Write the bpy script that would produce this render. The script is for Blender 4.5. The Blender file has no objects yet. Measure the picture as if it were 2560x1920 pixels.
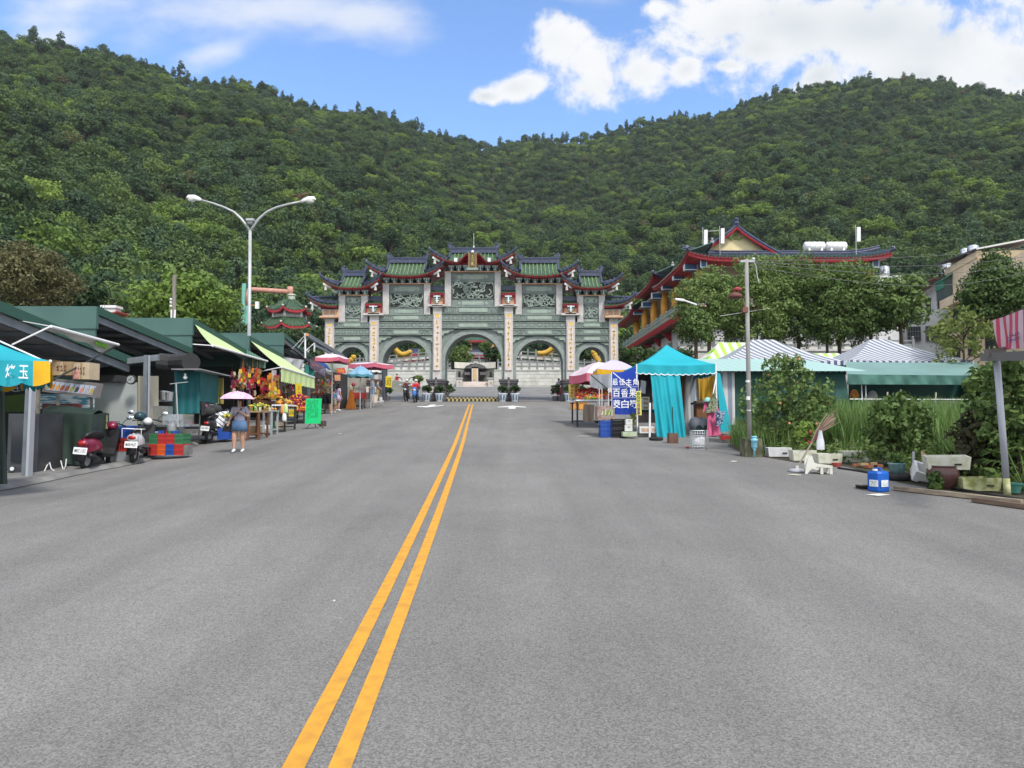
import bpy,math,random
from mathutils import Vector,Matrix,noise as mnoise
rnd=random.Random(7)
R=math.radians
sc=bpy.context.scene
COL=sc.collection
CAMZ,PITCH,FPX=1.63,R(3.0),1777.0
cam_d=bpy.data.cameras.new('camera');cam=bpy.data.objects.new('camera',cam_d);COL.objects.link(cam)
cam.location=(0,0,CAMZ);cam.rotation_euler=(R(90)+PITCH,0,0)
cam_d.sensor_width=36;cam_d.lens=36*FPX/2560;cam_d.clip_start=.1;cam_d.clip_end=6000
sc.camera=cam
EXPO=1.36
sc.view_settings.view_transform='Standard';sc.view_settings.look='None'
sc.view_settings.exposure=EXPO;sc.view_settings.gamma=1
sc.cycles.max_bounces=6;sc.cycles.diffuse_bounces=3;sc.cycles.glossy_bounces=2;sc.cycles.transmission_bounces=3
sc.cycles.use_denoising=True
SUN_EL,SUN_AZ=R(52),R(150)
sun_d=bpy.data.lights.new('sun','SUN');sun=bpy.data.objects.new('sun',sun_d);COL.objects.link(sun)
sun_d.energy=1.5;sun_d.angle=R(10);sun_d.color=(1,.96,.9)
sdir=Vector((math.sin(SUN_AZ)*math.cos(SUN_EL),math.cos(SUN_AZ)*math.cos(SUN_EL),math.sin(SUN_EL)))
sun.rotation_euler=sdir.to_track_quat('Z','Y').to_euler();sun.location=(0,0,60)
def ray(px,py):
 a=(px-1280)/FPX;b=(960-py)/FPX
 y=math.cos(PITCH)-b*math.sin(PITCH);z=math.sin(PITCH)+b*math.cos(PITCH)
 return a/y,z/y
def make_world():
 w=bpy.data.worlds.new('World');sc.world=w;w.use_nodes=True
 nt=w.node_tree;N=nt.nodes;L=nt.links;N.clear()
 def nd(t,**k):
  n=N.new(t)
  for a,b in k.items():setattr(n,a,b)
  return n
 def math_(op,a,b=None,c=None):
  n=nd('ShaderNodeMath',operation=op)
  for i,q in enumerate((a,b,c)):
   if q is None:continue
   if isinstance(q,(int,float)):n.inputs[i].default_value=q
   else:L.new(q,n.inputs[i])
  return n.outputs[0]
 out=nd('ShaderNodeOutputWorld');bg=nd('ShaderNodeBackground')
 L.new(bg.outputs[0],out.inputs[0]);bg.inputs[1].default_value=.1
 sky=nd('ShaderNodeTexSky',sky_type='NISHITA',sun_disc=False)
 sky.sun_elevation=SUN_EL;sky.sun_rotation=SUN_AZ;sky.altitude=600
 sky.air_density=1.0;sky.dust_density=.6;sky.ozone_density=2.0
 tint=nd('ShaderNodeMix',data_type='RGBA',blend_type='MULTIPLY');tint.inputs[0].default_value=1
 L.new(sky.outputs[0],tint.inputs[6]);tint.inputs[7].default_value=(.90,1.05,1.21,1)
 tc=nd('ShaderNodeTexCoord');sp=nd('ShaderNodeSeparateXYZ');L.new(tc.outputs['Generated'],sp.inputs[0])
 yy=math_('MAXIMUM',sp.outputs[1],.12)
 u=math_('DIVIDE',sp.outputs[0],yy);v=math_('DIVIDE',sp.outputs[2],yy)
 cb=nd('ShaderNodeCombineXYZ');L.new(u,cb.inputs[0]);L.new(v,cb.inputs[1])
 nz=nd('ShaderNodeTexNoise');nz.inputs['Scale'].default_value=10;nz.inputs['Detail'].default_value=9;nz.inputs['Roughness'].default_value=.66
 nz.inputs['Distortion'].default_value=.25
 L.new(cb.outputs[0],nz.inputs['Vector'])
 def cover(blobs,soft):
  acc=None
  for(dx,dy,a,b,ang) in blobs:
   cu,cv=ray(dx*1.1573,dy*1.1573)
   s=1.1573/FPX
   mp=nd('ShaderNodeMapping',vector_type='TEXTURE')
   mp.inputs['Location'].default_value=(cu,cv,0);mp.inputs['Rotation'].default_value=(0,0,R(ang))
   mp.inputs['Scale'].default_value=(a*s,b*s,1)
   L.new(cb.outputs[0],mp.inputs[0])
   ln=nd('ShaderNodeVectorMath',operation='LENGTH');L.new(mp.outputs[0],ln.inputs[0])
   m=math_('SUBTRACT',1.0,ln.outputs['Value'])
   acc=m if acc is None else math_('SMOOTH_MAX',acc,m,soft)
  return acc
 cum=cover([(1200,95,95,75,0),(1265,135,110,75,20),(1380,155,85,66,0),(1285,185,120,62,0),(1130,185,100,42,10),(1050,208,60,26,0),(1560,60,190,110,0),(1480,150,60,40,30),(1420,20,60,30,0),(1570,140,70,25,0),(1900,60,380,150,0),(1770,165,110,70,25),(2200,140,320,170,0),(2500,60,500,260,0),(1700,60,320,140,0),(2050,100,380,170,0),(1640,105,170,70,0),(2010,165,280,100,0),(1330,-20,60,20,0),(1690,215,40,30,0)],.25)
 cir=cover([(150,10,190,75,10),(560,20,330,95,6),(800,35,170,70,-8),(60,110,190,60,20),(470,110,130,40,20),(-300,60,400,200,0),(1250,-60,200,60,0)],.3)
 nzc=math_('SUBTRACT',nz.outputs[0],.5)
 def sstep(x,lo,hi):
  n=nd('ShaderNodeMapRange',interpolation_type='SMOOTHSTEP');L.new(x,n.inputs[0])
  n.inputs[1].default_value=lo;n.inputs[2].default_value=hi;return n.outputs[0]
 c1=sstep(math_('MULTIPLY_ADD',nzc,4.2,math_('MULTIPLY',cum,1.5)),.0,.95)
 nz2=nd('ShaderNodeTexNoise');nz2.inputs['Scale'].default_value=6;nz2.inputs['Detail'].default_value=10;nz2.inputs['Roughness'].default_value=.6
 mp2=nd('ShaderNodeMapping');mp2.inputs['Scale'].default_value=(.8,1.6,1);L.new(cb.outputs[0],mp2.inputs[0]);L.new(mp2.outputs[0],nz2.inputs['Vector'])
 c2=math_('MULTIPLY',sstep(math_('MULTIPLY_ADD',math_('SUBTRACT',nz2.outputs[0],.5),2.6,cir),-.2,1.05),.7)
 nz3=nd('ShaderNodeTexNoise');nz3.inputs['Scale'].default_value=2.2;nz3.inputs['Detail'].default_value=5
 L.new(tc.outputs['Generated'],nz3.inputs['Vector'])
 rest=math_('MULTIPLY',sstep(nz3.outputs[0],.36,.58),sstep(sp.outputs[1],.62,.3))
 mask=math_('MAXIMUM',math_('MAXIMUM',c1,c2),rest)
 nz4=nd('ShaderNodeTexNoise');nz4.inputs['Scale'].default_value=3.2;nz4.inputs['Detail'].default_value=7;nz4.inputs['Roughness'].default_value=.55
 mp4=nd('ShaderNodeMapping');mp4.inputs['Location'].default_value=(3.1,.7,0);L.new(cb.outputs[0],mp4.inputs[0]);L.new(mp4.outputs[0],nz4.inputs['Vector'])
 thick=sstep(cum,.35,1.0)
 shade=math_('MULTIPLY',sstep(nz4.outputs[0],.36,.62),thick)
 cc=nd('ShaderNodeMix',data_type='RGBA');L.new(shade,cc.inputs[0])
 k=10.0/(2**EXPO)
 cc.inputs[6].default_value=(.97*k,.98*k,1.0*k,1);cc.inputs[7].default_value=(.74*k,.79*k,.83*k,1)
 bo=nd('ShaderNodeMix',data_type='RGBA');L.new(sstep(sp.outputs[1],.35,-.1),bo.inputs[0]);L.new(cc.outputs[2],bo.inputs[6]);bo.inputs[7].default_value=(1.75*k,1.72*k,1.66*k,1)  # unseen clouds behind the camera, brightened to add soft frontal light
 cc=bo
 mx=nd('ShaderNodeMix',data_type='RGBA');L.new(mask,mx.inputs[0]);L.new(tint.outputs[2],mx.inputs[6]);L.new(cc.outputs[2],mx.inputs[7])
 L.new(mx.outputs[2],bg.inputs[0])
make_world()
def P(px,py,y):
 u,v=ray(px,py);return Vector((u*y,y,CAMZ+v*y))
PROF=[(-400,-6),(-60,-1.2),(-10,-.25),(0,0),(3,.13),(9.3,.45),(20.4,1.09),(30,1.72),(41,2.5),(47,2.88),(51.5,3.08),(56,3.4),(66,4.35),(74,5.2),(80,5.7),(110,7.5),(200,15),(900,30)]
def prof(y):
 if y<=PROF[0][0]:return PROF[0][1]
 for i in range(len(PROF)-1):
  x0,y0=PROF[i];x1,y1=PROF[i+1]
  if y<=x1:
   def sl(j):
    if j<=0 or j>=len(PROF)-1:return(y1-y0)/(x1-x0)
    a=(PROF[j][1]-PROF[j-1][1])/(PROF[j][0]-PROF[j-1][0]);b=(PROF[j+1][1]-PROF[j][1])/(PROF[j+1][0]-PROF[j][0])
    return 2*a*b/(a+b) if a*b>0 else 0
   h=x1-x0;t=(y-x0)/h;m0=sl(i)*h;m1=sl(i+1)*h
   return(2*t**3-3*t*t+1)*y0+(t**3-2*t*t+t)*m0+(-2*t**3+3*t*t)*y1+(t**3-t*t)*m1
 return PROF[-1][1]
def gz(x,y):
 f=max(0,min(1,(y-4)/9))*max(0,min(1,(50-y)/5))
 d=max(0,min(9,-x-3.2));d=d*d/(d+2.0)*.056
 return prof(y)-d*f
def G(px,py,dz=0):
 """world point where the sight line of a photo pixel meets the ground"""
 u,v=ray(px,py);y=1.0
 while y<140:
  if CAMZ+v*y<=gz(u*y,y)+dz:break
  y*=1.01
 a,b=y/1.01,y
 for _ in range(30):
  m=(a+b)/2
  if CAMZ+v*m<=gz(u*m,m)+dz:b=m
  else:a=m
 return Vector((u*b,b,gz(u*b,b)+dz))
def tag(o,label=None,cat=None,group=None,kind=None):
 if label:o['label']=label
 if cat:o['category']=cat
 if group:o['group']=group
 if kind:o['kind']=kind
 return o
def thing(name,label,cat,loc=(0,0,0),rz=0,group=None):
 o=bpy.data.objects.new(name,None);COL.objects.link(o);o.empty_display_size=.3
 o.location=loc;o.rotation_euler=(0,0,rz)
 return tag(o,label,cat,group)
KIDS={}
def link(name,me,parent=None,loc=None):
 o=bpy.data.objects.new(name,me);COL.objects.link(o)
 if parent:o.parent=parent;KIDS.setdefault(parent.name,[]).append(o)
 if loc is not None:o.location=loc
 return o
def copy_tree(o,parent=None):
 c=o.copy();COL.objects.link(c)
 if parent:c.parent=parent;KIDS.setdefault(parent.name,[]).append(c)
 for ch in list(KIDS.get(o.name,[])):copy_tree(ch,c)
 return c
def dup(o,loc,label,rz=None,scale=None):
 c=copy_tree(o);c.location=loc;c['label']=label
 if rz is not None:c.rotation_euler[2]=rz
 if scale is not None:c.scale=(scale,)*3
 return c
V3=Vector
class MB:
 def __init__(s):s.v=[];s.f=[];s.m=[]
 def add(s,vs,fs,mi=0):
  n=len(s.v);s.v.extend(tuple(q) for q in vs)
  for f in fs:s.f.append([n+i for i in f]);s.m.append(mi)
  return s
 def box(s,c,d,mi=0,rz=0,rx=0,ry=0,taper=1):
  x,y,z=d[0]/2,d[1]/2,d[2]/2;t=taper
  vs=[(-x,-y,-z),(x,-y,-z),(x,y,-z),(-x,y,-z),(-x*t,-y*t,z),(x*t,-y*t,z),(x*t,y*t,z),(-x*t,y*t,z)]
  if rz or rx or ry:
   M=Matrix.Rotation(rz,3,'Z')@Matrix.Rotation(ry,3,'Y')@Matrix.Rotation(rx,3,'X');vs=[M@V3(q) for q in vs]
  return s.add([(q[0]+c[0],q[1]+c[1],q[2]+c[2]) for q in vs],[(0,3,2,1),(4,5,6,7),(0,1,5,4),(1,2,6,5),(2,3,7,6),(3,0,4,7)],mi)
 def bb(s,a,b,mi=0):
  return s.box([(a[i]+b[i])/2 for i in range(3)],[abs(b[i]-a[i]) for i in range(3)],mi)
 def bar(s,p,q,w,h=None,mi=0,up=(0,0,1)):
  h=h or w;p=V3(p);q=V3(q);d=(q-p).normalized();u=V3(up)
  if abs(d.dot(u))>.98:u=V3((0,1,0))
  a=d.cross(u).normalized()*w/2;b=a.cross(d).normalized()*h/2
  vs=[p-a-b,p+a-b,p+a+b,p-a+b,q-a-b,q+a-b,q+a+b,q-a+b]
  return s.add(vs,[(0,1,2,3),(7,6,5,4),(0,4,5,1),(1,5,6,2),(2,6,7,3),(3,7,4,0)],mi)
 def tube(s,pts,r,n=8,mi=0,cap=True,sq=1.0):
  pts=[V3(p) for p in pts];k=len(pts);rr=r if isinstance(r,(list,tuple)) else[r]*k
  vs=[];a0=None
  for i,p in enumerate(pts):
   d=(pts[min(i+1,k-1)]-pts[max(i-1,0)])
   d=d.normalized() if d.length>1e-9 else V3((0,0,1))
   if a0 is None:a0=d.orthogonal().normalized()
   a=(a0-d*a0.dot(d));a=a.normalized() if a.length>1e-6 else d.orthogonal().normalized();a0=a;b=d.cross(a)
   for j in range(n):
    t=2*math.pi*j/n;vs.append(p+(a*math.cos(t)+b*math.sin(t)*sq)*rr[i])
  fs=[(i*n+j,i*n+(j+1)%n,(i+1)*n+(j+1)%n,(i+1)*n+j) for i in range(k-1) for j in range(n)]
  if cap:fs+=[tuple(range(n))[::-1],tuple((k-1)*n+j for j in range(n))]
  return s.add(vs,fs,mi)
 def lathe(s,pr,n=16,c=(0,0,0),mi=0,sx=1,sy=1,cap=True,a0=0):
  vs=[];k=len(pr)
  for(r,z) in pr:
   for j in range(n):
    t=2*math.pi*j/n+a0;vs.append((c[0]+r*math.cos(t)*sx,c[1]+r*math.sin(t)*sy,c[2]+z))
  fs=[(i*n+j,i*n+(j+1)%n,(i+1)*n+(j+1)%n,(i+1)*n+j) for i in range(k-1) for j in range(n)]
  if cap:fs+=[tuple(range(n))[::-1],tuple((k-1)*n+j for j in range(n))]
  return s.add(vs,fs,mi)
 def ball(s,c,r,n=10,mi=0):
  r=r if isinstance(r,(tuple,list)) else(r,r,r);k=max(4,n//2)
  pr=[(max(1e-4,math.sin(math.pi*i/k)),-math.cos(math.pi*i/k)) for i in range(k+1)]
  vs=[]
  for(a,z) in pr:
   for j in range(n):
    t=2*math.pi*j/n;vs.append((c[0]+a*math.cos(t)*r[0],c[1]+a*math.sin(t)*r[1],c[2]+z*r[2]))
  fs=[(i*n+j,i*n+(j+1)%n,(i+1)*n+(j+1)%n,(i+1)*n+j) for i in range(k) for j in range(n)]
  return s.add(vs,fs,mi)
 def prism(s,poly,lo,hi,ax='y',mi=0,off=(0,0,0)):
  def pt(a,b,c):
   q=(a,c,b) if ax=='y' else((c,a,b) if ax=='x' else(a,b,c))
   return(q[0]+off[0],q[1]+off[1],q[2]+off[2])
  n=len(poly);vs=[pt(a,b,lo) for a,b in poly]+[pt(a,b,hi) for a,b in poly]
  return s.add(vs,[tuple(range(n))[::-1],tuple(range(n,2*n))]+[(i,(i+1)%n,n+(i+1)%n,n+i) for i in range(n)],mi)
 def grid(s,fn,nu,nv,mi=0,flip=False):
  vs=[fn(i/nu,j/nv) for i in range(nu+1) for j in range(nv+1)];w=nv+1
  fs=[(i*w+j,(i+1)*w+j,(i+1)*w+j+1,i*w+j+1) for i in range(nu) for j in range(nv)]
  if flip:fs=[f[::-1] for f in fs]
  return s.add(vs,fs,mi)
 def weld(s):
  ix={};mp=[];nv=[]
  for q in s.v:
   k=(round(q[0],3),round(q[1],3),round(q[2],3))
   if k not in ix:ix[k]=len(nv);nv.append(q)
   mp.append(ix[k])
  fs=[];ms=[]
  for f,m in zip(s.f,s.m):
   g_=[]
   for i in f:
    if mp[i] not in g_:g_.append(mp[i])
   if len(g_)>2:fs.append(g_);ms.append(m)
  s.v,s.f,s.m=nv,fs,ms;return s
 def quad(s,a,b,c,d,mi=0):return s.add([a,b,c,d],[(0,1,2,3)],mi)
 def mesh(s,name,mats,smooth=False,off=None):
  me=bpy.data.meshes.new(name)
  vs=s.v if off is None else[(a-off[0],b-off[1],c-off[2]) for a,b,c in s.v]
  me.from_pydata(vs,[],s.f)
  mats=mats if isinstance(mats,(list,tuple)) else[mats]
  for m in mats:me.materials.append(m)
  if len(mats)>1:me.polygons.foreach_set('material_index',s.m)
  if smooth:me.polygons.foreach_set('use_smooth',[True]*len(s.f))
  me.update();return me
 def part(s,name,mats,parent,smooth=False,world=True):
  """child of parent; world=True: coordinates are world ones (parent and grandparent unrotated)"""
  off=None
  if world:
   off=V3(parent.location);q=parent.parent
   while q:off=off+q.location;q=q.parent
  return link(name,s.mesh(name,mats,smooth,off),parent)
 def solo(s,name,mats,label,cat,loc=None,group=None,smooth=False,rz=0,kind=None,world=True):
  """one-mesh thing; world coordinates are shifted to its base"""
  if loc is None:
   xs=[q[0] for q in s.v];ys=[q[1] for q in s.v];zs=[q[2] for q in s.v]
   loc=((min(xs)+max(xs))/2,(min(ys)+max(ys))/2,min(zs))
  o=link(name,s.mesh(name,mats,smooth,loc if world else None),None,loc);o.rotation_euler[2]=rz
  return tag(o,label,cat,group,kind)
def drop(o,name=None):return o
MATS={}
def mk(name,c,c2=None,scale=4,rough=.7,bump=0,bscale=None,metal=0,spec=.35,emit=0,detail=4,lo=.35,hi=.65,stretch=None):
 if name in MATS:return MATS[name]
 m=bpy.data.materials.new(name);MATS[name]=m;m.use_nodes=True
 nt=m.node_tree;b=nt.nodes['Principled BSDF'];L=nt.links
 b.inputs['Roughness'].default_value=rough;b.inputs['Metallic'].default_value=metal;b.inputs['Specular IOR Level'].default_value=spec
 b.inputs['Base Color'].default_value=(*c,1);m.diffuse_color=(*c,1)
 if c2 is not None or bump:
  tc=nt.nodes.new('ShaderNodeTexCoord');nz=nt.nodes.new('ShaderNodeTexNoise')
  src=tc.outputs['Object']
  if stretch:
   mp=nt.nodes.new('ShaderNodeMapping');mp.inputs['Scale'].default_value=stretch;L.new(src,mp.inputs[0]);src=mp.outputs[0]
  L.new(src,nz.inputs['Vector']);nz.inputs['Scale'].default_value=scale;nz.inputs['Detail'].default_value=detail
  if c2 is not None:
   mr=nt.nodes.new('ShaderNodeMapRange');mr.inputs[1].default_value=lo;mr.inputs[2].default_value=hi
   mx=nt.nodes.new('ShaderNodeMix');mx.data_type='RGBA';L.new(nz.outputs[0],mr.inputs[0]);L.new(mr.outputs[0],mx.inputs[0])
   mx.inputs[6].default_value=(*c,1);mx.inputs[7].default_value=(*c2,1);L.new(mx.outputs[2],b.inputs['Base Color'])
  if bump:
   n2=nt.nodes.new('ShaderNodeTexNoise');n2.inputs['Scale'].default_value=bscale or scale*3;n2.inputs['Detail'].default_value=4;L.new(src,n2.inputs['Vector'])
   bp=nt.nodes.new('ShaderNodeBump');bp.inputs['Strength'].default_value=bump;bp.inputs['Distance'].default_value=.05
   L.new(n2.outputs[0],bp.inputs['Height']);L.new(bp.outputs[0],b.inputs['Normal'])
 if emit:
  b.inputs['Emission Color'].default_value=(*c,1);b.inputs['Emission Strength'].default_value=emit
 return m
def stripes(name,cols,period,axis=(1,0,0),rough=.7,duty=.5,coord='Object',spec=.3):
 """two colours alternating along an object-space axis"""
 if name in MATS:return MATS[name]
 m=bpy.data.materials.new(name);MATS[name]=m;m.use_nodes=True
 nt=m.node_tree;b=nt.nodes['Principled BSDF'];L=nt.links;b.inputs['Roughness'].default_value=rough;b.inputs['Specular IOR Level'].default_value=spec
 tc=nt.nodes.new('ShaderNodeTexCoord');dp=nt.nodes.new('ShaderNodeVectorMath');dp.operation='DOT_PRODUCT'
 L.new(tc.outputs[coord],dp.inputs[0]);dp.inputs[1].default_value=[a/period for a in axis]
 fr=nt.nodes.new('ShaderNodeMath');fr.operation='FRACT';L.new(dp.outputs['Value'],fr.inputs[0])
 gt=nt.nodes.new('ShaderNodeMath');gt.operation='GREATER_THAN';gt.inputs[1].default_value=duty;L.new(fr.outputs[0],gt.inputs[0])
 mx=nt.nodes.new('ShaderNodeMix');mx.data_type='RGBA';L.new(gt.outputs[0],mx.inputs[0])
 mx.inputs[6].default_value=(*cols[0],1);mx.inputs[7].default_value=(*cols[1],1);L.new(mx.outputs[2],b.inputs['Base Color'])
 return m
def leafmat(name,dark,mid,light,scale=.35,var=.5,trans=.25):
 """foliage: clumps of darker and lighter leaves, and a shift of tone per tree"""
 if name in MATS:return MATS[name]
 m=bpy.data.materials.new(name);MATS[name]=m;m.use_nodes=True
 nt=m.node_tree;N=nt.nodes;L=nt.links;N.clear()
 out=N.new('ShaderNodeOutputMaterial');tc=N.new('ShaderNodeTexCoord');nz=N.new('ShaderNodeTexNoise');oi=N.new('ShaderNodeObjectInfo')
 L.new(tc.outputs['Object'],nz.inputs['Vector']);nz.inputs['Scale'].default_value=scale;nz.inputs['Detail'].default_value=5;nz.inputs['Roughness'].default_value=.7
 ad=N.new('ShaderNodeMath');ad.operation='MULTIPLY_ADD';L.new(oi.outputs['Random'],ad.inputs[0]);ad.inputs[1].default_value=var
 L.new(nz.outputs[0],ad.inputs[2])
 mr=N.new('ShaderNodeMapRange');L.new(ad.outputs[0],mr.inputs[0]);mr.inputs[1].default_value=.3;mr.inputs[2].default_value=.7+var
 cr=N.new('ShaderNodeValToRGB');L.new(mr.outputs[0],cr.inputs[0]);e=cr.color_ramp.elements
 e[0].color=(*dark,1);e[1].color=(*light,1);q=cr.color_ramp.elements.new(.5);q.color=(*mid,1)
 pb=N.new('ShaderNodeBsdfPrincipled');pb.inputs['Roughness'].default_value=.6;pb.inputs['Specular IOR Level'].default_value=.25;L.new(cr.outputs[0],pb.inputs['Base Color'])
 tr=N.new('ShaderNodeBsdfTranslucent');L.new(cr.outputs[0],tr.inputs[0]);ms=N.new('ShaderNodeMixShader');ms.inputs[0].default_value=trans
 L.new(pb.outputs[0],ms.inputs[1]);L.new(tr.outputs[0],ms.inputs[2]);L.new(ms.outputs[0],out.inputs[0])
 return m
TXT={}
def text_mesh(s,size=1.0,ext=.004,stroke=0):
 k=(s,ext,stroke)
 if k not in TXT:
  cu=bpy.data.curves.new('lettering','FONT');cu.body=s;cu.size=1;cu.align_x='CENTER';cu.align_y='CENTER'
  cu.extrude=0;cu.offset=stroke;cu.resolution_u=2
  o=bpy.data.objects.new('lettering',cu);COL.objects.link(o)
  bpy.context.view_layer.update()
  me=bpy.data.meshes.new_from_object(o.evaluated_get(bpy.context.evaluated_depsgraph_get()))
  vs=[v.co.copy() for v in me.vertices];fs=[list(p.vertices) for p in me.polygons]
  bpy.data.objects.remove(o);bpy.data.curves.remove(cu);bpy.data.meshes.remove(me)
  if vs:
   xs=[v.x for v in vs];ys=[v.y for v in vs];cx=(min(xs)+max(xs))/2;cy=(min(ys)+max(ys))/2
   vs=[V3((v.x-cx,v.y-cy,0)) for v in vs]
  TXT[k]=(vs,fs)
 return TXT[k]
def put_text(mb,s,o,xa,ya,w,h,mi=0,stroke=0):
 """lay a string on a surface: o centre, xa / ya unit axes of the surface, w x h the size of the lettering"""
 vs,fs=text_mesh(s,stroke=stroke)
 if not vs:return
 mxx=max(abs(v.x) for v in vs)*2;myy=max(abs(v.y) for v in vs)*2
 o=V3(o);xa=V3(xa);ya=V3(ya)
 mb.add([o+xa*(v.x/mxx*w)+ya*(v.y/myy*h) for v in vs],fs,mi)
def scribble(mb,o,xa,ya,w,h,rows,cols,seed=1,mi=0,th=.12,fill=.8,off=(0,0,0)):
 """illegible small writing: rows of short strokes"""
 r=random.Random(seed);o=V3(o)+V3(off);xa=V3(xa);ya=V3(ya);cw=w/cols;ch=h/rows
 for i in range(rows):
  for j in range(cols):
   if r.random()>fill:continue
   cx=-w/2+(j+.5)*cw;cy=h/2-(i+.5)*ch;t=th*min(cw,ch)
   for k in range(4):
    hz=k%2==0;L_=r.uniform(.45,.85)*(cw if hz else ch);px=cx+r.uniform(-.2,.2)*cw;py=cy+r.uniform(-.28,.28)*ch
    a,b=(L_/2,t/2) if hz else(t/2,L_/2)
    mb.add([o+xa*(px+sx*a)+ya*(py+sy*b) for sx,sy in((-1,-1),(1,-1),(1,1),(-1,1))],[(0,1,2,3)],mi)
# ground, road, hills
def lerp_list(tab,x):
 if x<=tab[0][0]:return tab[0][1]
 for(a,b),(c,d) in zip(tab,tab[1:]):
  if x<=c:return b+(d-b)*(x-a)/(c-a)
 return tab[-1][1]
SKYL=[(-900,-60),(0,85),(60,101),(140,114),(230,120),(320,150),(380,170),(480,187),(560,195),(640,220),(720,248),(800,245),(860,264),(920,290),(1000,302),(1070,318),(1120,304),(1180,300),(1240,300),(1300,292),(1400,264),(1460,254),(1540,255),(1600,228),(1640,208),(1730,192),(1840,180),(1900,172),(1990,176),(2100,190),(2212,208),(3000,330)]
CREST=[]
for dx,dy in SKYL:
 u_,v_=ray(dx*1.1573,dy*1.1573+13);CREST.append((u_,v_))
YC=[(-1.2,330),(-.72,400),(-.35,480),(0,640),(.25,600),(.72,520),(1.2,480)]
YB=[(-1.2,70),(-.72,84),(-.3,112),(0,190),(.2,185),(.45,150),(.72,120),(1.2,100)]
def hill(x,y):
 u=max(-1.3,min(1.3,x/max(y,1)));yc=lerp_list(YC,u);yb=lerp_list(YB,u);hb=prof(yb)-.5;hc=CAMZ+lerp_list(CREST,u)*yc
 if y<yb:return prof(y)-.5
 if y<=yc:
  t=(y-yb)/(yc-yb);h=hb+(hc-hb)*(t**1.12)
  w=t*(1-t)*4
  return h+w*(21*mnoise.noise((x/95,y/120,3.3))+8*mnoise.noise((x/34,y/40,1.3)))
 return hc-(y-yc)*.35
SOIL=mk('soil',(.07,.055,.038),(.045,.05,.025),scale=1.4,rough=.95,bump=.4)
FLOOR=mk('forest_floor',(.030,.048,.018),(.045,.060,.024),scale=.2,rough=1)
xs=sorted(set([i*2.0 for i in range(-14,21)]+[s*q for q in(32,40,50,65,85,120,170,250,400,700,1200) for s in(-1,1)]))
ys=[-400,-200,-100,-50,-20,-10]+[i*1.5 for i in range(-4,56)]+[90,97,105,115,130]
g=MB();nx=len(xs)
g.add([(x,y,gz(x,y)-.16) for y in ys for x in xs],[(j*nx+i,j*nx+i+1,(j+1)*nx+i+1,(j+1)*nx+i) for j in range(len(ys)-1) for i in range(nx-1)])
tag(link('ground',g.mesh('ground',SOIL,True)),kind='structure')
hb=MB();na,nr=150,60
rows=[]
for j in range(nr+1):
 for i in range(na+1):
  u=-1.5+3.0*i/na;t=j/nr
  y=60+(t**1.3)*1000;x=u*y;rows.append((x,y,hill(x,y)))
hb.add(rows,[(j*(na+1)+i,j*(na+1)+i+1,(j+1)*(na+1)+i+1,(j+1)*(na+1)+i) for j in range(nr) for i in range(na)])
tag(link('hills',hb.mesh('hills',FLOOR,True)),kind='structure')
def asphalt():
 m=bpy.data.materials.new('asphalt');m.use_nodes=True;nt=m.node_tree;b=nt.nodes['Principled BSDF'];L=nt.links;N=nt.nodes
 tc=N.new('ShaderNodeTexCoord')
 def nz(s,d=3,r=.6,vec=None):
  n=N.new('ShaderNodeTexNoise');n.inputs['Scale'].default_value=s;n.inputs['Detail'].default_value=d;n.inputs['Roughness'].default_value=r
  L.new(vec or tc.outputs['Object'],n.inputs['Vector']);return n.outputs[0]
 def rng(x,a,b_,c,d):
  n=N.new('ShaderNodeMapRange');L.new(x,n.inputs[0]);[setattr(n.inputs[i+1],'default_value',q) for i,q in enumerate((a,b_,c,d))];return n.outputs[0]
 def mul(x,y):
  n=N.new('ShaderNodeMath');n.operation='MULTIPLY';L.new(x,n.inputs[0])
  if isinstance(y,float):n.inputs[1].default_value=y
  else:L.new(y,n.inputs[1])
  return n.outputs[0]
 vo=N.new('ShaderNodeTexVoronoi');vo.inputs['Scale'].default_value=120;L.new(tc.outputs['Object'],vo.inputs['Vector'])
 sp=N.new('ShaderNodeSeparateColor');L.new(vo.outputs['Color'],sp.inputs[0])
 grain=rng(sp.outputs[0],0,1,.64,1.36)
 fine=rng(nz(420,2),.3,.7,.82,1.18)
 big=rng(nz(.5,7,.65),.3,.7,.86,1.10)
 mp=N.new('ShaderNodeMapping');mp.inputs['Scale'].default_value=(1.0,.06,1);mp.inputs['Rotation'].default_value=(0,0,R(4));L.new(tc.outputs['Object'],mp.inputs[0])
 streak=rng(nz(.9,5,.62,mp.outputs[0]),.33,.67,.84,1.10)
 mp2=N.new('ShaderNodeMapping');mp2.inputs['Scale'].default_value=(6,1.2,1);mp2.inputs['Rotation'].default_value=(0,0,R(-35));L.new(tc.outputs['Object'],mp2.inputs[0])
 scuff=rng(nz(.9,3,.5,mp2.outputs[0]),.66,.80,1,.84)
 val=mul(mul(mul(mul(grain,fine),big),streak),scuff)
 mx=N.new('ShaderNodeMix');mx.data_type='RGBA';mx.blend_type='MULTIPLY';mx.inputs[0].default_value=1;mx.inputs[6].default_value=(.180,.173,.162,1)
 L.new(val,mx.inputs[7]);L.new(mx.outputs[2],b.inputs['Base Color'])
 b.inputs['Roughness'].default_value=.88;b.inputs['Specular IOR Level'].default_value=.25
 bp=N.new('ShaderNodeBump');bp.inputs['Strength'].default_value=.5;bp.inputs['Distance'].default_value=.006;L.new(sp.outputs[0],bp.inputs['Height']);L.new(bp.outputs[0],b.inputs['Normal'])
 return m
ASPH=asphalt()
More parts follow.
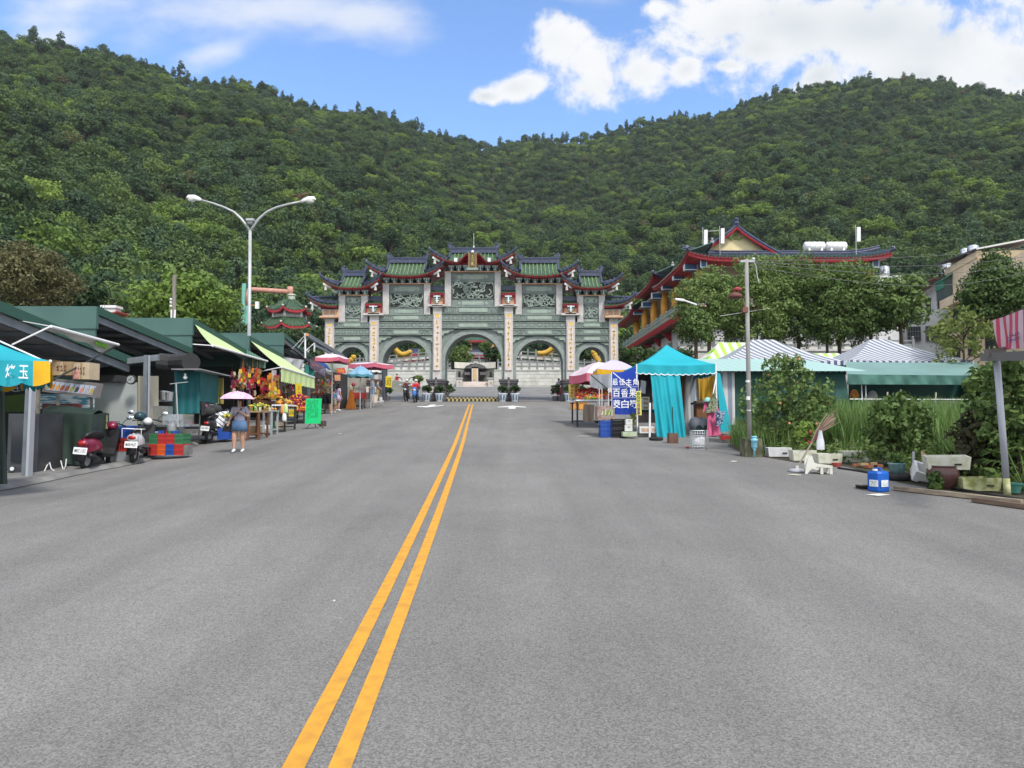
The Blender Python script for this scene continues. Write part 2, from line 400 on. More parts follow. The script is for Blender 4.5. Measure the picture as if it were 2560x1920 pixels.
LEDGE=[(-60,-9.2),(0,-9.2),(12.5,-9.25),(15,-9.15),(17,-8.95),(19,-9.3),(22,-9.85),(25,-10.2),(30,-10.7),(36,-11.2),(46,-12.0),(51,-12.0)]
REDGE=[(-60,8.0),(0,7.9),(9.3,7.6),(10.2,7.15),(11,6.9),(12,6.55),(13.2,6.75),(14.3,6.7),(15,6.0),(16,5.7),(17,5.5),(19,5.75),(21,7.2),(26,8.5),(40,10),(51,10.5)]
rd=MB();ny,nxr=150,26;v=[]
for j in range(ny+1):
 y=-60+57*(j/30) if j<30 else-3+(51.6+3)*((j-30)/(ny-30))
 a=lerp_list(LEDGE,y);b=lerp_list(REDGE,y)
 for i in range(nxr+1):
  x=a+(b-a)*i/nxr;v.append((x,y,gz(x,y)))
rd.add(v,[(j*(nxr+1)+i,j*(nxr+1)+i+1,(j+1)*(nxr+1)+i+1,(j+1)*(nxr+1)+i) for j in range(ny) for i in range(nxr)])
road=tag(link('road',rd.mesh('road',ASPH,True)),kind='structure')
YEL=mk('yellow_paint',(.60,.29,.032),(.40,.20,.035),scale=11,rough=.75,lo=.42,hi=.8,detail=9,bump=.25,bscale=120)
WPAINT=mk('white_road_paint',(.70,.70,.69),(.56,.56,.55),scale=14,rough=.8)
def strip(cl,w,mi=0,dz=.006):
 """painted strip along ground points"""
 mb=MB();vs=[]
 for i,p in enumerate(cl):
  d=V3(cl[min(i+1,len(cl)-1)])-V3(cl[max(i-1,0)]);nrm=V3((d.y,-d.x,0)).normalized()*w/2
  for s in(-1,1):
   q=V3(p)+nrm*s;vs.append((q.x,q.y,gz(q.x,q.y)+dz))
 mb.add(vs,[(2*i,2*i+1,2*i+3,2*i+2) for i in range(len(cl)-1)]);return mb
LN=[(1011,1177.7),(1060,1162),(1100,1150.3),(1120,1143.4),(1280,1078.6),(1434,1013),(1677,905),(1920,793)]
pts=[G(x,y) for y,x in LN];pts.append(pts[-1]+(pts[-1]-pts[-2])*2.2);pts=pts[::-1]
n=len(pts);my=sum(p.y for p in pts)/n;mx_=sum(p.x for p in pts)/n
fine=[]
for k in range(140):
 y=pts[0].y+(pts[-1].y-pts[0].y)*k/139
 x=lerp_list([(p.y,p.x) for p in pts],y);fine.append((x,y))
for _ in range(60):
 fine=[fine[0]]+[((fine[i-1][0]+2*fine[i][0]+fine[i+1][0])/4,fine[i][1]) for i in range(1,len(fine)-1)]+[fine[-1]]
for s in(-1,1):
 strip([(x+s*.1,y,0) for x,y in fine],.1).part('centre_line',YEL,road)
def arrow(px,py,down):
 c=G(px,py);mb=MB()
 sh=[(-.07,-1.9),(.07,-1.9),(.07,.3),(.55,.3),(0,1.9),(-.55,.3),(-.07,.3)]
 sh=[(-.15,-2.0),(.15,-2.0),(.15,.2),(.62,-.35),(.62,.35),(0,2.0),(-.62,.35),(-.62,-.35),(-.15,.2)]
 s=-1 if down else 1
 mb.add([(c.x+a*s*1.25,c.y+b*s*.85,gz(c.x+a*s*1.25,c.y+b*s*.85)+.007) for a,b in sh],[(0,1,2,8),(2,3,4,5,6,7,8)])
 mb.part('direction_arrow',WPAINT,road)
arrow(1076,1015,True);arrow(1280,1018,False)
LITTER=mk('litter_paper',(.7,.7,.66),(.55,.5,.4),scale=3)
lb=MB()
for px,py,s in((1457,1091,.16),(2195,1238,.13),(1985,1188,.1),(835,1504,.008),(1190,1052,.05),(1835,1154,.08),(850,1084,.05),(930,1021,.14),(900,1011,.12),(870,1011,.1)):
 c=G(px,py);a=rnd.uniform(0,3)
 lb.box((c.x,c.y,c.z+.008),(s*2.2,s*1.3,.008),rz=a)
tag(lb.solo('litter',LITTER,None,None),kind='stuff')
CONC=mk('worn_concrete',(.20,.195,.185),(.13,.13,.122),scale=2.2,rough=.9,bump=.25)
pv=MB();v=[];nyp=70
for j in range(nyp+1):
 y=4+47*j/nyp;a=lerp_list(LEDGE,y);wob=.12*mnoise.noise((y*.7,0,0))
 for x,dz in((a+.22+wob,.012),(a+.1+wob,.09),(a-4,.1),(a-16,.1)):v.append((x,y,gz(x,y)+dz))
pv.add(v,[(j*4+i,j*4+i+1,(j+1)*4+i+1,(j+1)*4+i)[::-1] for j in range(nyp) for i in range(3)])
tag(link('pavement',pv.mesh('pavement',CONC)),kind='structure')
gd=MB();v=[]
for j in range(61):
 y=6+45*j/60;a=lerp_list(REDGE,y)
 for k,dx in enumerate((-.05,.3,3,8,16,30)):v.append((a+dx,y,gz(a+dx,y)+(.01 if k==0 else-.02+.05*mnoise.noise((a+dx,y,0)))))
gd.add(v,[(j*6+i,j*6+i+1,(j+1)*6+i+1,(j+1)*6+i) for j in range(60) for i in range(5)])
tag(link('garden_soil',gd.mesh('garden_soil',SOIL)),kind='structure')
# trees
def leafy(mb,c,rad,n,size,rr,flat=.75,up=.25,mi=0,squash=1.0,asp=.6):
 """a tuft of leaf faces lying round a ball"""
 for _ in range(n):
  d=V3((rr.gauss(0,1),rr.gauss(0,1),rr.gauss(0,1)+up));d.normalize()
  k=rr.uniform(.72,1.06);p=V3(c)+V3((d.x*rad*k,d.y*rad*k,d.z*rad*k*squash))
  nr=(d+V3((rr.gauss(0,1),rr.gauss(0,1),rr.gauss(0,1)))*(1-flat)).normalized()
  a=nr.orthogonal().normalized();b=nr.cross(a);t=rr.uniform(0,6.28);a,b=a*math.cos(t)+b*math.sin(t),b*math.cos(t)-a*math.sin(t)
  s=size*rr.uniform(.6,1.35);a=a*s;b=b*s*asp
  mb.add([p-a,p-b,p+a,p+b],[(0,1,2,3)],mi)
def crown(seed,rx,rz,clumps,per,size,csize,zc=0,low=-.35,shape='round',mb=None,flat=.72):
 rr=random.Random(seed);mb=mb or MB()
 for i in range(clumps):
  for _ in range(30):
   d=V3((rr.gauss(0,1),rr.gauss(0,1),rr.gauss(0,1))).normalized()
   if d.z>low:break
  k=rr.uniform(.5,1.06)
  w=1.0
  if shape=='cone':w=max(.25,1-.75*max(0,d.z))
  if shape=='flat':k*=.9+.3*(1-abs(d.z))
  c=(d.x*rx*k*w,d.y*rx*k*w,zc+d.z*rz*k)
  leafy(mb,c,csize*rr.uniform(.65,1.25),per,size,rr,flat=flat,squash=.72)
 return mb
LF={'dark':leafmat('leaf_dark_green',(.018,.040,.014),(.044,.082,.026),(.100,.155,.044),.5,.45),'mid':leafmat('leaf_mid_green',(.028,.058,.017),(.076,.128,.033),(.165,.235,.054),.5,.45),'bright':leafmat('leaf_bright_green',(.055,.100,.018),(.140,.220,.036),(.260,.350,.060),.5,.4),'olive':leafmat('leaf_olive',(.050,.056,.020),(.100,.105,.036),(.160,.160,.060),.5,.4),'blue':leafmat('leaf_blue_green',(.022,.050,.024),(.052,.096,.042),(.100,.160,.068),.5,.45),}
LF['shrub']=leafmat('leaf_garden_shrub',(.040,.075,.022),(.095,.155,.042),(.175,.245,.075),2,.3)
BARK=mk('bark',(.10,.075,.05),(.05,.04,.028),scale=8,rough=.95,bump=.5,stretch=(1,1,.25))
kinds=[]
def tree_mesh(seed,leaf,h,rx,rz,shape,clumps,per,size,cs):
 mb=MB();crown(seed,rx,rz,clumps,per,size,cs,zc=h,shape=shape,mb=mb)
 mb.m=[0]*len(mb.f)
 mb.tube([(0,0,-2.5),(.1,0,h*.5),(0,.1,h)],[.22,.16,.06],5,1)
 for k in range(3):
  a=k*2.1+seed;mb.tube([(0,0,h*.55),(math.cos(a)*rx*.6,math.sin(a)*rx*.6,h+rz*.2)],[.1,.03],4,1)
 return mb.mesh('broadleaf_tree',[LF[leaf],BARK])
FT=[('dark','dark green round-crowned',tree_mesh(11,'dark',5.2,3.5,3.0,'round',46,40,.27,1.15)),('mid','mid green round-crowned',tree_mesh(12,'mid',5.4,3.7,2.8,'round',50,38,.27,1.1)),('bright','bright yellow-green spreading',tree_mesh(13,'bright',5.0,4.1,2.3,'flat',52,38,.28,1.05)),('olive','olive brown-tinged',tree_mesh(14,'olive',4.6,3.3,2.6,'round',42,36,.26,1.05)),('blue','blue-green tall',tree_mesh(15,'blue',6.4,3.0,3.8,'cone',46,38,.26,1.0)),('mid','mid green lopsided',tree_mesh(16,'mid',5.8,3.3,3.2,'flat',46,40,.27,1.2)),('dark','dark green tall',tree_mesh(17,'dark',6.6,2.9,3.9,'cone',46,40,.27,1.05)),('blue','feathery bamboo-like',tree_mesh(18,'blue',8.0,1.7,4.6,'round',30,40,.25,.85))]
WT=[26,25,12,3,13,17,12,3]
sp_rr=random.Random(5);cand=[]
def zone(u):
 return('the green-roofed shops' if u<-.47 else 'the street lamp and pagoda' if u<-.27 else 'the stone gate' if u<.21 else 'the red-eaved temple hall' if u<.52 else 'the apartment block')
y=66.0
while y<720:
 step=3.4+y*.0026
 x=-1.0*y
 while x<1.0*y:
  xx=x+sp_rr.uniform(-.45,.45)*step;yy=y+sp_rr.uniform(-.45,.45)*step;u=xx/yy
  yb=lerp_list(YB,u);yc=lerp_list(YC,u)
  if yb<yy<yc+26 and abs(u)<.92:
   nzv=mnoise.noise((xx/55,yy/70,9.1))+.5*mnoise.noise((xx/22,yy/25,4.4))
   w=list(WT)
   if nzv>.22:w[2]*=4;w[1]*=1.5
   if nzv<-.22:w[0]*=2.2;w[6]*=2
   if mnoise.noise((xx/40,yy/40,20))>.45:w[3]*=7
   if yy>yc-25:w[7]=22;w[4]=26;w[2]=2
   k=sp_rr.choices(range(8),w)[0]
   cand.append((yy,xx,k,sp_rr.choice((.7,.8,.9,1.0,1.3))*sp_rr.uniform(.85,1.15)*(1.15-.38*min(1,max(0,(yy-120)/230)))*(sp_rr.choice((.8,1,1.25)) if yy>yc-25 else 1),sp_rr.uniform(0,6.28),u))
  x+=step
 y+=step
cand.sort()
near=[c for c in cand if abs(c[5])<.74][:285];nset=set(near)
GRP='trees on the lower hillside'
for(yy,xx,k,s,a,u) in near:
 o=link('broadleaf_tree',FT[k][2],None,(xx,yy,hill(xx,yy)-.3));o.rotation_euler[2]=a;o.scale=(s,s,s*sp_rr.uniform(.9,1.15))
 tag(o,f'{FT[k][1]} tree low on the wooded hillside behind {zone(u)}','tree',GRP)
rest=[c for c in cand if c not in nset]
lib=bpy.data.collections.new('forest_kinds')
for i,f in enumerate(FT):
 o=bpy.data.objects.new('broadleaf_tree_kind',f[2]);lib.objects.link(o)
def forest_obj(pts_):
 me=bpy.data.meshes.new('forest');me.from_pydata([(c[1],c[0],hill(c[1],c[0])-.3) for c in pts_],[],[])
 for nm,ty,vals in(('kind_index','INT',[c[2] for c in pts_]),('size','FLOAT',[c[3] for c in pts_]),('turn','FLOAT',[c[4] for c in pts_])):
  at=me.attributes.new(nm,ty,'POINT');at.data.foreach_set('value',vals)
 o=link('forest',me);tag(o,kind='stuff')
 ng=bpy.data.node_groups.new('forest','GeometryNodeTree');ng.is_modifier=True
 ng.interface.new_socket('Geometry',in_out='INPUT',socket_type='NodeSocketGeometry');ng.interface.new_socket('Geometry',in_out='OUTPUT',socket_type='NodeSocketGeometry')
 N=ng.nodes;L=ng.links;gi=N.new('NodeGroupInput');go=N.new('NodeGroupOutput')
 ci=N.new('GeometryNodeCollectionInfo');ci.inputs['Collection'].default_value=lib;ci.inputs['Separate Children'].default_value=True;ci.inputs['Reset Children'].default_value=True
 ip=N.new('GeometryNodeInstanceOnPoints');ip.inputs['Pick Instance'].default_value=True
 def attr(nm,ty):
  a=N.new('GeometryNodeInputNamedAttribute');a.data_type=ty;a.inputs['Name'].default_value=nm;return a.outputs['Attribute']
 cx=N.new('ShaderNodeCombineXYZ');L.new(attr('turn','FLOAT'),cx.inputs[2])
 L.new(gi.outputs[0],ip.inputs['Points']);L.new(ci.outputs[0],ip.inputs['Instance']);L.new(attr('kind_index','INT'),ip.inputs['Instance Index'])
 L.new(attr('size','FLOAT'),ip.inputs['Scale']);L.new(cx.outputs[0],ip.inputs['Rotation']);L.new(ip.outputs[0],go.inputs[0])
 md=o.modifiers.new('forest','NODES');md.node_group=ng
forest_obj(rest)
print('forest',len(near),len(rest))
# memorial gate
STONE=mk('green_stone',(.190,.222,.203),(.140,.168,.156),scale=3.0,rough=.7,bump=.12,bscale=18)
STONE2=mk('carved_green_stone',(.26,.31,.27),(.175,.215,.19),scale=5,rough=.75,bump=.5,bscale=9)
STONE3=mk('pale_green_stone',(.30,.36,.30),(.24,.295,.25),scale=3,rough=.7)
GRAN=mk('pale_granite',(.50,.48,.455),(.39,.37,.355),scale=2.5,rough=.75,bump=.08,bscale=30)
GRAN2=mk('pink_granite',(.60,.52,.48),(.52,.45,.42),scale=3,rough=.7)
PEDG=mk('dark_plum_stone',(.13,.115,.12),(.085,.08,.085),scale=4,rough=.7)
GOLD=mk('gold_lettering',(.72,.50,.10),(.55,.36,.06),scale=9,rough=.4)
TILE=mk('green_glazed_tile',(.060,.108,.055),(.03,.062,.035),scale=5,rough=.3,spec=.5)
TILEL=mk('light_green_glaze',(.18,.26,.12),(.085,.145,.065),scale=6,rough=.25,spec=.5)
NAVY=mk('navy_glazed_ridge',(.058,.066,.115),(.034,.040,.072),scale=4,rough=.35,spec=.5)
REDP=mk('red_lacquer',(.36,.018,.028),(.22,.012,.02),scale=3,rough=.5)
PEACH=mk('peach_plaster',(.58,.36,.22),(.50,.30,.18),scale=3,rough=.8)
TEAL=mk('teal_painted_bracket',(.22,.40,.38),(.14,.26,.26),scale=9,rough=.6)
PALEB=mk('pale_painted_bracket',(.66,.74,.74),(.52,.60,.61),scale=9,rough=.6)
WHITE=mk('white_paint',(.62,.62,.61),rough=.6)
DARK=mk('black_and_shade',(.03,.035,.033),rough=.9)  # near-black: painted shade behind the pierced carvings, plain black elsewhere
BRONZE=mk('bronze_plaque',(.23,.15,.05),(.16,.10,.035),scale=5,rough=.45)
GY=51.5;GB=gz(-2.9,51.5)
GX=P(1181,900,GY).x
gate=thing('memorial_gate','five-arched green stone memorial gate with tiered green roofs across the road end','gate',(GX,GY,GB))
def gX(px):return P(px,900,GY).x
def gH(py):return P(1181,py,GY).z
D=1.9
def gp(mb,name,mats,par=None,smooth=False):return mb.part(name,mats,par or gate,smooth)
def pillar(x0,x1,top,board_top,board_bot,seed):
 xl,xr=gX(x0),gX(x1);zt=gH(top);c=(xl+xr)/2;w=xr-xl
 mb=MB();mb.bb((xl,GY-.32,GB),(xr,GY+D*.6,zt));mb.box((c,GY-.3,zt+.04),(w+.14,.5,.1))
 p=gp(mb,'pillar',GRAN)
 mb=MB();zb,zu=gH(board_bot),gH(board_top);fy=GY-.385
 mb.box((c,fy+.03,(zb+zu)/2),(w*.72,.07,zu-zb))
 for s in(-1,1):mb.box((c+s*w*.36,fy+.02,(zb+zu)/2),(.035,.09,zu-zb+.03))
 zd=zu-(zu-zb)*.085
 for z in(zb,zd,zu):mb.box((c,fy+.02,z),(w*.74,.09,.035))
 gp(mb,'couplet_board',GRAN2,p)
 mb=MB();n=9
 scribble(mb,(c,fy-.012,(zb+zd)/2),(1,0,0),(0,0,1),w*.44,(zd-zb)*.93,n,1,seed,0,.17,1)
 mb.box((c,fy-.006,(zu+zd)/2),(w*.46,.02,(zu-zd)*.62))
 gp(mb,'gold_lettering',GOLD,p)
 return p
PIL=[(814,837,793,810,905),(925,948,788,806,905),(1083,1105,769,785,926),(1261,1282.5,769,785,926),(1415,1437,788,806,926),(1522,1544,794,812,915)]
for i,a in enumerate(PIL):pillar(*a,seed=20+i)
for x0,x1,*_ in PIL:
 c=(gX(x0)+gX(x1))/2;ztop=gH(950);h=ztop-GB
 inner=x0 in(1083,1261)
 mb=MB();w=1.42
 mb.box((c,GY+.25,GB+.24),(w,2.7,.48));mb.box((c,GY+.25,GB+.52),(w*.86,2.5,.1))
 mb.box((c,GY+.25,GB+.48+(h-.86)/2+.08),(w*.8,2.4,h-.82));mb.box((c,GY+.25,ztop-.2),(w*.92,2.6,.16));mb.box((c,GY+.25,ztop-.06),(w,2.75,.12))
 ped=gp(mb,'pedestal',PEDG)
 mb=MB()
 for s in(-1,1):mb.box((c+s*w*.23,GY-.965,GB+.8),(w*.24,.06,.4))
 gp(mb,'relief_panel',GRAN2,ped)
 mb=MB();mb.lathe([(.05,0),(.15,.03),(.12,.15),(.16,.4),(.1,.62),(.13,.78),(.05,.95),(.01,1.02)],8,(c,GY-1.06,GB+.5));mb.ball((c,GY-1.06,ztop+.06),.1,8)
 gp(mb,'stone_lion',PEDG,ped)
def arch_bay(xl,xr,ztop,ac,ar,zc,bands,seed):
 """wall between two pillars pierced by a round arch, with stacked carved beams over it"""
 n=28;mb=MB()
 for fy,fl in((GY,False),(GY+D,True)):
  pts=[]
  arc=[(ac+ar*math.cos(math.pi*k/n),zc+ar*math.sin(math.pi*k/n)) for k in range(n+1)]
  low=[(ac+ar,GB)]+arc+[(ac-ar,GB)]
  for(a,b),(c_,d_) in zip(low,low[1:]):
   def up(x):return min(max(x,xl),xr)
   def fr(x,z):
    if z<=zc+.01:return(xr if x>ac else xl,z)
    t=math.atan2(z-zc,x-ac);kx=(xr-ac if x>ac else ac-xl);kz=ztop-zc
    cx,sz=math.cos(t),math.sin(t);m=min(kx/max(1e-6,abs(cx)),kz/max(1e-6,sz));return(ac+cx*m,zc+sz*m)
   p,q=fr(a,b),fr(c_,d_)
   mb.add([(a,fy,b),(c_,fy,d_),(q[0],fy,q[1]),(p[0],fy,p[1])],[(0,1,2,3) if not fl else(3,2,1,0)])
  for s in(-1,1):
   x=xr if s>0 else xl
   t=math.atan2(ztop-zc,x-ac);k=min(n-1,max(0,int((t/math.pi)*n)));a,b=arc[k],arc[k+1]
 prof_=[(ac+ar,GB)]+[(ac+ar*math.cos(math.pi*k/n),zc+ar*math.sin(math.pi*k/n)) for k in range(n+1)]+[(ac-ar,GB)]
 for(a,b),(c_,d_) in zip(prof_,prof_[1:]):mb.quad((a,GY,b),(a,GY+D,b),(c_,GY+D,d_),(c_,GY,d_))
 mb.weld();w=gp(mb,'arch_wall',STONE)
 mb=MB();t=.32;f=GY-.09
 inn=prof_;out=[(ac+ar+t,GB)]+[(ac+(ar+t)*math.cos(math.pi*k/n),zc+(ar+t)*math.sin(math.pi*k/n)) for k in range(n+1)]+[(ac-ar-t,GB)]
 out=[(min(max(x,xl),xr),min(z,ztop)) for x,z in out]
 for i in range(len(inn)-1):
  a,b,c_,d_=inn[i],inn[i+1],out[i+1],out[i]
  mb.add([(a[0],f,a[1]),(b[0],f,b[1]),(c_[0],f,c_[1]),(d_[0],f,d_[1]),(d_[0],GY,d_[1]),(c_[0],GY,c_[1]),(a[0],GY+.02,a[1]),(b[0],GY+.02,b[1])],[(0,1,2,3),(3,2,5,4),(0,6,7,1)])
 gp(mb,'arch_ring',mk('ring_stone',(.245,.28,.255),(.185,.215,.2),scale=6,rough=.7,bump=.2),w)
 mb=MB();r2=random.Random(seed)
 for s in(-1,1):
  x0=xr if s>0 else xl;ww=min(.9,(xr-xl)*.23);hh=ww*.5
  poly=[(x0,ztop),(x0-s*ww,ztop),(x0-s*ww*.92,ztop-hh*.25),(x0-s*ww*.6,ztop-hh*.35),(x0-s*ww*.5,ztop-hh*.6),(x0-s*ww*.2,ztop-hh*.62),(x0-s*ww*.12,ztop-hh),(x0,ztop-hh)]
  if s<0:poly=poly[::-1]
  mb.prism(poly,GY-.14,GY-.02)
 gp(mb,'corner_bracket',STONE3,w)
 for i,(za,zb_) in enumerate(bands):
  mb=MB();out_=.22-.05*(i%2);mb.bb((xl,GY-out_,zb_+.05),(xr,GY+D*.7,za))
  bm_=gp(mb,'carved_beam',STONE)
  mb=MB();hgt=za-zb_-.05;zc_=(za+zb_+.05)/2;fy=GY-out_-.02;W=xr-xl
  mb2=MB()
  if i==1 and W>2.5:
   k=7 if W>3.6 else 6
   for j in range(k):
    cx=xl+W*(j+.5)/k;a=W/k*.43;b=hgt*.40
    for(q0,q1) in(((-a,-b),(a,-b)),((a,-b),(a,b)),((a,b),(-a,b)),((-a,b),(-a,-b))):mb.bar((cx+q0[0],fy,zc_+q0[1]),(cx+q1[0],fy,zc_+q1[1]),.04,.03)
    mb.lathe([(.03,-.02),(b*.6,0),(b*.6,.03)],8,(cx,fy,zc_)) if False else mb.box((cx,fy,zc_),(b*.9,.04,b*.9),ry=.78)
  else:
   mb2.box(((xl+xr)/2,fy-.004,zc_),(W*.46,.05,hgt*.52))
   for s in(-1,1):
    for j in range(5):
     cx=(xl+xr)/2+s*W*(.27+.045*j);pts=[(cx+.09*math.sin(q*1.9+j),fy,zc_+hgt*.36*math.cos(q*1.3+j*1.7)) for q in range(5)]
     mb.tube(pts,.03,4)
  for z in(za-.035,zb_+.085):mb.box(((xl+xr)/2,fy,z),(W*.995,.05,.035))
  gp(mb,'carving',STONE2,bm_)
  if mb2.v:gp(mb2,'cartouche',STONE3,bm_)
bayx=[(837,925),(948,1083),(1105,1261),(1282.5,1415),(1437,1522)]
def bz(*ys):return[(gH(a),gH(b)) for a,b in zip(ys,ys[1:])]
arch_bay(gX(1105),gX(1261),gH(824),gX(1183),2.05,gH(905),bz(767,787.5,806,824),1)
for a,b in((948,1083),(1282.5,1415)):arch_bay(gX(a),gX(b),gH(841),(gX(a)+gX(b))/2,1.70,gH(909),bz(787,806,823.5,841),2)
for a,b in((837,925),(1437,1522)):arch_bay(gX(a),gX(b),gH(857),(gX(a)+gX(b))/2,.94,gH(900),bz(806,823,840,857),3)
def upper(x0,x1,top,bot,post,rows,seed,kind):
 xl,xr=gX(x0),gX(x1);zt,zb=gH(top),gH(bot);mb=MB();pw=gX(x0+post)-xl
 for s in(0,1):
  a=xl if s==0 else xr-pw;mb=MB();mb.bb((a,GY-.26,zb),(a+pw,GY+D*.5,zt));gp(mb,'upper_post',GRAN)
 mb=MB();mb.bb((xl+pw,GY-.06,zb),(xr-pw,GY+D*.45,zt));mb.box(((xl+xr)/2,GY+.3,zt+.03),(xr-xl+.1,1.2,.07),1)
 body=gp(mb,'upper_wall',[STONE,PEACH])
 za,zc_=gH(rows[0]),gH(rows[1]);il,ir=xl+pw,xr-pw;W=ir-il
 fy=GY-.08
 for a,b in((zt,za),(zc_,zb)):mb=MB();mb.box(((il+ir)/2,fy,(a+b)/2),(W*.98,.06,(a-b)*.94));gp(mb,'flat_panel',STONE,body)
 for a,b in((zt,za),(zc_,zb)):
  mb=MB();mb.box(((il+ir)/2,fy-.03,(a+b)/2),(W*.5,.04,(a-b)*.5))
  for s in(-1,1):mb.box(((il+ir)/2+s*W*.31,fy-.03,(a+b)/2),((a-b)*.4,.04,(a-b)*.4),ry=.785)
  gp(mb,'cartouche',STONE3,body)
 mb=MB();mb.box(((il+ir)/2,fy+.015,(za+zc_)/2),(W*.97,.05,(za-zc_)*.95));pn=gp(mb,'pierced_ground',DARK if kind!='small' else STONE,body)  # dark sheet paints the shade of the holes behind the relief
 mb=MB();r2=random.Random(seed);H=za-zc_
 cx0,cz0=(il+ir)/2,(za+zc_)/2
 for s in(-1,1):
  mb.box((cx0+s*W*.475,fy-.02,cz0),(.05,.08,H*.95));mb.box((cx0,fy-.02,cz0+s*H*.46),(W*.95,.08,.05))
 for k in range(46 if kind=='wide' else 30 if kind=='mid' else 14):
  ex,ez=(.44,.40) if kind=='wide' else(.40,.33)
  if kind!='wide':
   t=r2.uniform(0,6.28);q=math.sqrt(r2.random());x=cx0+W*ex*q*math.cos(t);z=cz0+H*ez*q*math.sin(t)
  else:x=cx0+r2.uniform(-ex,ex)*W;z=cz0+r2.uniform(-ez,ez)*H
  a=r2.uniform(0,6.28);pts=[];st=.085
  for q in range(9):
   pts.append((x,fy-.05-.03*math.sin(q),z));a+=r2.uniform(-.2,1.0)*(1 if k%2 else-1)
   x=min(max(x+math.cos(a)*st,cx0-W*.45),cx0+W*.45);z=min(max(z+math.sin(a)*st,cz0-H*.42),cz0+H*.42)
  mb.tube(pts,[.03,.055,.07,.075,.075,.07,.06,.045,.02],5)
 if kind=='mid':
  for s in(-1,1):
   mb.tube([(cx0+s*W*.46,fy-.03,cz0+H*.4),(cx0+s*W*.42,fy-.05,cz0),(cx0+s*W*.36,fy-.03,cz0-H*.38)],.05,5)
  mb.tube([(cx0-W*.24,fy-.04,cz0-H*.42),(cx0,fy-.05,cz0-H*.27),(cx0+W*.24,fy-.04,cz0-H*.42)],.06,5)
  mb.tube([(cx0+W*.42*math.cos(q*.35),fy-.04,cz0-H*.1+H*.5*math.sin(q*.35)) for q in range(10)],.03,5)
 gp(mb,'dragon_relief',STONE2,body,True)
upper(1112,1252,682,767,15.5,(704,750),5,'wide')
upper(957,1075.5,712,787,15.5,(734,771),6,'mid');upper(1289,1406,712,787,15.5,(734,771),7,'mid')
upper(847,919,740.5,806,16,(763,797),8,'small');upper(1443,1512,741,806,15,(763,797),9,'small')
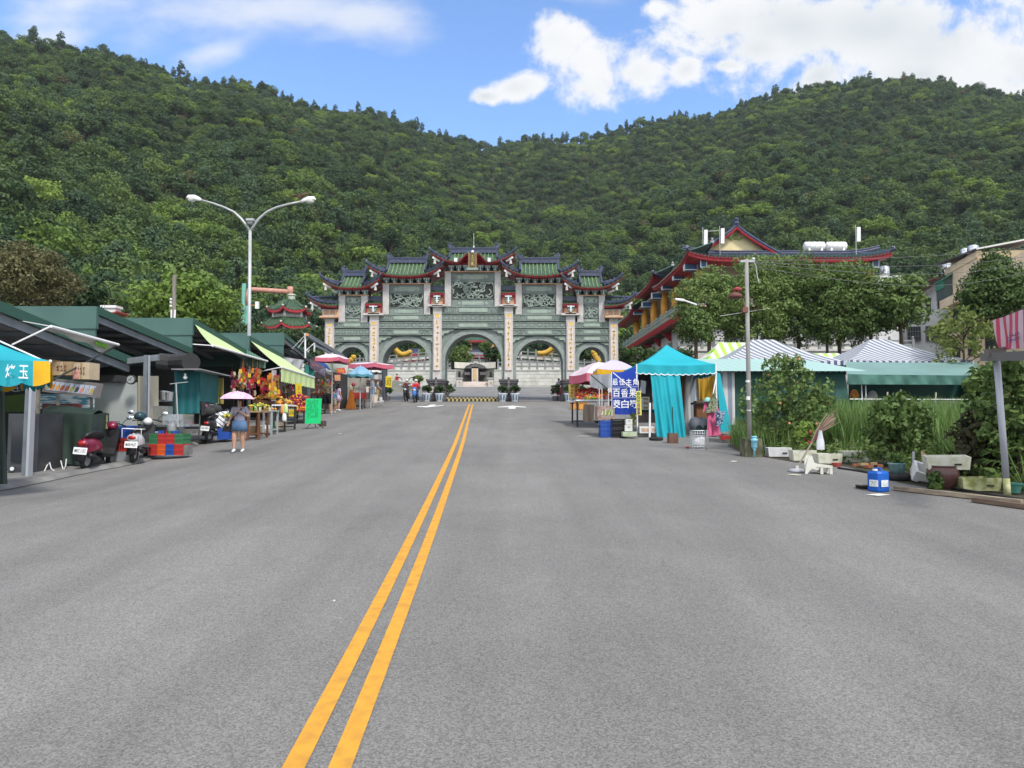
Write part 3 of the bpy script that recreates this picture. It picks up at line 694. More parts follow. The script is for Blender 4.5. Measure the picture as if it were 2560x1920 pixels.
def roof(name,cx,hr,he,zr,ze,zt,d,tilesp=.27,bump=0,half=0,rid=True,brn=6,brz=None,brw=None,zs=None,tip_curl=True,par=None):
 """hip-and-gable roof: steep middle under a navy ridge, lower wings sweeping up to the corner tips.
    hr / he half lengths of ridge and eaves, zr ridge foot, ze eaves middle, zt tips, d half depth, half: -1 / 1 keeps one side only"""
 yc=GY+.35;zs=zs if zs is not None else ze+(zr-ze)*.48
 def eave(x,y):
  a=min(1,abs(x)/he);e=ze+(zt-ze)*a**2.6
  if bump and y<0:e+=bump*math.exp(-(x/.82)**4)*max(0,-y/d)**.5
  return e
 def surf(x,y,wing):
  ax=abs(x);q=max(0,1-abs(y)/d);e=eave(x,y)
  top=zr if not wing else zs+(zt+.12-zs)*max(0,(ax-hr)/max(.01,he-hr))**1.3
  return e+max(.05,top-e)*q**1.35
 roof_mb=MB();n=7
 segs=[(-hr,hr,False,16),(-he,-hr,True,7),(hr,he,True,7)]
 if half:segs=[(0 if half>0 else-he,he if half>0 else 0,True,9)]
 for x0,x1,wing,k in segs:
  for s in(-1,1):
   roof_mb.grid(lambda a,b:(cx+x0+(x1-x0)*a,yc+s*d*(1-b),surf(x0+(x1-x0)*a,s*d*(1-b),wing)),k,n,0,flip=(s>0))
   roof_mb.grid(lambda a,b:(cx+x0+(x1-x0)*a,yc+s*d*(1-.02*b),eave(x0+(x1-x0)*a,s*d)-.02-.12*b),k,1,1,flip=(s<0))
   roof_mb.grid(lambda a,b:(cx+x0+(x1-x0)*a,yc+s*d*(.98-.9*b),eave(x0+(x1-x0)*a,s*d*(1-b))-.14+.06*b),k,2,1,flip=(s<0))
 if not half:
  for s in(-1,1):
   roof_mb.add([(cx+s*hr,yc-d*.6,surf(hr,d*.6,True)),(cx+s*hr,yc,zr),(cx+s*hr,yc+d*.6,surf(hr,d*.6,True)),(cx+s*hr,yc,zs-.1)],[(0,1,2),(0,2,3)],2)
 ro=gp(roof_mb,'roof',[TILE,REDP,NAVY],par)
 mb=MB()
 nt=int(2*he/tilesp)
 for i in range(nt+1):
  x=-he+2*he*i/nt
  if half and x*half<0:continue
  wing=abs(x)>hr or bool(half)
  for s in(-1,1):
   pts=[(cx+x,yc+s*(d+.015)*(1-b/6),surf(x,s*d*(1-b/6),wing)+.03) for b in range(7 if not wing else 6)]
   mb.tube(pts,.05 if not wing else.045,5,0 if not wing else 1)
 gp(mb,'tile_row',[TILEL,TILE],ro)
 mb=MB()
 for i in range(nt*2):
  x=-he+2*he*(i+.5)/(nt*2)
  if half and x*half<0:continue
  for s in(-1,1):mb.ball((cx+x,yc+s*(d+.02),eave(x,s*d)-.045),(.045,.03,.05),5,i%2)
 xa_,xb_=(-he,he) if not half else((0,he) if half>0 else(-he,0))
 for s in(-1,1):mb.tube([(cx+xa_+(xb_-xa_)*i/24,yc+s*(d+.01),eave(xa_+(xb_-xa_)*i/24,s*d)-.03) for i in range(25)],.025,4,0)
 gp(mb,'eave_tile',[TILE,REDP],ro)
 mb=MB()
 if rid and not half:
  rh=.34
  mb.box((cx,yc,zr+rh*.3),(2*hr+.1,.34,rh*.6));mb.box((cx,yc,zr+rh*.75),(2*hr+.16,.22,rh*.3));mb.box((cx,yc,zr+rh+.03),(2*hr+.2,.3,.1))
  for s in(-1,1):
   X=cx+s*hr
   mb.tube([(X-s*.1,yc,zr+.1),(X+s*.03,yc,zr+rh+.12),(X+s*.1,yc,zr+rh+.3),(X+s*.02,yc,zr+rh+.4),(X-s*.1,yc,zr+rh+.34)],[.14,.15,.12,.09,.05],6)
   mb.ball((X-s*.2,yc,zr+rh+.16),.1,6)
   for t in(-1,1):
    mb.tube([(X,yc+t*d*b,surf(hr*.999,d*b,False)+.08) for b in(0,.2,.45,.7)],[.1,.1,.1,.12],6)
 for s in(-1,1):
  if half and s!=half:continue
  for t in(-1,1):
   x0=hr if not half else.02;pts=[]
   for b in range(7):
    q=b/6;x=x0+(he-x0)*q;pts.append((cx+s*x,yc+t*d*(.55+.45*q),surf(x,d*(.55+.45*q),True)+.10+.05*q))
   if tip_curl:
    e=pts[-1];pts+=[(e[0]+s*.10,e[1]+t*.06,e[2]+.10),(e[0]+s*.06,e[1]+t*.05,e[2]+.26)]
   k=len(pts);mb.tube(pts,[.11]*(k-2)+[.09,.05] if tip_curl else.1,6)
   for q in(.25,.45,.65):
    x=x0+(he-x0)*q;mb.ball((cx+s*x,yc+t*d*(.55+.45*q),surf(x,d*(.55+.45*q),True)+.27),(.07,.07,.11),6)
  mb.tube([(cx+s*(x0+(he-x0)*b/5),yc,surf(x0+(he-x0)*b/5,0,True)+.07) for b in range(6)],.1,6)
 gp(mb,'ridge',NAVY,ro)
 mb=MB()
 for s in(-1,1):
  if half and s!=half:continue
  for t in(-1,1):
   X=cx+s*(he-.28);z=eave(he-.28,d)-.32
   mb.bar((X-s*.35,yc+t*(d-.28),z-.12),(X+s*.14,yc+t*(d-.06),z+.13),.1,.14,0)
 gp(mb,'corner_beam',WHITE,ro)
 mb=MB()
 for s in(-1,1):
  if half and s!=half:continue
  X=cx+s*(he-.3);z=eave(he-.3,d)-.55
  mb.lathe([(.02,.2),(.07,.16),(.09,0),(.11,-.1)],8,(X,yc-d+.12,z));mb.tube([(X,yc-d+.12,z+.2),(X,yc-d+.12,z+.4)],.012,4)
 gp(mb,'wind_bell',GRAN,ro)
 if brz:
  bw=brw or hr*1.25;zlo,zhi=brz;mb=MB()
  x0,x1=(-bw,bw) if not half else((0,bw) if half>0 else(-bw,0))
  mb.bb((cx+x0,yc-d*.42,zhi-.02),(cx+x1,yc+d*.42,zhi+.16))
  mb.bb((cx+x0*.98,yc-d*.2,zlo),(cx+x1*.98,yc+d*.2,zhi+.05),1)
  gp(mb,'eave_beam',[REDP,DARK],ro)
  for i in range(brn):
   x=x0+(x1-x0)*(i+.5)/brn;w=(x1-x0)/brn*.8;h=zhi-zlo
   mb=MB();f=yc-d*.2
   for k in range(4):
    q=(k+1)/4;mb.box((cx+x,f-.08-.09*k,zlo+h*(k+.5)/4),(w*(.35+.62*q),.14,h*.15),k%2)
    for e in(-1,0,1):mb.box((cx+x+e*w*.46*q,f-.12-.09*k,zlo+h*(k+.72)/4),(w*.15,.16,h*.13),(k+1)%2)
   mb.box((cx+x,f-.3,zlo+h*.55),(w*.13,.3,h*.85),1)
   gp(mb,'bracket',[TEAL,PALEB],ro)
 return ro
def U(x):return(gX(1181+x)-gX(1181))
roofc=roof('roof',gX(1183),U(59),U(104),gH(629)-.05,gH(659)-.18,gH(636)-.1,1.5,bump=.72,brn=7,brz=(gH(682),gH(665)),brw=U(64))
mb=MB();X=gX(1183);zb_=gH(682);mb.box((X,GY-1.22,(gH(680)+gH(643))/2),(.62,.1,gH(643)-gH(681)));mb.box((X,GY-1.1,gH(681)-.02),(.8,.5,.16),1)
pq=gp(mb,'name_plaque',[BRONZE,STONE2])
mb=MB();mb.box((X,GY-1.29,(gH(680)+gH(643))/2),(.34,.04,(gH(643)-gH(681))*.78));gp(mb,'plaque_field',mk('dark_plaque_field',(.10,.085,.05),rough=.5),pq)
mb=MB();scribble(mb,(X,GY-1.315,(gH(680)+gH(643))/2),(1,0,0),(0,0,1),.26,.8,3,1,4,0,.16,1);gp(mb,'gold_lettering',GOLD,pq)
mb=MB();mb.ball((X,GY-1.3,gH(640)),.12,10);[mb.box((X+s*U(41),GY-1.3,gH(660)),(.22,.2,.28)) for s in(-1,1)];gp(mb,'gate_lamp',WHITE)
mb=MB();mb.tube([(X,GY+.35,gH(616)),(X,GY+.35,gH(580))],.016,5);mb.ball((X,GY+.35,gH(592)),.03,6);mb.lathe([(.06,0),(.08,.06),(.04,.14),(.02,.2)],8,(X,GY+.35,gH(618)));gp(mb,'lightning_rod',WHITE)
for s in(-1,1):
 c=gX(1181+s*165) if s<0 else gX(1348)
 roof('roof',c,U(48),U(92),gH(655)-.02,gH(689)-.2,gH(667)-.1,1.42,brn=6,brz=(gH(711),gH(696)),brw=U(60))
 c=gX(881) if s<0 else gX(1477)
 roof('roof',c,U(27),U(72),gH(688)-.02,gH(718)-.2,gH(698)-.1,1.35,brn=4,brz=(gH(740),gH(726)),brw=U(42))
 c=gX(848) if s<0 else gX(1510);X2=gX(825.5) if s<0 else gX(1533)
 roof('roof',c,U(4),U(72),gH(746),gH(769),gH(748),1.25,half=s,brn=3,brz=(gH(792),gH(774)),brw=U(46),zs=gH(742))
 mb=MB();mb.bb((min(c,c+s*U(42)),GY-.3,gH(796)),(max(c,c+s*U(42)),GY+.9,gH(775)));mb.box((X2,GY,gH(795)),(1.3,1.4,.12));gp(mb,'cap_wall',PEACH)
 for(a,b,zt_,zm,zb2,zf) in(((914,957,741,762,771,787) if s<0 else(1406,1446,741,762,771,787)),((1075,1112,715,735,745,765) if s<0 else(1252,1290,715,735,745,765))):
  xa,xb=gX(a)+.02,gX(b)-.02;cx=(xa+xb)/2;w=xb-xa;d=.95;mb=MB();yc=GY+.35
  zR,zE=gH(zt_),gH(zm)
  for q in(-1,1):
   mb.grid(lambda i,j:(xa+w*i,yc+q*d*(1-j),zE+(zR-.25-zE)*j**1.3),4,4,0,flip=(q>0))
   for k in range(6):mb.tube([(xa+w*(k+.5)/6,yc+q*(d+.01)*(1-j/4),zE+(zR-.25-zE)*(j/4)**1.3+.03) for j in range(5)],.05,5,0)
   mb.box((cx,yc+q*d*.98,zE-.09),(w,.06,.16),1)
   for k in range(12):mb.ball((xa+w*(k+.5)/12,yc+q*(d+.03),zE-.04),(.045,.03,.05),5,k%2)
  mb.box((cx,yc,zR-.15),(w,.3,.3),2);mb.box((cx,yc,zR+.02),(w,.36,.08),2)
  ro=gp(mb,'infill_roof',[TILE,REDP,NAVY])
  mb=MB();mb.bb((xa,yc-d*.7,gH(zf)),(xb,yc+d*.7,gH(zb2)),0);mb.bb((xa,yc-d*.8,gH(zb2)),(xb,yc+d*.8,zE-.15),1)
  for e in(xa+.05,xb-.05):mb.box((e,yc-d*.72,(gH(zf)+gH(zb2))/2),(.1,.12,gH(zb2)-gH(zf)),1)
  gp(mb,'infill_wall',[PEACH,REDP],ro)
  mb=MB();h=gH(zm+2)-gH(zf-3);f=yc-d*.7
  for k in range(4):mb.box((cx,f-.07-.06*k,gH(zf-6)+h*k/5),(w*(.18+.1*k),.12,h*.1),k%2)
  mb.box((cx,f-.22,gH(zf-6)+h*.3),(.1,.2,h*.75),1);gp(mb,'bracket',[TEAL,PALEB],ro)
  mb=MB();mb.box((cx,GY-.3,gH(zf+1)),(w+.25,.5,.14));gp(mb,'capital',GRAN,ro)
# plaza behind the gate
PAVE=mk('plaza_paving',(.19,.185,.18),(.145,.145,.145),scale=.9,rough=.85)
pz=MB();v=[]
PLZ=[(51.6,3.0)]
nyp=44
for j in range(nyp+1):
 y=51.0+24.6*j/nyp
 for i in range(21):x=-17+32*i/20;v.append((x,y,gz(x,y)+.012))
pz.add(v,[(j*21+i,j*21+i+1,(j+1)*21+i+1,(j+1)*21+i) for j in range(nyp) for i in range(20)])
plaza=tag(link('plaza',pz.mesh('plaza',PAVE,True)),kind='structure')
mb=MB()
rr=random.Random(3)
for k in range(16):
 y=52.4+22*(k/16)**1.15
 for q in range(9):
  x=-16+30*(q+rr.uniform(0,.3))/9;w=rr.uniform(1.2,3.0);y2=y+rr.uniform(-.3,.3)
  mb.add([(x,y2,gz(0,y2)+.02),(x+w,y2+w*.06,gz(0,y2+w*.06)+.02),(x+w,y2+w*.06+.14,gz(0,y2+w*.06+.14)+.02),(x,y2+.14,gz(0,y2+.14)+.02)],[(0,1,2,3)])
mb.part('paving_joint',mk('pale_joint',(.48,.47,.44),rough=.9),plaza)
mb=MB();z=gz(-2.9,50.6)
x0,x1=gX(1119),gX(1247)
for k in range(26):
 xa=x0+(x1-x0)*k/26;xb=x0+(x1-x0)*(k+1)/26
 for r_ in range(2):
  y0=50.3+r_*.42;poly=[(y0,z+.0),(y0,z+.13+.1*r_),(y0+.42,z+.2+.1*r_),(y0+.42,z)]
  mb.prism(poly,xa,xb,'x',(k+r_)%2)
mb.solo('speed_hump',[mk('black_rubber',(.02,.02,.018),rough=.9),mk('yellow_rubber',(.46,.37,.15),(.28,.23,.10),scale=8,rough=.8)],'low black and yellow chequered hump under the middle arch of the stone gate','speed hump')
POTW=mk('white_planter',(.62,.66,.70),(.45,.5,.55),scale=6,rough=.6)
POTD=mk('dark_blue_panel',(.12,.16,.20),rough=.5)
sh=MB();crown(41,.36,.30,46,26,.05,.11,zc=.86,low=-.5,mb=sh);SHM=sh.mesh('foliage',LF['dark'])
def potted(x,y,label):
 t=thing('potted_shrub',label,'potted shrub',(x,y,gz(x,y)),0,'potted shrubs before the gate pillars')
 link('foliage',SHM,t);p=MB();p.lathe([(.21,.0),(.22,.03),(.32,.50),(.35,.52),(.35,.58),(.30,.58),(.29,.5)],8,(0,0,0),0)
 for k in range(8):a=k*math.pi/4+.39;p.box((.278*math.cos(a)*.985,.278*math.sin(a)*.985,.28),(.02,.12,.36),1,rz=a,ry=.21)
 p.part('planter',[POTW,POTD],t,world=False);return t
for px,lab in((1073,'left of the two white-potted round shrubs before the pillar left of the middle arch'),(1104,'right of the two white-potted round shrubs before the pillar left of the middle arch'),(1257,'left of the two white-potted round shrubs before the pillar right of the middle arch'),(1287,'right of the two white-potted round shrubs before the pillar right of the middle arch'),(1417,'white-potted round shrub beside the yellow sign in front of the right gate pillar')):
 q=G(px,1003);potted(q.x,50.0,lab)
mb=MB()
for px,h in((1122,0),(1391,0),(963,0),(1455,0)):
 X=gX(px);q=MB();crown(50+px,.33,.42,30,22,.06,.14,zc=.62,low=-.7,mb=q);q.v=[(a+X,b+GY+1.0,c+GB+.25) for a,b,c in q.v]
 lab={1122:'dark clipped bush behind the pedestal left of the middle arch',1391:'dark clipped bush beside the wheel-ramp pedestal right of the wide arch',963:'dark clipped bush behind the pedestal near the yellow banner',1455:'dark clipped bush behind the yellow sign at the right pedestal'}[px]
 q.lathe([(.2,-.35),(.26,.1)],8,(X,GY+1.0,GB+.3),1);q.solo('clipped_bush',[LF['dark'],PEDG],lab,'bush',group='clipped bushes at the gate')
# terraces and shrine behind the gate
BLOCK=mk('white_stone_blocks',(.56,.56,.52),(.44,.44,.40),scale=1.6,rough=.85,bump=.15)
BAL=mk('grey_balustrade_stone',(.24,.25,.25),(.17,.18,.18),scale=3,rough=.8)
CREAM=mk('cream_wall',(.60,.54,.40),(.50,.44,.32),scale=1.2,rough=.85)
DGREY=mk('dark_grey_stone',(.25,.255,.225),(.19,.195,.17),scale=2,rough=.8)
YW=75.0
def block_wall(x0,x1,y,z0,z1,label,th=.5,rows=5):
 mb=MB();rr=random.Random(int(x0*7+99));h=(z1-z0)/rows
 for r_ in range(rows):
  x=x0
  while x<x1-.01:
   w=min(rr.uniform(.8,1.5),x1-x);mb.box((x+w/2,y+rr.uniform(-.012,.012),z0+h*(r_+.5)),(w-.025,th,h-.025));x+=w
 mb.bb((x0,y-th*.4,z0),(x1,y+th*.4,z1-.02));mb.box(((x0+x1)/2,y,z1+.05),(x1-x0,th+.14,.1))
 return mb.solo('retaining_wall',BLOCK,label,'wall')
def X(px,d):return P(px,1000,d).x
def Z(py,d):return P(1280,py,d).z
zt=Z(927,YW)
block_wall(X(720,YW),X(1140,YW),YW,gz(0,YW)-.3,zt,'white block retaining wall seen through the arches left of the shrine')
block_wall(X(1235,YW),X(1600,YW),YW,gz(0,YW)-.3,zt,'white block retaining wall seen through the arches right of the shrine')
tb=MB();xs_=[(-26,YW+.2),(X(1139,76),77.4),(X(1236,76),YW+.2),(17,YW+.2)]
for(a,y),(b,_) in zip(xs_,xs_[1:]):tb.bb((a,y,2),(b,130,zt-.08))
tb.weld();tag(link('terrace',tb.mesh('terrace',SOIL)),kind='structure')
def balustrade(p,q,label,n=9,h=.95,panel=True,group='stone balustrades behind the gate'):
 p,q=V3(p),V3(q);t=thing('stone_balustrade',label,'balustrade',p,0,group)
 for k in range(n+1):
  a=p.lerp(q,k/n);mb=MB();mb.box((a.x,a.y,a.z+h*.5),(.18,.18,h));mb.ball((a.x,a.y,a.z+h+.09),(.1,.1,.13),8);mb.part('post',BAL,t)
 mb=MB()
 for f in(.82,.42):mb.bar(p+V3((0,0,h*f)),q+V3((0,0,h*f)),.1,.12)
 mb.weld();mb.part('rail',BAL,t)
 if panel:
  mb=MB();mb.bar(p+V3((0,.02,h*.22)),q+V3((0,.02,h*.22)),.06,.34);mb.part('panel',BLOCK,t)
 return t
balustrade((X(850,75.1),75.1,zt+.1),(X(1118,75.1),75.1,zt+.1),'grey stone balustrade on the white wall left of the shrine, behind the left arches',14)
balustrade((X(1245,75.1),75.1,zt+.1),(X(1560,75.1),75.1,zt+.1),'grey stone balustrade on the white wall right of the shrine, behind the right arches',16)
balustrade((X(880,80),80,Z(915,80)),(X(1120,80),80,Z(893,80)),'grey balustrade climbing to the right up the ramp behind the left arches',13)
balustrade((X(1260,80),80,Z(893,80)),(X(1560,80),80,Z(915,80)),'grey balustrade sloping down to the right behind the right arches',15)
for a,b,pa,pb in((880,1120,918,896),(1260,1560,896,918)):
 mb=MB();xa,xb=X(a,80),X(b,80);mb.prism([(xa,4),(xb,4),(xb,Z(pb,80)+.05),(xa,Z(pa,80)+.05)],80.2,84,'y');tag(link('ramp',mb.mesh('ramp',BLOCK)),kind='structure')
t=thing('shrine_wall','grey curved shrine wall with upright gold stele seen through the middle arch','shrine',(X(1187,76),76,gz(0,76)))
mb=MB();n=14;zb=gz(0,76)-.2
xl,xr=X(1136,76),X(1239,76);z1,z2=Z(920,76),Z(905,76);CREAMW=mk('off_white_band',(.66,.64,.56),(.56,.54,.46),scale=2)
def bow(k):return xl+(xr-xl)*k/n,76+1.1*math.sin(math.pi*k/n)
for k in range(n):
 (a,ya),(b,yb_)=bow(k),bow(k+1)
 mb.add([(a,ya,zb),(b,yb_,zb),(b,yb_,z1),(a,ya,z1)],[(0,1,2,3)],0)
 mb.add([(a,ya-.12,z1),(b,yb_-.12,z1),(b,yb_-.12,z2),(a,ya-.12,z2),(a,ya+.5,z2),(b,yb_+.5,z2)],[(0,1,2,3),(3,2,5,4)],1)
mb.weld();mb.part('curved_wall',[DGREY,CREAMW],t)
balustrade((X(1150,79),79,Z(907,79)),(X(1230,79),79,Z(907,79)),'short grey balustrade above the shrine, seen through the middle arch',5,h=.8)
mb=MB();xc=X(1187,75.8);mb.bb((X(1179,75.8),75.9,Z(955,75.8)),(X(1195,75.8),76.6,z1+.1));st=mb.part('stele',GRAN2,t)
mb=MB();mb.bb((X(1183,75.8),75.84,Z(950,75.8)),(X(1191,75.8),75.9,z1-.1));fld=mb.part('gilded_field',mk('gilt_field',(.55,.42,.20),(.45,.32,.14),scale=6,rough=.5),st)
mb=MB();pts=[(X(1160+56*k/10,75.9),Z(921-12.5*(math.sin(math.pi*k/10)**.7)-(1.5 if k%2 else 0),75.9)) for k in range(11)];mb.prism([(a,b) for a,b in pts],75.9,76.9,'y');mb.part('mountain_stone',mk('rough_grey_rock',(.15,.15,.145),(.07,.07,.07),scale=5,rough=.95,bump=.8),t)
mb=MB()
for s in(1168,1207):mb.box((X(s,76),76.3,Z(934,76)),(.6,.9,.3))
for s in(1168,):pass
mb.part('name_tablet',PEDG,t)
mb=MB()
for k in range(4):z0=gz(0,74.2);mb.bb((X(1157,75),73.9+.32*k,z0-.3),(X(1220,75),75.6,z0+(k+1)*.145))
mb.part('steps',GRAN2,t)
for a,b,lab in((1141,1156,'white stone pedestal with gold character left of the shrine steps'),(1220,1234,'white stone pedestal with gold character right of the shrine steps')):
 t2=thing('stone_pedestal',lab,'pedestal',((X(a,74)+X(b,74))/2,74,gz(0,74)),0,'white pedestals by the shrine')
 mb=MB();mb.bb((X(a,74),73.7,gz(0,74)-.1),(X(b,74),74.3,Z(946,74)));mb.box((t2.location.x,74,Z(946,74)),(.75,.75,.1));mb.part('block',GRAN,t2)
 mb=MB();scribble(mb,(t2.location.x,73.68,Z(957,74)),(1,0,0),(0,0,1),.3,.35,1,1,a,0,.14,1);mb.part('gold_lettering',GOLD,t2)
 mb=MB();c=V3((t2.location.x,74,Z(945,74)+.05))
 mb.ball(c+V3((0,0,.28)),(.17,.22,.26),8);mb.ball(c+V3((0,-.15,.52)),(.14,.14,.15),8);[mb.tube([c+V3((s*.09,-.18,0)),c+V3((s*.09,-.16,.3))],.045,5) for s in(-1,1)];mb.tube([c+V3((0,.2,.2)),c+V3((0,.28,.5))],.04,5)
 mb.solo('stone_lion',DARK,lab.replace('white stone pedestal with gold character','small dark stone lion on the white pedestal'),'statue',group='small lions by the shrine',smooth=True)
def pavilion(px0,px1,pe,pr,d,label,roofm,wallm=None,col=REDP,hw=3.0,cat='pavilion'):
 xl,xr=X(px0,d),X(px1,d);ze,zr=Z(pe,d),Z(pr,d);t=thing('pavilion',label,cat,((xl+xr)/2,d,zt));cx=(xl+xr)/2;w=(xr-xl)
 mb=MB();dd=hw
 for s in(-1,1):
  mb.grid(lambda a,b:(cx+(a-.5)*w*(1-.25*b),d+dd/2+s*dd*.6*(1-b),ze+.35*abs(a-.5)**3*4*(1-b)+(zr-ze)*b**1.4),10,5,0,flip=(s>0))
  for k in range(int(w/.3)):
   a=(k+.5)/int(w/.3);mb.tube([(cx+(a-.5)*w*(1-.25*b/5),d+dd/2+s*(dd*.6*(1-b/5)+.01),ze+.03+.35*abs(a-.5)**3*4*(1-b/5)+(zr-ze)*(b/5)**1.4) for b in range(6)],.05,4,0)
 mb.box((cx,d+dd/2,zr+.1),(w*.78,.3,.35),2);mb.box((cx,d-dd*.1+.02,ze-.12),(w*.97,.1,.28),1)
 mb.part('roof',[roofm,REDP,NAVY],t)
 mb=MB();mb.bb((cx-w*.4,d+.3,zt-.2),(cx+w*.4,d+dd-.2,ze-.05));wl=mb.part('wall',wallm or PEACH,t)
 for k in range(4):
  mb=MB();x=cx+w*.42*(k/1.5-1);mb.tube([(x,d-.05,zt-.1),(x,d-.05,ze)],.16,8);mb.part('column',col,t)
 mb=MB();mb.bb((cx-w*.1,d+.24,zt),(cx+w*.1,d+.3,ze-.4));mb.part('doorway',DARK,wl)
 return t
pavilion(1166,1218,888,877,100,'grey-tiled low roof with red eave above the shrine, seen through the middle arch',mk('grey_roof_tile',(.20,.21,.22),(.13,.14,.15),scale=4,rough=.6),REDP)
pavilion(1140,1240,852,838,118,'orange-columned temple front high behind the pavilion in the middle arch',TILE,PEACH,mk('orange_column',(.62,.27,.07),(.5,.2,.05),scale=3),cat='temple')
pavilion(1012,1052,886,874,92,'small red-eaved pavilion behind the yellow lanterns in the left wide arch',NAVY,mk('blue_panel',(.18,.28,.36),rough=.7))
def pompom(px,pt,pb,w,d,label,leaf='mid',seed=1,trunk=True):
 x=X(px,d);z0,z1=Z(pb,d),Z(pt,d);r=w/2/FPX*d;t=thing('clipped_tree',label,'tree',(x,d,max(zt-.1,gz(x,d)) if d>YW else gz(x,d)),0,'clipped round trees behind the gate')
 mb=MB();crown(seed,r*.86,(z1-z0)/2*.86,60,30,.13,r*.32,zc=(z0+z1)/2-t.location.z,low=-.8,mb=mb);mb.part('crown',LF[leaf],t,world=False)
 mb=MB();mb.tube([(0,0,-.1),(.1,0,(z0-t.location.z)*.6),(0,0,(z0+z1)/2-t.location.z)],[.2,.15,.08],6);mb.part('trunk',BARK,t,world=False)
for i,a in enumerate([(1146,860,918,74,78,'large clipped tree at the left in the middle arch'),(1158,848,880,42,86,'clipped tree behind the large one, upper left in the middle arch'),(1215,848,884,36,86,'clipped tree at upper right in the middle arch'),(1232,862,908,48,78,'clipped tree at right in the middle arch before the taller one'),(1252,884,912,20,77,'small clipped tree tucked at the right edge of the middle arch'),(1000,874,905,44,82,'dark clipped tree under the yellow lanterns in the left wide arch'),(1062,872,900,30,84,'clipped tree at the right side of the left wide arch'),(1335,872,902,30,84,'clipped tree left of the yellow lanterns in the right wide arch'),(1390,878,912,50,82,'clipped tree below the yellow lanterns in the right wide arch'),(1305,870,900,40,88,'clipped tree by the white pole in the right wide arch'),(1462,868,905,50,80,'dark clipped tree inside the smallest right arch'),(1498,872,910,40,84,'dark clipped tree at right inside the smallest right arch'),(1045,940,954,24,70,'small umbrella-shaped clipped tree on the plaza behind the scooters')]):
 pompom(a[0],a[1],a[2],a[3],a[4],a[5],('mid','dark')[i%2],60+i)
LANT=mk('yellow_lantern',(.54,.33,.04),(.43,.25,.03),scale=6,rough=.6)
lm=MB();lm.lathe([(.05,-.26),(.22,-.2),(.3,0),(.22,.2),(.05,.26)],10);LAM=lm.mesh('lantern_body',LANT,True)
tm=MB();tm.tube([(0,0,-.26),(0,0,-.6)],.03,4);TAM=tm.mesh('tassel',mk('lantern_tassel',(.6,.3,.03),rough=.7))
def lanterns(pa,pb,n,d,sag,label):
 a,b=P(*pa,d),P(*pb,d)
 for k in range(n):
  q=k/(n-1);p=a.lerp(b,q)-V3((0,0,sag*math.sin(math.pi*q)));t=thing('lantern',label,'lantern',p+V3((0,0,-.26)),0,'yellow lanterns behind the gate');link('lantern_body',LAM,t,(0,0,.26));link('tassel',TAM,t,(0,0,.26))
lanterns((984,868),(1024,880),11,78,.5,'round yellow lantern in the hanging row seen through the left wide arch')
lanterns((1348,883),(1384,867),10,78,.25,'round yellow lantern in the hanging row seen through the right wide arch')
lanterns((1484,880),(1497,902),5,74,.1,'round yellow lantern hanging in the smallest right arch')
lanterns((868,905),(884,893),4,72,.1,'round yellow lantern hanging in the smallest left arch')
mb=MB();p=P(1303,880,82);mb.tube([(p.x,p.y,zt),(p.x,p.y,Z(866,82))],.06,6);mb.solo('flag_pole',WHITE,'white pole behind the right wide arch','pole')
t=thing('planter_bed','dark stone planting bed with low hoop rails on the plaza behind the left arch','planter',(X(1003,66),66,gz(0,66)))
mb=MB();mb.prism([(X(968,66),gz(0,66)-.1),(X(1040,66),gz(0,66)-.1),(X(1040,66),Z(960,66)),(X(985,66),Z(951,66)),(X(968,66),Z(953,66))],66,67.5,'y');mb.part('kerb',DGREY,t)
for px in(985,1020):
 mb=MB();mb.tube([(X(px+k*20/6,66),66.2,Z(951-8*math.sin(math.pi*k/6)**.5,66)) for k in range(7)],.04,5);mb.part('hoop_rail',DARK,t)
# incense burner pagoda with its flue
PD=75.0;PX=X(721,PD)
t=thing('pagoda_burner','two-tiered green-roofed hexagonal burner pagoda left of the gate','pagoda',(PX,PD,gz(PX,PD)))
def hexroof(pe,pt,r,rt,rows,par):
 ze,z1=Z(pe,PD),Z(pt,PD);mb=MB();n=6;sub=8;A=R(30)
 def pnt(k,f,b):
  a0=A+k*math.pi/3;a1=A+(k+1)*math.pi/3
  c=V3((math.cos(a0),math.sin(a0),0)).lerp(V3((math.cos(a1),math.sin(a1),0)),f);rr_=rt+(r-rt)*b**.85;lift=.42*(abs(f-.5)*2)**3*b**3
  return(PX+c.x*rr_,PD+c.y*rr_,ze+(z1-ze)*(1-b)**1.35+lift)
 for k in range(n):
  mb.grid(lambda f,b:pnt(k,f,b),sub,6,0)
  mb.grid(lambda f,b:tuple(V3(pnt(k,f,1))+V3((0,0,-.02-.26*b))),sub,1,1);mb.grid(lambda f,b:tuple(V3(pnt(k,f,1-.55*b))*0+V3((pnt(k,f,1-.5*b)[0],pnt(k,f,1-.5*b)[1],pnt(k,f,1)[2]-.28))),sub,1,1)
  for j in range(rows):mb.tube([V3(pnt(k,(j+.5)/rows,b/5))+V3((0,0,.04)) for b in range(6)],.055,4,0)
  mb.tube([V3(pnt(k,0,b/6))+V3((0,0,.08)) for b in range(7)],.1,5,0)
 ro=mb.part('roof',[TILE,REDP],par)
 mb=MB();[mb.ball(V3(pnt(k,0,1))+V3((0,0,.0)),.12,6) for k in range(6)];mb.part('eave_knob',GRAN2,ro)
HEX=[(1,0)]
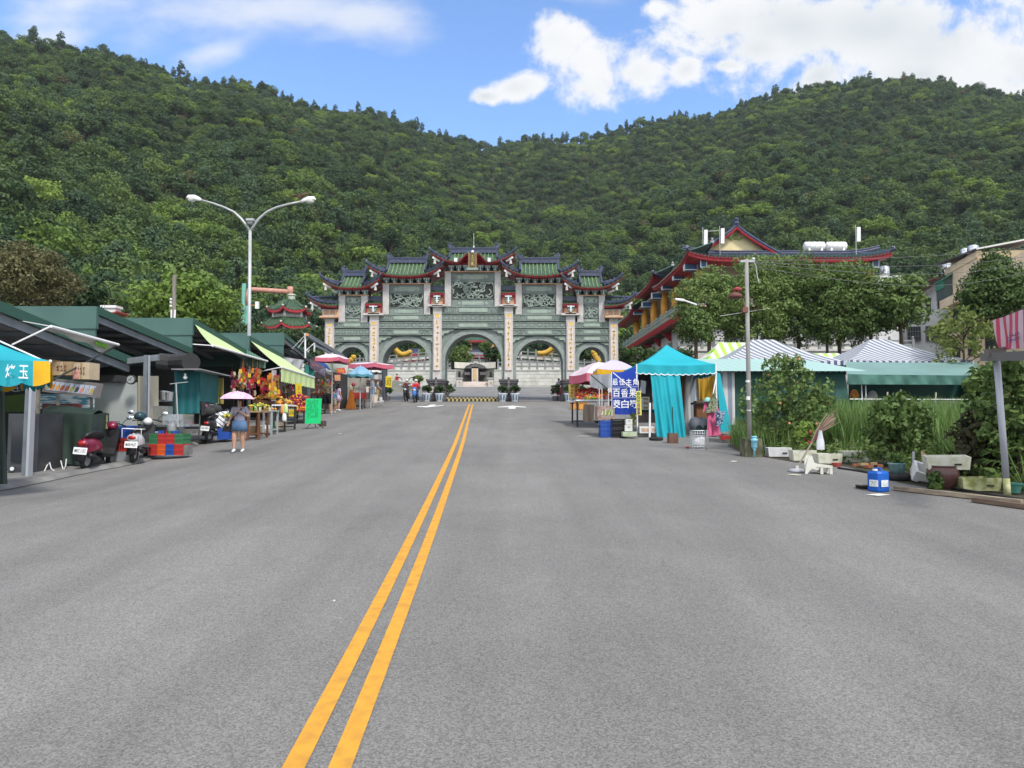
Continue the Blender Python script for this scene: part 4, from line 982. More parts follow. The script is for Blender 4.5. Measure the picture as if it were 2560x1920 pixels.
def hexwall(z0,z1,r,par,mats=None):
 mb=MB();mb.lathe([(r,z0),(r,z1)],6,(PX,PD,0),0,a0=R(30));w=mb.part('wall',GRAN,par)
 for k in range(6):
  a=R(30)+k*math.pi/3;mb=MB();mb.tube([(PX+r*1.05*math.cos(a),PD+r*1.05*math.sin(a),z0),(PX+r*1.05*math.cos(a),PD+r*1.05*math.sin(a),z1)],.14,6);mb.part('column',WHITE,w)
hexwall(gz(PX,PD),Z(822,PD),1.9,t);hexroof(822,797,2.85,1.7,7,t);hexwall(Z(802,PD),Z(782,PD),1.6,t);hexroof(781,751,2.35,.5,6,t)
mb=MB();zz=Z(753,PD);mb.lathe([(.45,0),(.55,.06),(.38,.12),(.40,.55),(.5,.62),(.36,.75)],10,(PX+.15,PD,zz));mb.part('finial_drum',mk('painted_drum',(.35,.48,.50),(.5,.42,.2),scale=7,rough=.5),t)
t=thing('flue_pipe','tall pink and green flue pipe bending over to the burner pagoda top','chimney',(X(614,PD),PD,gz(-25,PD)))
PINKP=mk('rusty_pink_pipe',(.50,.26,.20),(.40,.20,.15),scale=2,rough=.6);GRP=mk('green_painted_pipe',(.12,.30,.24),(.08,.22,.17),scale=2,rough=.55)
mb=MB();z0=Z(724,PD);xg=X(615,PD);mb.tube([(xg,PD,Z(765,PD)),(xg,PD,z0-.5),(xg+.12,PD,z0-.12),(xg+.5,PD,z0)]+[(X(720,PD),PD,z0-.25)],.27,10);mb.tube([(X(721,PD),PD,z0+.3),(X(721,PD),PD,Z(738,PD))],.3,10)
for k in range(5):xx=xg+1+k*.9;zc=z0-.25*(xx-xg)/4.4;mb.tube([(xx-.03,PD,zc),(xx+.03,PD,zc)],.3,10)
mb.part('upper_duct',PINKP,t,True);mb=MB();mb.tube([(xg,PD,3),(xg,PD,Z(765,PD))],.27,10);mb.part('lower_duct',GRP,t,True)
t=thing('vent_stack','straight green vent stack standing left of the pink flue','chimney',(X(605,PD),PD,gz(-25,PD)))
xg=X(604.5,PD);mb=MB();mb.tube([(xg,PD,3),(xg,PD,Z(709,PD))],.23,10);mb.part('stack',GRP,t,True);mb=MB()
for py in(775,798):mb.tube([(xg,PD,Z(py,PD)-.05),(xg,PD,Z(py,PD)+.05)],.27,10)
mb.tube([(xg-.5,PD,Z(800,PD)),(xg+.6,PD,Z(798,PD))],.05,5);mb.part('collar',BAL,t)
# street lamp with two arms
LY=31.7;LX=X(622,LY);zb=gz(LX,LY);POLE=mk('galvanised_steel',(.45,.46,.46),(.36,.37,.37),scale=2,rough=.45,metal=.3)
t=thing('street_lamp','tall grey street lamp with two curved arms behind the left shops','street lamp',(LX,LY,zb))
mb=MB();fork=P(625.5,576,LY);mb.tube([(LX,LY,zb),(fork.x,LY,fork.z)],[.088,.07],12);mb.part('pole',POLE,t,True)
for pts,lab in(([(625,578),(618,566),(603,547),(585,530),(560,518),(535,509),(503,500)],'left'),([(626,578),(633,566),(648,546),(668,529),(692,518),(722,510),(752,504)],'right')):
 mb=MB();mb.tube([P(a,b,LY) for a,b in pts],[.06,.058,.055,.052,.048,.045,.04],10);am=mb.part('arm',POLE,t,True)
 s=-1 if lab=='left' else 1;e=P(*pts[-1],LY);mb=MB()
 mb.tube([e,e+V3((s*.15,0,.06)),e+V3((s*.35,0,.12)),e+V3((s*.58,0,.14)),e+V3((s*.68,0,.10))],[.07,.12,.16,.13,.03],10,sq=.7);mb.part('lamp_head',mk('pale_lamp_housing',(.66,.66,.64),rough=.5),am,True)
 mb=MB();mb.ball(e+V3((s*.42,0,.02)),(.2,.13,.12),10);mb.part('glass_bowl',mk('lamp_glass',(.5,.5,.46),rough=.2),am,True)
mb=MB();c=P(629,552,LY);mb.box((c.x,LY,c.z),(.34,.5,.1));mb.box((c.x-.02,LY,c.z-.1),(.22,.3,.1));mb.part('sensor_box',POLE,t)
mb=MB();c=P(643,763,LY);mb.box((c.x,LY,c.z),(.15,.12,.32));mb.part('antenna_box',WHITE,t)
mb=MB();mb.bar((LX,LY,c.z),(c.x,LY,c.z),.03,.03);mb.part('box_bracket',mk('orange_clamp',(.5,.25,.06),rough=.6),t)
c=P(748,492,LY);t=thing('bird','brown bird with spread wings perched on the right lamp arm','bird',c-V3((0,0,.16)));BIRD=mk('brown_feathers',(.10,.065,.035),(.05,.035,.02),scale=14,rough=.8)
mb=MB();mb.tube([c+V3((0,0,-.14)),c+V3((.0,0,-.02)),c+V3((-.01,0,.10)),c+V3((-.01,-.02,.17)),c+V3((.02,-.06,.2))],[.03,.075,.07,.05,.03],8);mb.tube([c+V3((.02,-.06,.2)),c+V3((.04,-.12,.19))],[.018,.003],5)
for s,dz in((-1,-.03),(1,.16)):
 mb.add([c+V3((0,0,.1)),c+V3((s*.25,.02,.14+dz*.5)),c+V3((s*.46,.04,.02+dz)),c+V3((s*.33,.04,.0+dz*.5)),c+V3((s*.18,.03,-.01)),c+V3((0,.02,-.02)),c+V3((s*.2,-.02,.09))],[(0,1,6),(1,2,6),(2,3,6),(3,4,6),(4,5,6),(5,0,6)])
mb.part('body',BIRD,t)
mb=MB();[mb.tube([c+V3((s,0,-.12)),c+V3((s,0,-.2))],.012,4) for s in(-.025,.025)];mb.part('leg',mk('bird_leg',(.4,.3,.08)),t)
# temple hall on the right
HW=mk('white_tiled_wall',(.55,.54,.53),(.47,.46,.46),scale=1.5,rough=.7);YCOL=mk('yellow_column',(.66,.31,.04),(.56,.25,.03),scale=1.5,rough=.55)
BLUEB=mk('blue_beam_end',(.03,.075,.16),rough=.5);CEIL=mk('cream_ceiling',(.50,.44,.36),(.42,.37,.31),scale=1,rough=.8);GLASSD=mk('dark_window',(.035,.04,.045),rough=.15,spec=.6)
XC,Y0,Y1,XR=18.7,70.0,113.0,36.0
hall=thing('temple_hall','long red-eaved temple hall with yellow columns and navy ridges behind the trees at right','temple',(26,80,gz(26,80)))
def hpart(mb,n,m,p=None,sm=False):return mb.part(n,m,p or hall,sm)
ZF,ZE,ZB=12.9,17.5,4.5
mb=MB();mb.bb((XC+.2,Y0,ZB),(XR,Y1,ZF-.9));body=hpart(mb,'lower_wall',HW)
for k,y in enumerate([74.0,78.6,84.0,89.5,95,100.5,106]):
 for z in(10.3,6.9):
  mb=MB();mb.box((XC+.17,y,z),(.1,1.9,1.5));f=hpart(mb,'window',HW,body)
  mb=MB();mb.box((XC+.1,y,z),(.06,1.6,1.25));
  hpart(mb,'pane',GLASSD,body)
  mb=MB();[mb.box((XC+.06,y+q,z),(.04,.05,1.25)) for q in(-.53,0,.53)];mb.box((XC+.06,y,z+.2),(.04,1.6,.05));hpart(mb,'window_bars',HW,body)
for x in(22,26,30,34):
 for z in(10.3,6.9):
  mb=MB();mb.box((x,Y0-.03,z),(1.7,.08,1.3));hpart(mb,'pane',GLASSD,body)
mb=MB()
for y in range(int(Y0)+1,int(Y1),6):mb.box((XC+.12,y+2.2,(ZB+ZF-1)/2),(.18,.3,ZF-1-ZB))
hpart(mb,'drain_pipe',HW,body)
mb=MB();mb.bb((XC-1.4,Y0-1.4,ZF-.75),(XC-1.05,Y1,ZF-.1));mb.bb((XC-1.4,Y0-1.4,ZF-.75),(XR,Y0-1.05,ZF-.1));mb.weld();bal=hpart(mb,'balcony_beam',REDP)
mb=MB();mb.bb((XC-1.3,Y0-1.3,ZF-.14),(XR,Y1,ZF));hpart(mb,'balcony_slab',CEIL,bal)
for y in range(72,113,6):
 mb=MB();mb.prism([(XC+.2,ZF-1.9),(XC+.2,ZF-.76),(XC-1.0,ZF-.76)],y-.25,y+.25,'y');hpart(mb,'corbel',REDP,bal)
GRAIL=mk('pale_green_rail',(.36,.44,.40),(.28,.35,.32),scale=3,rough=.6)
mb=MB()
for f in(.95,.6,.15):mb.bar((XC-1.25,Y0-1.25,ZF+f),(XC-1.25,Y1,ZF+f),.09,.1);mb.bar((XC-1.25,Y0-1.25,ZF+f),(XR,Y0-1.25,ZF+f),.09,.1)
for k in range(62):
 y=Y0-1.25+k*.7;big=k%4==0;mb.box((XC-1.25,y,ZF+(.6 if big else.45)),(.13 if big else.07,)*2+(1.25 if big else.9,))
for k in range(26):x=XC-1.25+k*.7;mb.box((x,Y0-1.25,ZF+.5),(.09,.09,1.05))
hpart(mb,'balcony_rail',GRAIL)
mb=MB();mb.bb((XC+2.2,Y0+2.2,ZF),(XR-.5,Y1,ZE+.2));hpart(mb,'upper_wall',CEIL)
mb=MB();mb.bb((XC-.9,Y0-.9,ZE-.16),(XR,Y1,ZE-.02));hpart(mb,'ceiling',CEIL)
cols=[(XC,y) for y in(70.1,75,80.6,86.5,93,99.5,106)]+[(x,70.1) for x in(24.5,30.5,35.5)]
for x,y in cols:
 mb=MB();mb.tube([(x,y,ZF),(x,y,ZE-.1)],.47,14);c=hpart(mb,'column',YCOL,None,True)
 mb=MB()
 mb.prism([(x-1.55,ZE-.75),(x-1.3,ZE-.95),(x,ZE-.95),(x,ZE-.2),(x-1.55,ZE-.2)],y-.28,y+.28,'y',0)
 for z in(ZE-.2,ZE-.85):mb.box((x-.75,y,z),(1.66,.62,.08),1)
 mb.box((x-1.56,y,ZE-.5),(.06,.62,.7),1)
 if y<71:
  mb.prism([(y-1.45,ZE-.9),(y,ZE-.9),(y,ZE-.2),(y-1.45,ZE-.2)],x-.28,x+.28,'x',0);mb.box((x,y-1.46,ZE-.5),(.66,.05,.8),1);mb.box((x,y-1.49,ZE-.5),(.46,.05,.58),0)
 hpart(mb,'beam_end',[BLUEB,PALEB],c)
HT=mk('dark_blue_green_tile',(.045,.085,.075),(.03,.05,.055),scale=4,rough=.35);HTL=mk('blue_green_tile_row',(.10,.17,.14),(.06,.10,.10),scale=5,rough=.3)
def skirt(pa,pb,out,rise,ins,za,lift=(0,0),par=None):
 """eave from pa to pb (xy), roof leaning inwards by ins while rising"""
 a,b=V3((*pa,0)),V3((*pb,0));d=(b-a);L_=d.length;d.normalize();inn=V3((-d.y,d.x,0))*out;n=max(6,int(L_/1.2))
 def e(f):return za+lift[0]*max(0,1-f*L_/4.5)**2.4+lift[1]*max(0,1-(1-f)*L_/4.5)**2.4
 def s(f,t):return a+d*(f*L_)+inn*(ins*t)+V3((0,0,e(f)+rise*t**1.25))
 mb=MB();fl=out<0
 mb.grid(lambda f,t:tuple(s(f,t)),n,5,0,flip=fl)
 mb.grid(lambda f,t:tuple(s(f,0)+V3((0,0,-.03-.42*t))+inn*(.05*t)),n,1,1,flip=not fl)
 mb.grid(lambda f,t:tuple(s(f,0)+V3((0,0,-.45-.1*t))+inn*(.05+1.5*t)),n,2,1,flip=not fl)
 k=int(L_/.34)
 for i in range(k+1):mb.tube([s(i/k,t/4)+V3((0,0,.04))-inn*.03 for t in range(5)],.07,4,2)
 for i in range(k*2):mb.ball(s((i+.5)/(2*k),0)+V3((0,0,-.1))-inn*.05,(.07,.07,.08),4,1+(i%2))
 r_=hpart(mb,'eave_roof',[HT,REDP,HTL],par)
 mb=MB();mb.tube([s(i/n,1)+V3((0,0,.12)) for i in range(n+1)],.2,6);mb.tube([s(i/n,1)+V3((0,0,.38)) for i in range(n+1)],.12,6);hpart(mb,'ridge',NAVY,r_)
 return s
def hiptip(p,q,r=.17):
 mb=MB();p,q=V3(p),V3(q);pts=[p.lerp(q,k/5)+V3((0,0,.15-.25*math.sin(math.pi*k/5))) for k in range(6)];dv=(q-p).normalized()
 pts+=[q+dv*.2+V3((0,0,.25)),q+dv*.15+V3((0,0,.5))];mb.tube(pts,[r]*6+[r*.8,r*.4],6);mb.ball(q+V3((0,0,.4)),.13,6);hpart(mb,'hip_ridge',NAVY)
XE,YE=XC-1.7,Y0-2.0
skirt((XE,YE),(XR+.8,YE),1,.72,2.4,ZE,(.6,.55));skirt((XE,YE),(XE,85),-1,.8,2.4,ZE,(.6,.3))
hiptip((XE+2.4,YE+2.4,ZE+.8),(XE,YE,ZE+.6));hiptip((XR-1.6,YE+2.4,ZE+.8),(XR+.8,YE,ZE+.55))
skirt((XE-.1,84.5),(XE-.1,98),-1,1.0,2.4,ZE+1.1,(.7,.6));hiptip((XE+2.4,86.5,ZE+2.1),(XE-.1,84.3,ZE+1.7));hiptip((XE+2.4,96,ZE+2.1),(XE-.1,98.2,ZE+1.7))
skirt((XE-.2,98.5),(XE-.2,116),-1,1.3,2.4,ZE-.5,(.7,.9))
mb=MB();mb.bb((XE+2.3,YE+2.3,ZE),(XR-1.5,Y1,ZE+.66));hpart(mb,'flat_roof',CONC)
mb=MB();ax,az,gy=X(1844,71),Z(568,71),71.0;hwid=4.0;zb=ZE+.62
mb.prism([(ax-hwid,zb),(ax+hwid,zb),(ax,az-.25)],gy,gy+.3,'y');gab=hpart(mb,'gable_wall',mk('pale_yellow_plaster',(.72,.62,.36),(.64,.54,.3),scale=1,rough=.8))
mb=MB()
for s in(-1,1):
 prf=[(ax+s*(hwid+.9)*k/8,az-(az-zb+.1)*(k/8)**.82) for k in range(9)]
 mb.grid(lambda a,b:(prf[round(a*8)][0],gy-.6+30*b,prf[round(a*8)][1]),8,4,0,flip=(s<0))
 for j,(m_,r0,dz) in enumerate(((1,.15,-.22),(2,.17,.05))):
  mb.tube([(a,gy-.62,b+dz) for a,b in prf],r0,6,m_)
mb.tube([(ax,gy-.6,az+.1),(ax,gy+29,az+.1)],.2,6,2);mb.lathe([(.2,0),(.3,.2),(.2,.45),(.28,.6),(.05,.85)],8,(ax,gy-.6,az),2)
hpart(mb,'gable_roof',[HT,REDP,NAVY])
mb=MB();mb.tube([(ax-.7,gy-.05,az-1.1),(ax-.3,gy-.07,az-1.25),(ax,gy-.09,az-.95),(ax+.3,gy-.07,az-1.25),(ax+.7,gy-.05,az-1.1)],.12,6);mb.ball((ax,gy-.05,az-1.0),(.3,.1,.3),8);hpart(mb,'gable_ornament',mk('gilt_green_ornament',(.30,.34,.10),(.2,.25,.1),scale=8),gab)
PLW=mk('white_plastic',(.72,.72,.72),rough=.4)
for i,(px0,px1) in enumerate(((2018,2070),(2074,2125))):
 xa,xb=X(px0,74),X(px1,74);mb=MB();z=Z(616,74);mb.tube([(xa,74,z),(xa+.12,74,z),(xb-.12,74,z),(xb,74,z)],[.3,.48,.48,.3],14)
 for q in(.25,.5,.75):mb.tube([(xa+(xb-xa)*q-.04,74,z),(xa+(xb-xa)*q+.04,74,z)],.51,14)
 for q in(.2,.8):mb.box((xa+(xb-xa)*q,74,(z+ZE+.66)/2-.15),(.15,.8,z-ZE-.66-.1))
 mb.solo('water_tank',PLW,('left' if i==0 else 'right')+' one of two white water tanks lying on the temple hall roof','water tank',group='white tanks on the temple roof',smooth=True)
for px,pt,pb,lab in((1764,575,612,'left white antenna panel on the temple roof beside the gable'),(1806,571,609,'right white antenna panel overlapping the gable of the temple roof'),(2146,568,604,'lone white antenna panel at the right end of the temple roof')):
 d=69.8;t=thing('antenna',lab,'antenna',(X(px,d),d,ZE+.7),0,'antenna panels on the temple roof');a=P(px,pt,d);b=P(px,pb,d)
 mb=MB();mb.box((a.x,d,(a.z+b.z)/2),(.34,.16,a.z-b.z),0,ry=.03);mb.part('panel',PLW,t);mb=MB();mb.tube([(a.x-.28,d,ZE+.6),(a.x-.28,d,a.z+.25)],.035,5);mb.bar((a.x-.28,d,a.z-.3),(a.x,d,a.z-.3),.04,.04);mb.bar((a.x-.28,d,b.z+.2),(a.x,d,b.z+.2),.04,.04);mb.part('mast',POLE,t)
mb=MB();mb.bar(P(1770,578,69.9),P(1803,576,69.9),.05,.05);mb.solo('antenna_crossbar',POLE,'thin bar joining the two antenna masts beside the temple gable','bar')
# apartment block at the far right
apt=thing('apartment_block','cream apartment block with barred windows rising behind the right trees','apartment building',(44.0,71.3,5.0),R(-13.9))
APC=mk('cream_render',(.80,.68,.50),(.68,.55,.39),scale=.9,rough=.9,bump=.1);APG=mk('pale_grey_render',(.68,.68,.67),(.55,.56,.57),scale=1.2,rough=.9);RUST=mk('rusty_sheet',(.22,.11,.08),(.16,.08,.06),scale=3)
SHADEG=mk('green_shade_net',(.05,.22,.15),rough=.7)
mb=MB();mb.bb((0.1,-24,-5),(12,-8,9.9));mb.part('lower_block',APC,apt,world=False);mb=MB();mb.bb((0,-7.99,-5),(12,0,11.9));wl=mb.part('wall',APC,apt,world=False)
mb=MB();mb.bb((.2,0.01,-5),(12,9,11.2));wg=mb.part('rear_wall',APG,apt,world=False)
mb=MB();mb.bb((-3.6,1.0,-5),(.19,8.5,7.6));ww=mb.part('side_wing',mk('white_render',(.66,.66,.65),(.55,.55,.55),scale=1),apt,world=False)
mb=MB();mb.bb((-.12,-8.1,11.4),(.3,0,12.0));mb.part('parapet',APC,apt,world=False)
for z in(8.35,5.2):mb=MB();mb.box((-.35,-12,z),(.75,24,.85));mb.part('balcony_band',APC,apt,world=False)
def awin(x,y,z,w,h,par):
 mb=MB();mb.box((x,y,z),(.1,w,h));f=mb.part('window',GLASSD,apt,world=False)
 mb=MB()
 for k in range(6):mb.box((x-.12,y-w/2+w*(k+.5)/6,z),(.03,.03,h+.1))
 for k in range(4):mb.box((x-.12,y,z-h/2+h*k/3),(.04,w+.1,.04))
 mb.part('window_bars',DARK,f,world=False) if False else link('window_bars',mb.mesh('window_bars',DARK),f)
for y in(-2.2,-6.2,-10.2,-14.5,-18.5):
 for z in(6.75,3.6,.9):awin(-.06,y,z,1.7,1.7,wl)
for x in(-1.2,-2.9):
 for z in(5.6,2.2,-1):
  mb=MB();mb.box((x,.9,z),(1.2,.3,1.5));f=mb.part('window_cage',GLASSD,apt,world=False);mb=MB();[mb.box((x-.6+.24*k,.72,z),(.03,.03,1.55)) for k in range(6)];[mb.box((x,.72,z-.75+.5*k),(1.25,.04,.04)) for k in range(4)];link('window_bars',mb.mesh('window_bars',BAL),f)
for y in(2.6,6.2):awin(-3.66,y,5.4,1.4,1.5,ww);awin(-3.66,y,2.2,1.4,1.5,ww);awin(.15,y,9.2,1.1,1.5,wg)
mb=MB();mb.bb((-.7,-1.6,8.9),(.05,.9,10.9));bx=mb.part('caged_balcony',mk('dark_mesh',(.07,.10,.10),rough=.6),apt,world=False)
mb=MB();mb.prism([(-.9,10.6),(.1,11.2),(.1,11.35),(-.9,10.75)],-1.8,1.0,'y');mb.bb((-.78,-1.6,9.9),(-.72,.9,10.75));mb.part('green_shade',SHADEG,apt,world=False)
mb=MB();mb.prism([(-1.2,11.1),(12,11.3),(12,11.5),(-1.2,11.3)],.5,9.4,'y');mb.part('sheet_roof',RUST,apt,world=False)
a,b=P(2441,624,63),P(2640,586,60);mb=MB();k=V3((1.5,9,.5));u_=V3((0,0,.14));mb.add([a,b,b+k,a+k,a+u_,b+u_,b+k+u_,a+k+u_],[(0,1,2,3),(7,6,5,4),(1,5,6,2),(3,7,4,0),(2,6,7,3)],0);mb.add([a,b,b+u_,a+u_],[(0,1,2,3)],1);t=thing('roof_canopy','dark sheet canopy with white edge on posts above the cream apartment roof','canopy',(a+b)/2-V3((0,0,1.5)));mb.part('sheet',[mk('dark_canopy_sheet',(.10,.105,.11),(.07,.07,.08),scale=2),WHITE],t)
for q in(.3,.75):c=a.lerp(b,q)+V3((.3,1.5,.05));mb=MB();mb.tube([c,c-V3((0,0,2.6))],.09,6);mb.tube([c-V3((0,0,1.2)),c+V3((1.4,-.5,-.05))],.06,5);mb.part('post',POLE,t)
STEEL=mk('stainless_steel',(.62,.64,.66),(.5,.52,.54),scale=3,rough=.25,metal=.85)
def steel_tank(px,pt,pb,w,d,lab):
 a,b=P(px,pt,d),P(px,pb,d);r=w/2/FPX*d;mb=MB();H=a.z-b.z
 mb.lathe([(r*.96,H*.12),(r,H*.16),(r,H*.84),(r*.8,H*.94),(r*.25,H)],14,(a.x,d,b.z),0)
 for k in range(4):mb.lathe([(r*1.03,H*(.25+.17*k)),(r*1.03,H*(.27+.17*k))],14,(a.x,d,b.z),0)
 for k in range(4):an=k*1.57+.7;mb.tube([(a.x+r*.8*math.cos(an),d+r*.8*math.sin(an),b.z-.6),(a.x+r*.8*math.cos(an),d+r*.8*math.sin(an),b.z+H*.15)],.03,4)
 mb.solo('steel_water_tank',STEEL,lab,'water tank',group='steel rooftop tanks',smooth=True)
steel_tank(2411,620,655,20,69,'left steel water tank of the pair on the cream apartment roof');steel_tank(2432,612,645,26,66,'right and larger steel water tank of the pair on the cream apartment roof')
steel_tank(2364,652,676,23,73.5,'steel water tank alone at the far end of the cream apartment roof');
mb=MB();a=P(2211,694,72);mb.bb((a.x-1.4,71,gz(a.x,72)),(a.x+1.2,75,a.z));mb.solo('tank_house',APG,'pale grey block behind the trees carrying a steel tank','building')
steel_tank(2211,664,692,23,72,'steel water tank right of the temple hall, above the trees')
mb=MB();d=56;mb.bb((X(1700,d),d,gz(20,d)-.3),(X(2290,d),d+.4,Z(878,d)));mb.bb((X(1700,d),d-.1,Z(878,d)),(X(2290,d),d+.5,Z(873,d)));mb.solo('boundary_wall',HW,'long white boundary wall behind the striped tents','wall')
balustrade((X(1700,d),d+.2,Z(873,d)),(X(2290,d),d+.2,Z(873,d)),'white and grey balustrade on the long wall behind the striped tents',20,h=.85)
# trees around the hall and behind the stalls
def tree(name,label,px,pt,pb,w,d,leaf,seed,shape='round',clumps=90,per=30,size=.16,cs=.55,trunk_r=.18,ground=None,group=None,low=-.75,limbs=4,lean=0,cat='tree',flat=.72):
 x=X(px,d);z0,z1=Z(pb,d),Z(pt,d);r=w/2/FPX*d;gzv=gz(x,d) if ground is None else ground
 t=thing(name,label,cat,(x,d,gzv),0,group);zc=(z0+z1)/2-gzv;rz=(z1-z0)/2
 mb=MB();crown(seed,r*.9,rz*.92,clumps,per,size,cs,zc=zc,low=low,shape=shape,mb=mb,flat=flat);mb.part('crown',LF[leaf] if isinstance(leaf,str) else leaf,t,world=False)
 mb=MB();rr_=random.Random(seed);mb.tube([(lean,0,-.1),(lean*.5,0,zc*.35),(0,.05,zc*.8),(0,0,zc+rz*.6)],[trunk_r,trunk_r*.8,trunk_r*.6,trunk_r*.2],8)
 for k in range(limbs):
  a=6.28*k/limbs+rr_.uniform(-.4,.4);h=zc-rz*.6+rz*1.0*k/limbs;mb.tube([(0,0,h),(math.cos(a)*r*.4,math.sin(a)*r*.4,h+rz*.25),(math.cos(a)*r*.75,math.sin(a)*r*.75,h+rz*.35)],[trunk_r*.45,trunk_r*.3,trunk_r*.1],5)
 mb.part('trunk',BARK,t,world=False);return t
TG='dense trees before the temple hall'
CON=leafmat('leaf_cypress',(.042,.080,.022),(.105,.165,.044),(.195,.265,.078),1.1,.25)
tree('cypress_tree','dense green tree leftmost in the row, left of the concrete pole',1775,662,850,165,47,CON,101,'flat',170,66,.10,.6,group=TG)
tree('cypress_tree','lower leafy tree in front of the white hall wall, left end of the row',1742,770,868,90,45,CON,102,'round',80,66,.10,.5,group=TG)
tree('cypress_tree','tall dense tree directly behind the concrete pole',1895,622,925,195,48,CON,103,'round',240,66,.10,.65,group=TG)
tree('cypress_tree','tall dense tree in the middle of the row, above the first striped tent',2000,628,915,195,49,CON,104,'round',240,66,.10,.65,group=TG)
tree('cypress_tree','broad dense tree right of the middle of the row, above the gap between the tents',2102,640,900,205,48,CON,105,'flat',240,66,.10,.65,group=TG)
tree('cypress_tree','smaller dense tree with bare trunk near the right end of the row',2182,690,868,140,47,CON,106,'round',130,66,.10,.55,group=TG)
tree('cypress_tree','thin loose tree with bare trunk at the right end of the row, before the apartments',2258,672,850,125,46,CON,107,'flat',90,36,.14,.5,group=TG,limbs=7)
tree('feathery_tree','large feathery dark tree in front of the cream apartment block',2502,622,870,190,40,'mid',108,'cone',260,60,.10,.6)
YLF=leafmat('leaf_yellow_shoots',(.05,.075,.02),(.12,.16,.04),(.24,.28,.07),1.5,.3)
tree('spindly_tree','spindly pale tree with yellow-green shoots left of the pink striped awning',2415,760,950,185,27,YLF,109,'round',80,22,.075,.3,trunk_r=.06,limbs=12,flat=.5)
tree('spreading_tree','bright spreading tree with layered crown behind the left utility pole',455,682,850,235,52,'bright',110,'flat',190,48,.17,.8)
VINE=leafmat('leaf_vine_brown',(.060,.062,.026),(.135,.130,.056),(.225,.205,.095),1.2,.25)
tree('vine_covered_tree','brownish vine-draped tree over the nearest shop roof',50,608,800,210,36,VINE,111,'flat',230,60,.085,.5,limbs=9,flat=.4)
tree('dark_bush_tree','dark rounded tree right of the vine-draped one',185,690,800,110,40,'dark',112,'round',90,44,.14,.6)
def hedge(label,pa,pb,top,d,n,leaf,seed,h=1.8):
 xa,xb=X(pa,d),X(pb,d);mb=MB();rr_=random.Random(seed);z1=Z(top,d)
 for k in range(n):leafy(mb,(rr_.uniform(xa,xb),d+rr_.uniform(-.8,.8),z1-.25-rr_.random()**1.5*h),rr_.uniform(.4,.65),40,.14,rr_,squash=.8)
 return mb.solo('hedge',LF[leaf],label,'hedge')
hedge('dark clipped hedge under the burner pagoda roofs',640,835,822,66,130,'dark',1,3.2)
hedge('green hedge between the right gate pillar and the hall',1552,1720,872,54,90,'mid',2,2.4)
hedge('low dark hedge behind the shop roofs left of the lamp',480,660,812,62,110,'dark',3,3.0)
t=thing('hillside_hut','small white hut with red sheet roof half hidden on the left slope','hut',(X(275,48),48,1.5))
mb=MB();mb.bb((X(258,48),47.6,1.5),(X(290,48),48.3,Z(772,48)));mb.part('wall',WHITE,t);mb=MB();mb.bb((X(254,48),47.5,Z(772,48)),(X(293,48),48.4,Z(766,48)),0);mb.part('roof',PLW,t)
mb=MB();mb.prism([(X(270,47),Z(790,47)),(X(296,47),Z(783,47)),(X(296,47),Z(780,47)),(X(270,47),Z(787,47))],46.5,48,'y');mb.part('lean_to_roof',mk('red_sheet',(.35,.07,.06)),t)
t=thing('palm_tree','small palm tree standing above the white hut','palm',(X(276,50),50,5.5));c=P(276,738,50)
mb=MB();mb.tube([(c.x,50,5),(c.x+.1,50,c.z)],[.13,.09],6);mb.part('trunk',BARK,t)
mb=MB()
for k in range(13):
 a=k*.485;pts=[(c.x+math.cos(a)*q*1.5,50+math.sin(a)*q*1.5,c.z+.5*math.sin(q*2.2)-.9*q*q) for q in(0,.25,.5,.75,1)]
 for(p,q) in zip(pts,pts[1:]):
  p,q=V3(p),V3(q);dv=(q-p)
  for j in range(4):
   m_=p+dv*(j/4);sd=V3((-math.sin(a),math.cos(a),-.5));
   for s in(-1,1):e=m_+V3((sd.x*s,sd.y*s,-.45))*.32;mb.add([m_,m_+dv*.22,e],[(0,1,2)])
mb.part('fronds',LF['mid'],t)
t=thing('utility_pole','weathered wooden utility pole rising behind the left shop roofs','pole',(X(430,40),40,gz(-19,40)));xp=X(430,40)
mb=MB();mb.tube([(xp,40,1.5),(X(428.5,40),40,Z(688,40))],[.16,.11],8);mb.part('post',mk('grey_timber',(.22,.20,.17),(.15,.13,.11),scale=6,stretch=(1,1,.2)),t)
mb=MB();[mb.ball((X(423,40),39.9,Z(py,40)),.08,6) for py in(749,757,766)];mb.part('insulator',WHITE,t)
mb=MB();[mb.tube([(X(425+q*9,40),39.9,Z(775,40)),(X(426+q*7,40),39.9,Z(808,40))],.05,5) for q in(0,1)];mb.part('conduit',PLW,t)
mb=MB();mb.tube([P(431,742,40),P(330,724,44),P(180,700,48),P(60,640,50)],.02,4);mb.solo('overhead_wire',DARK,'thin wire running left from the wooden utility pole','wire')
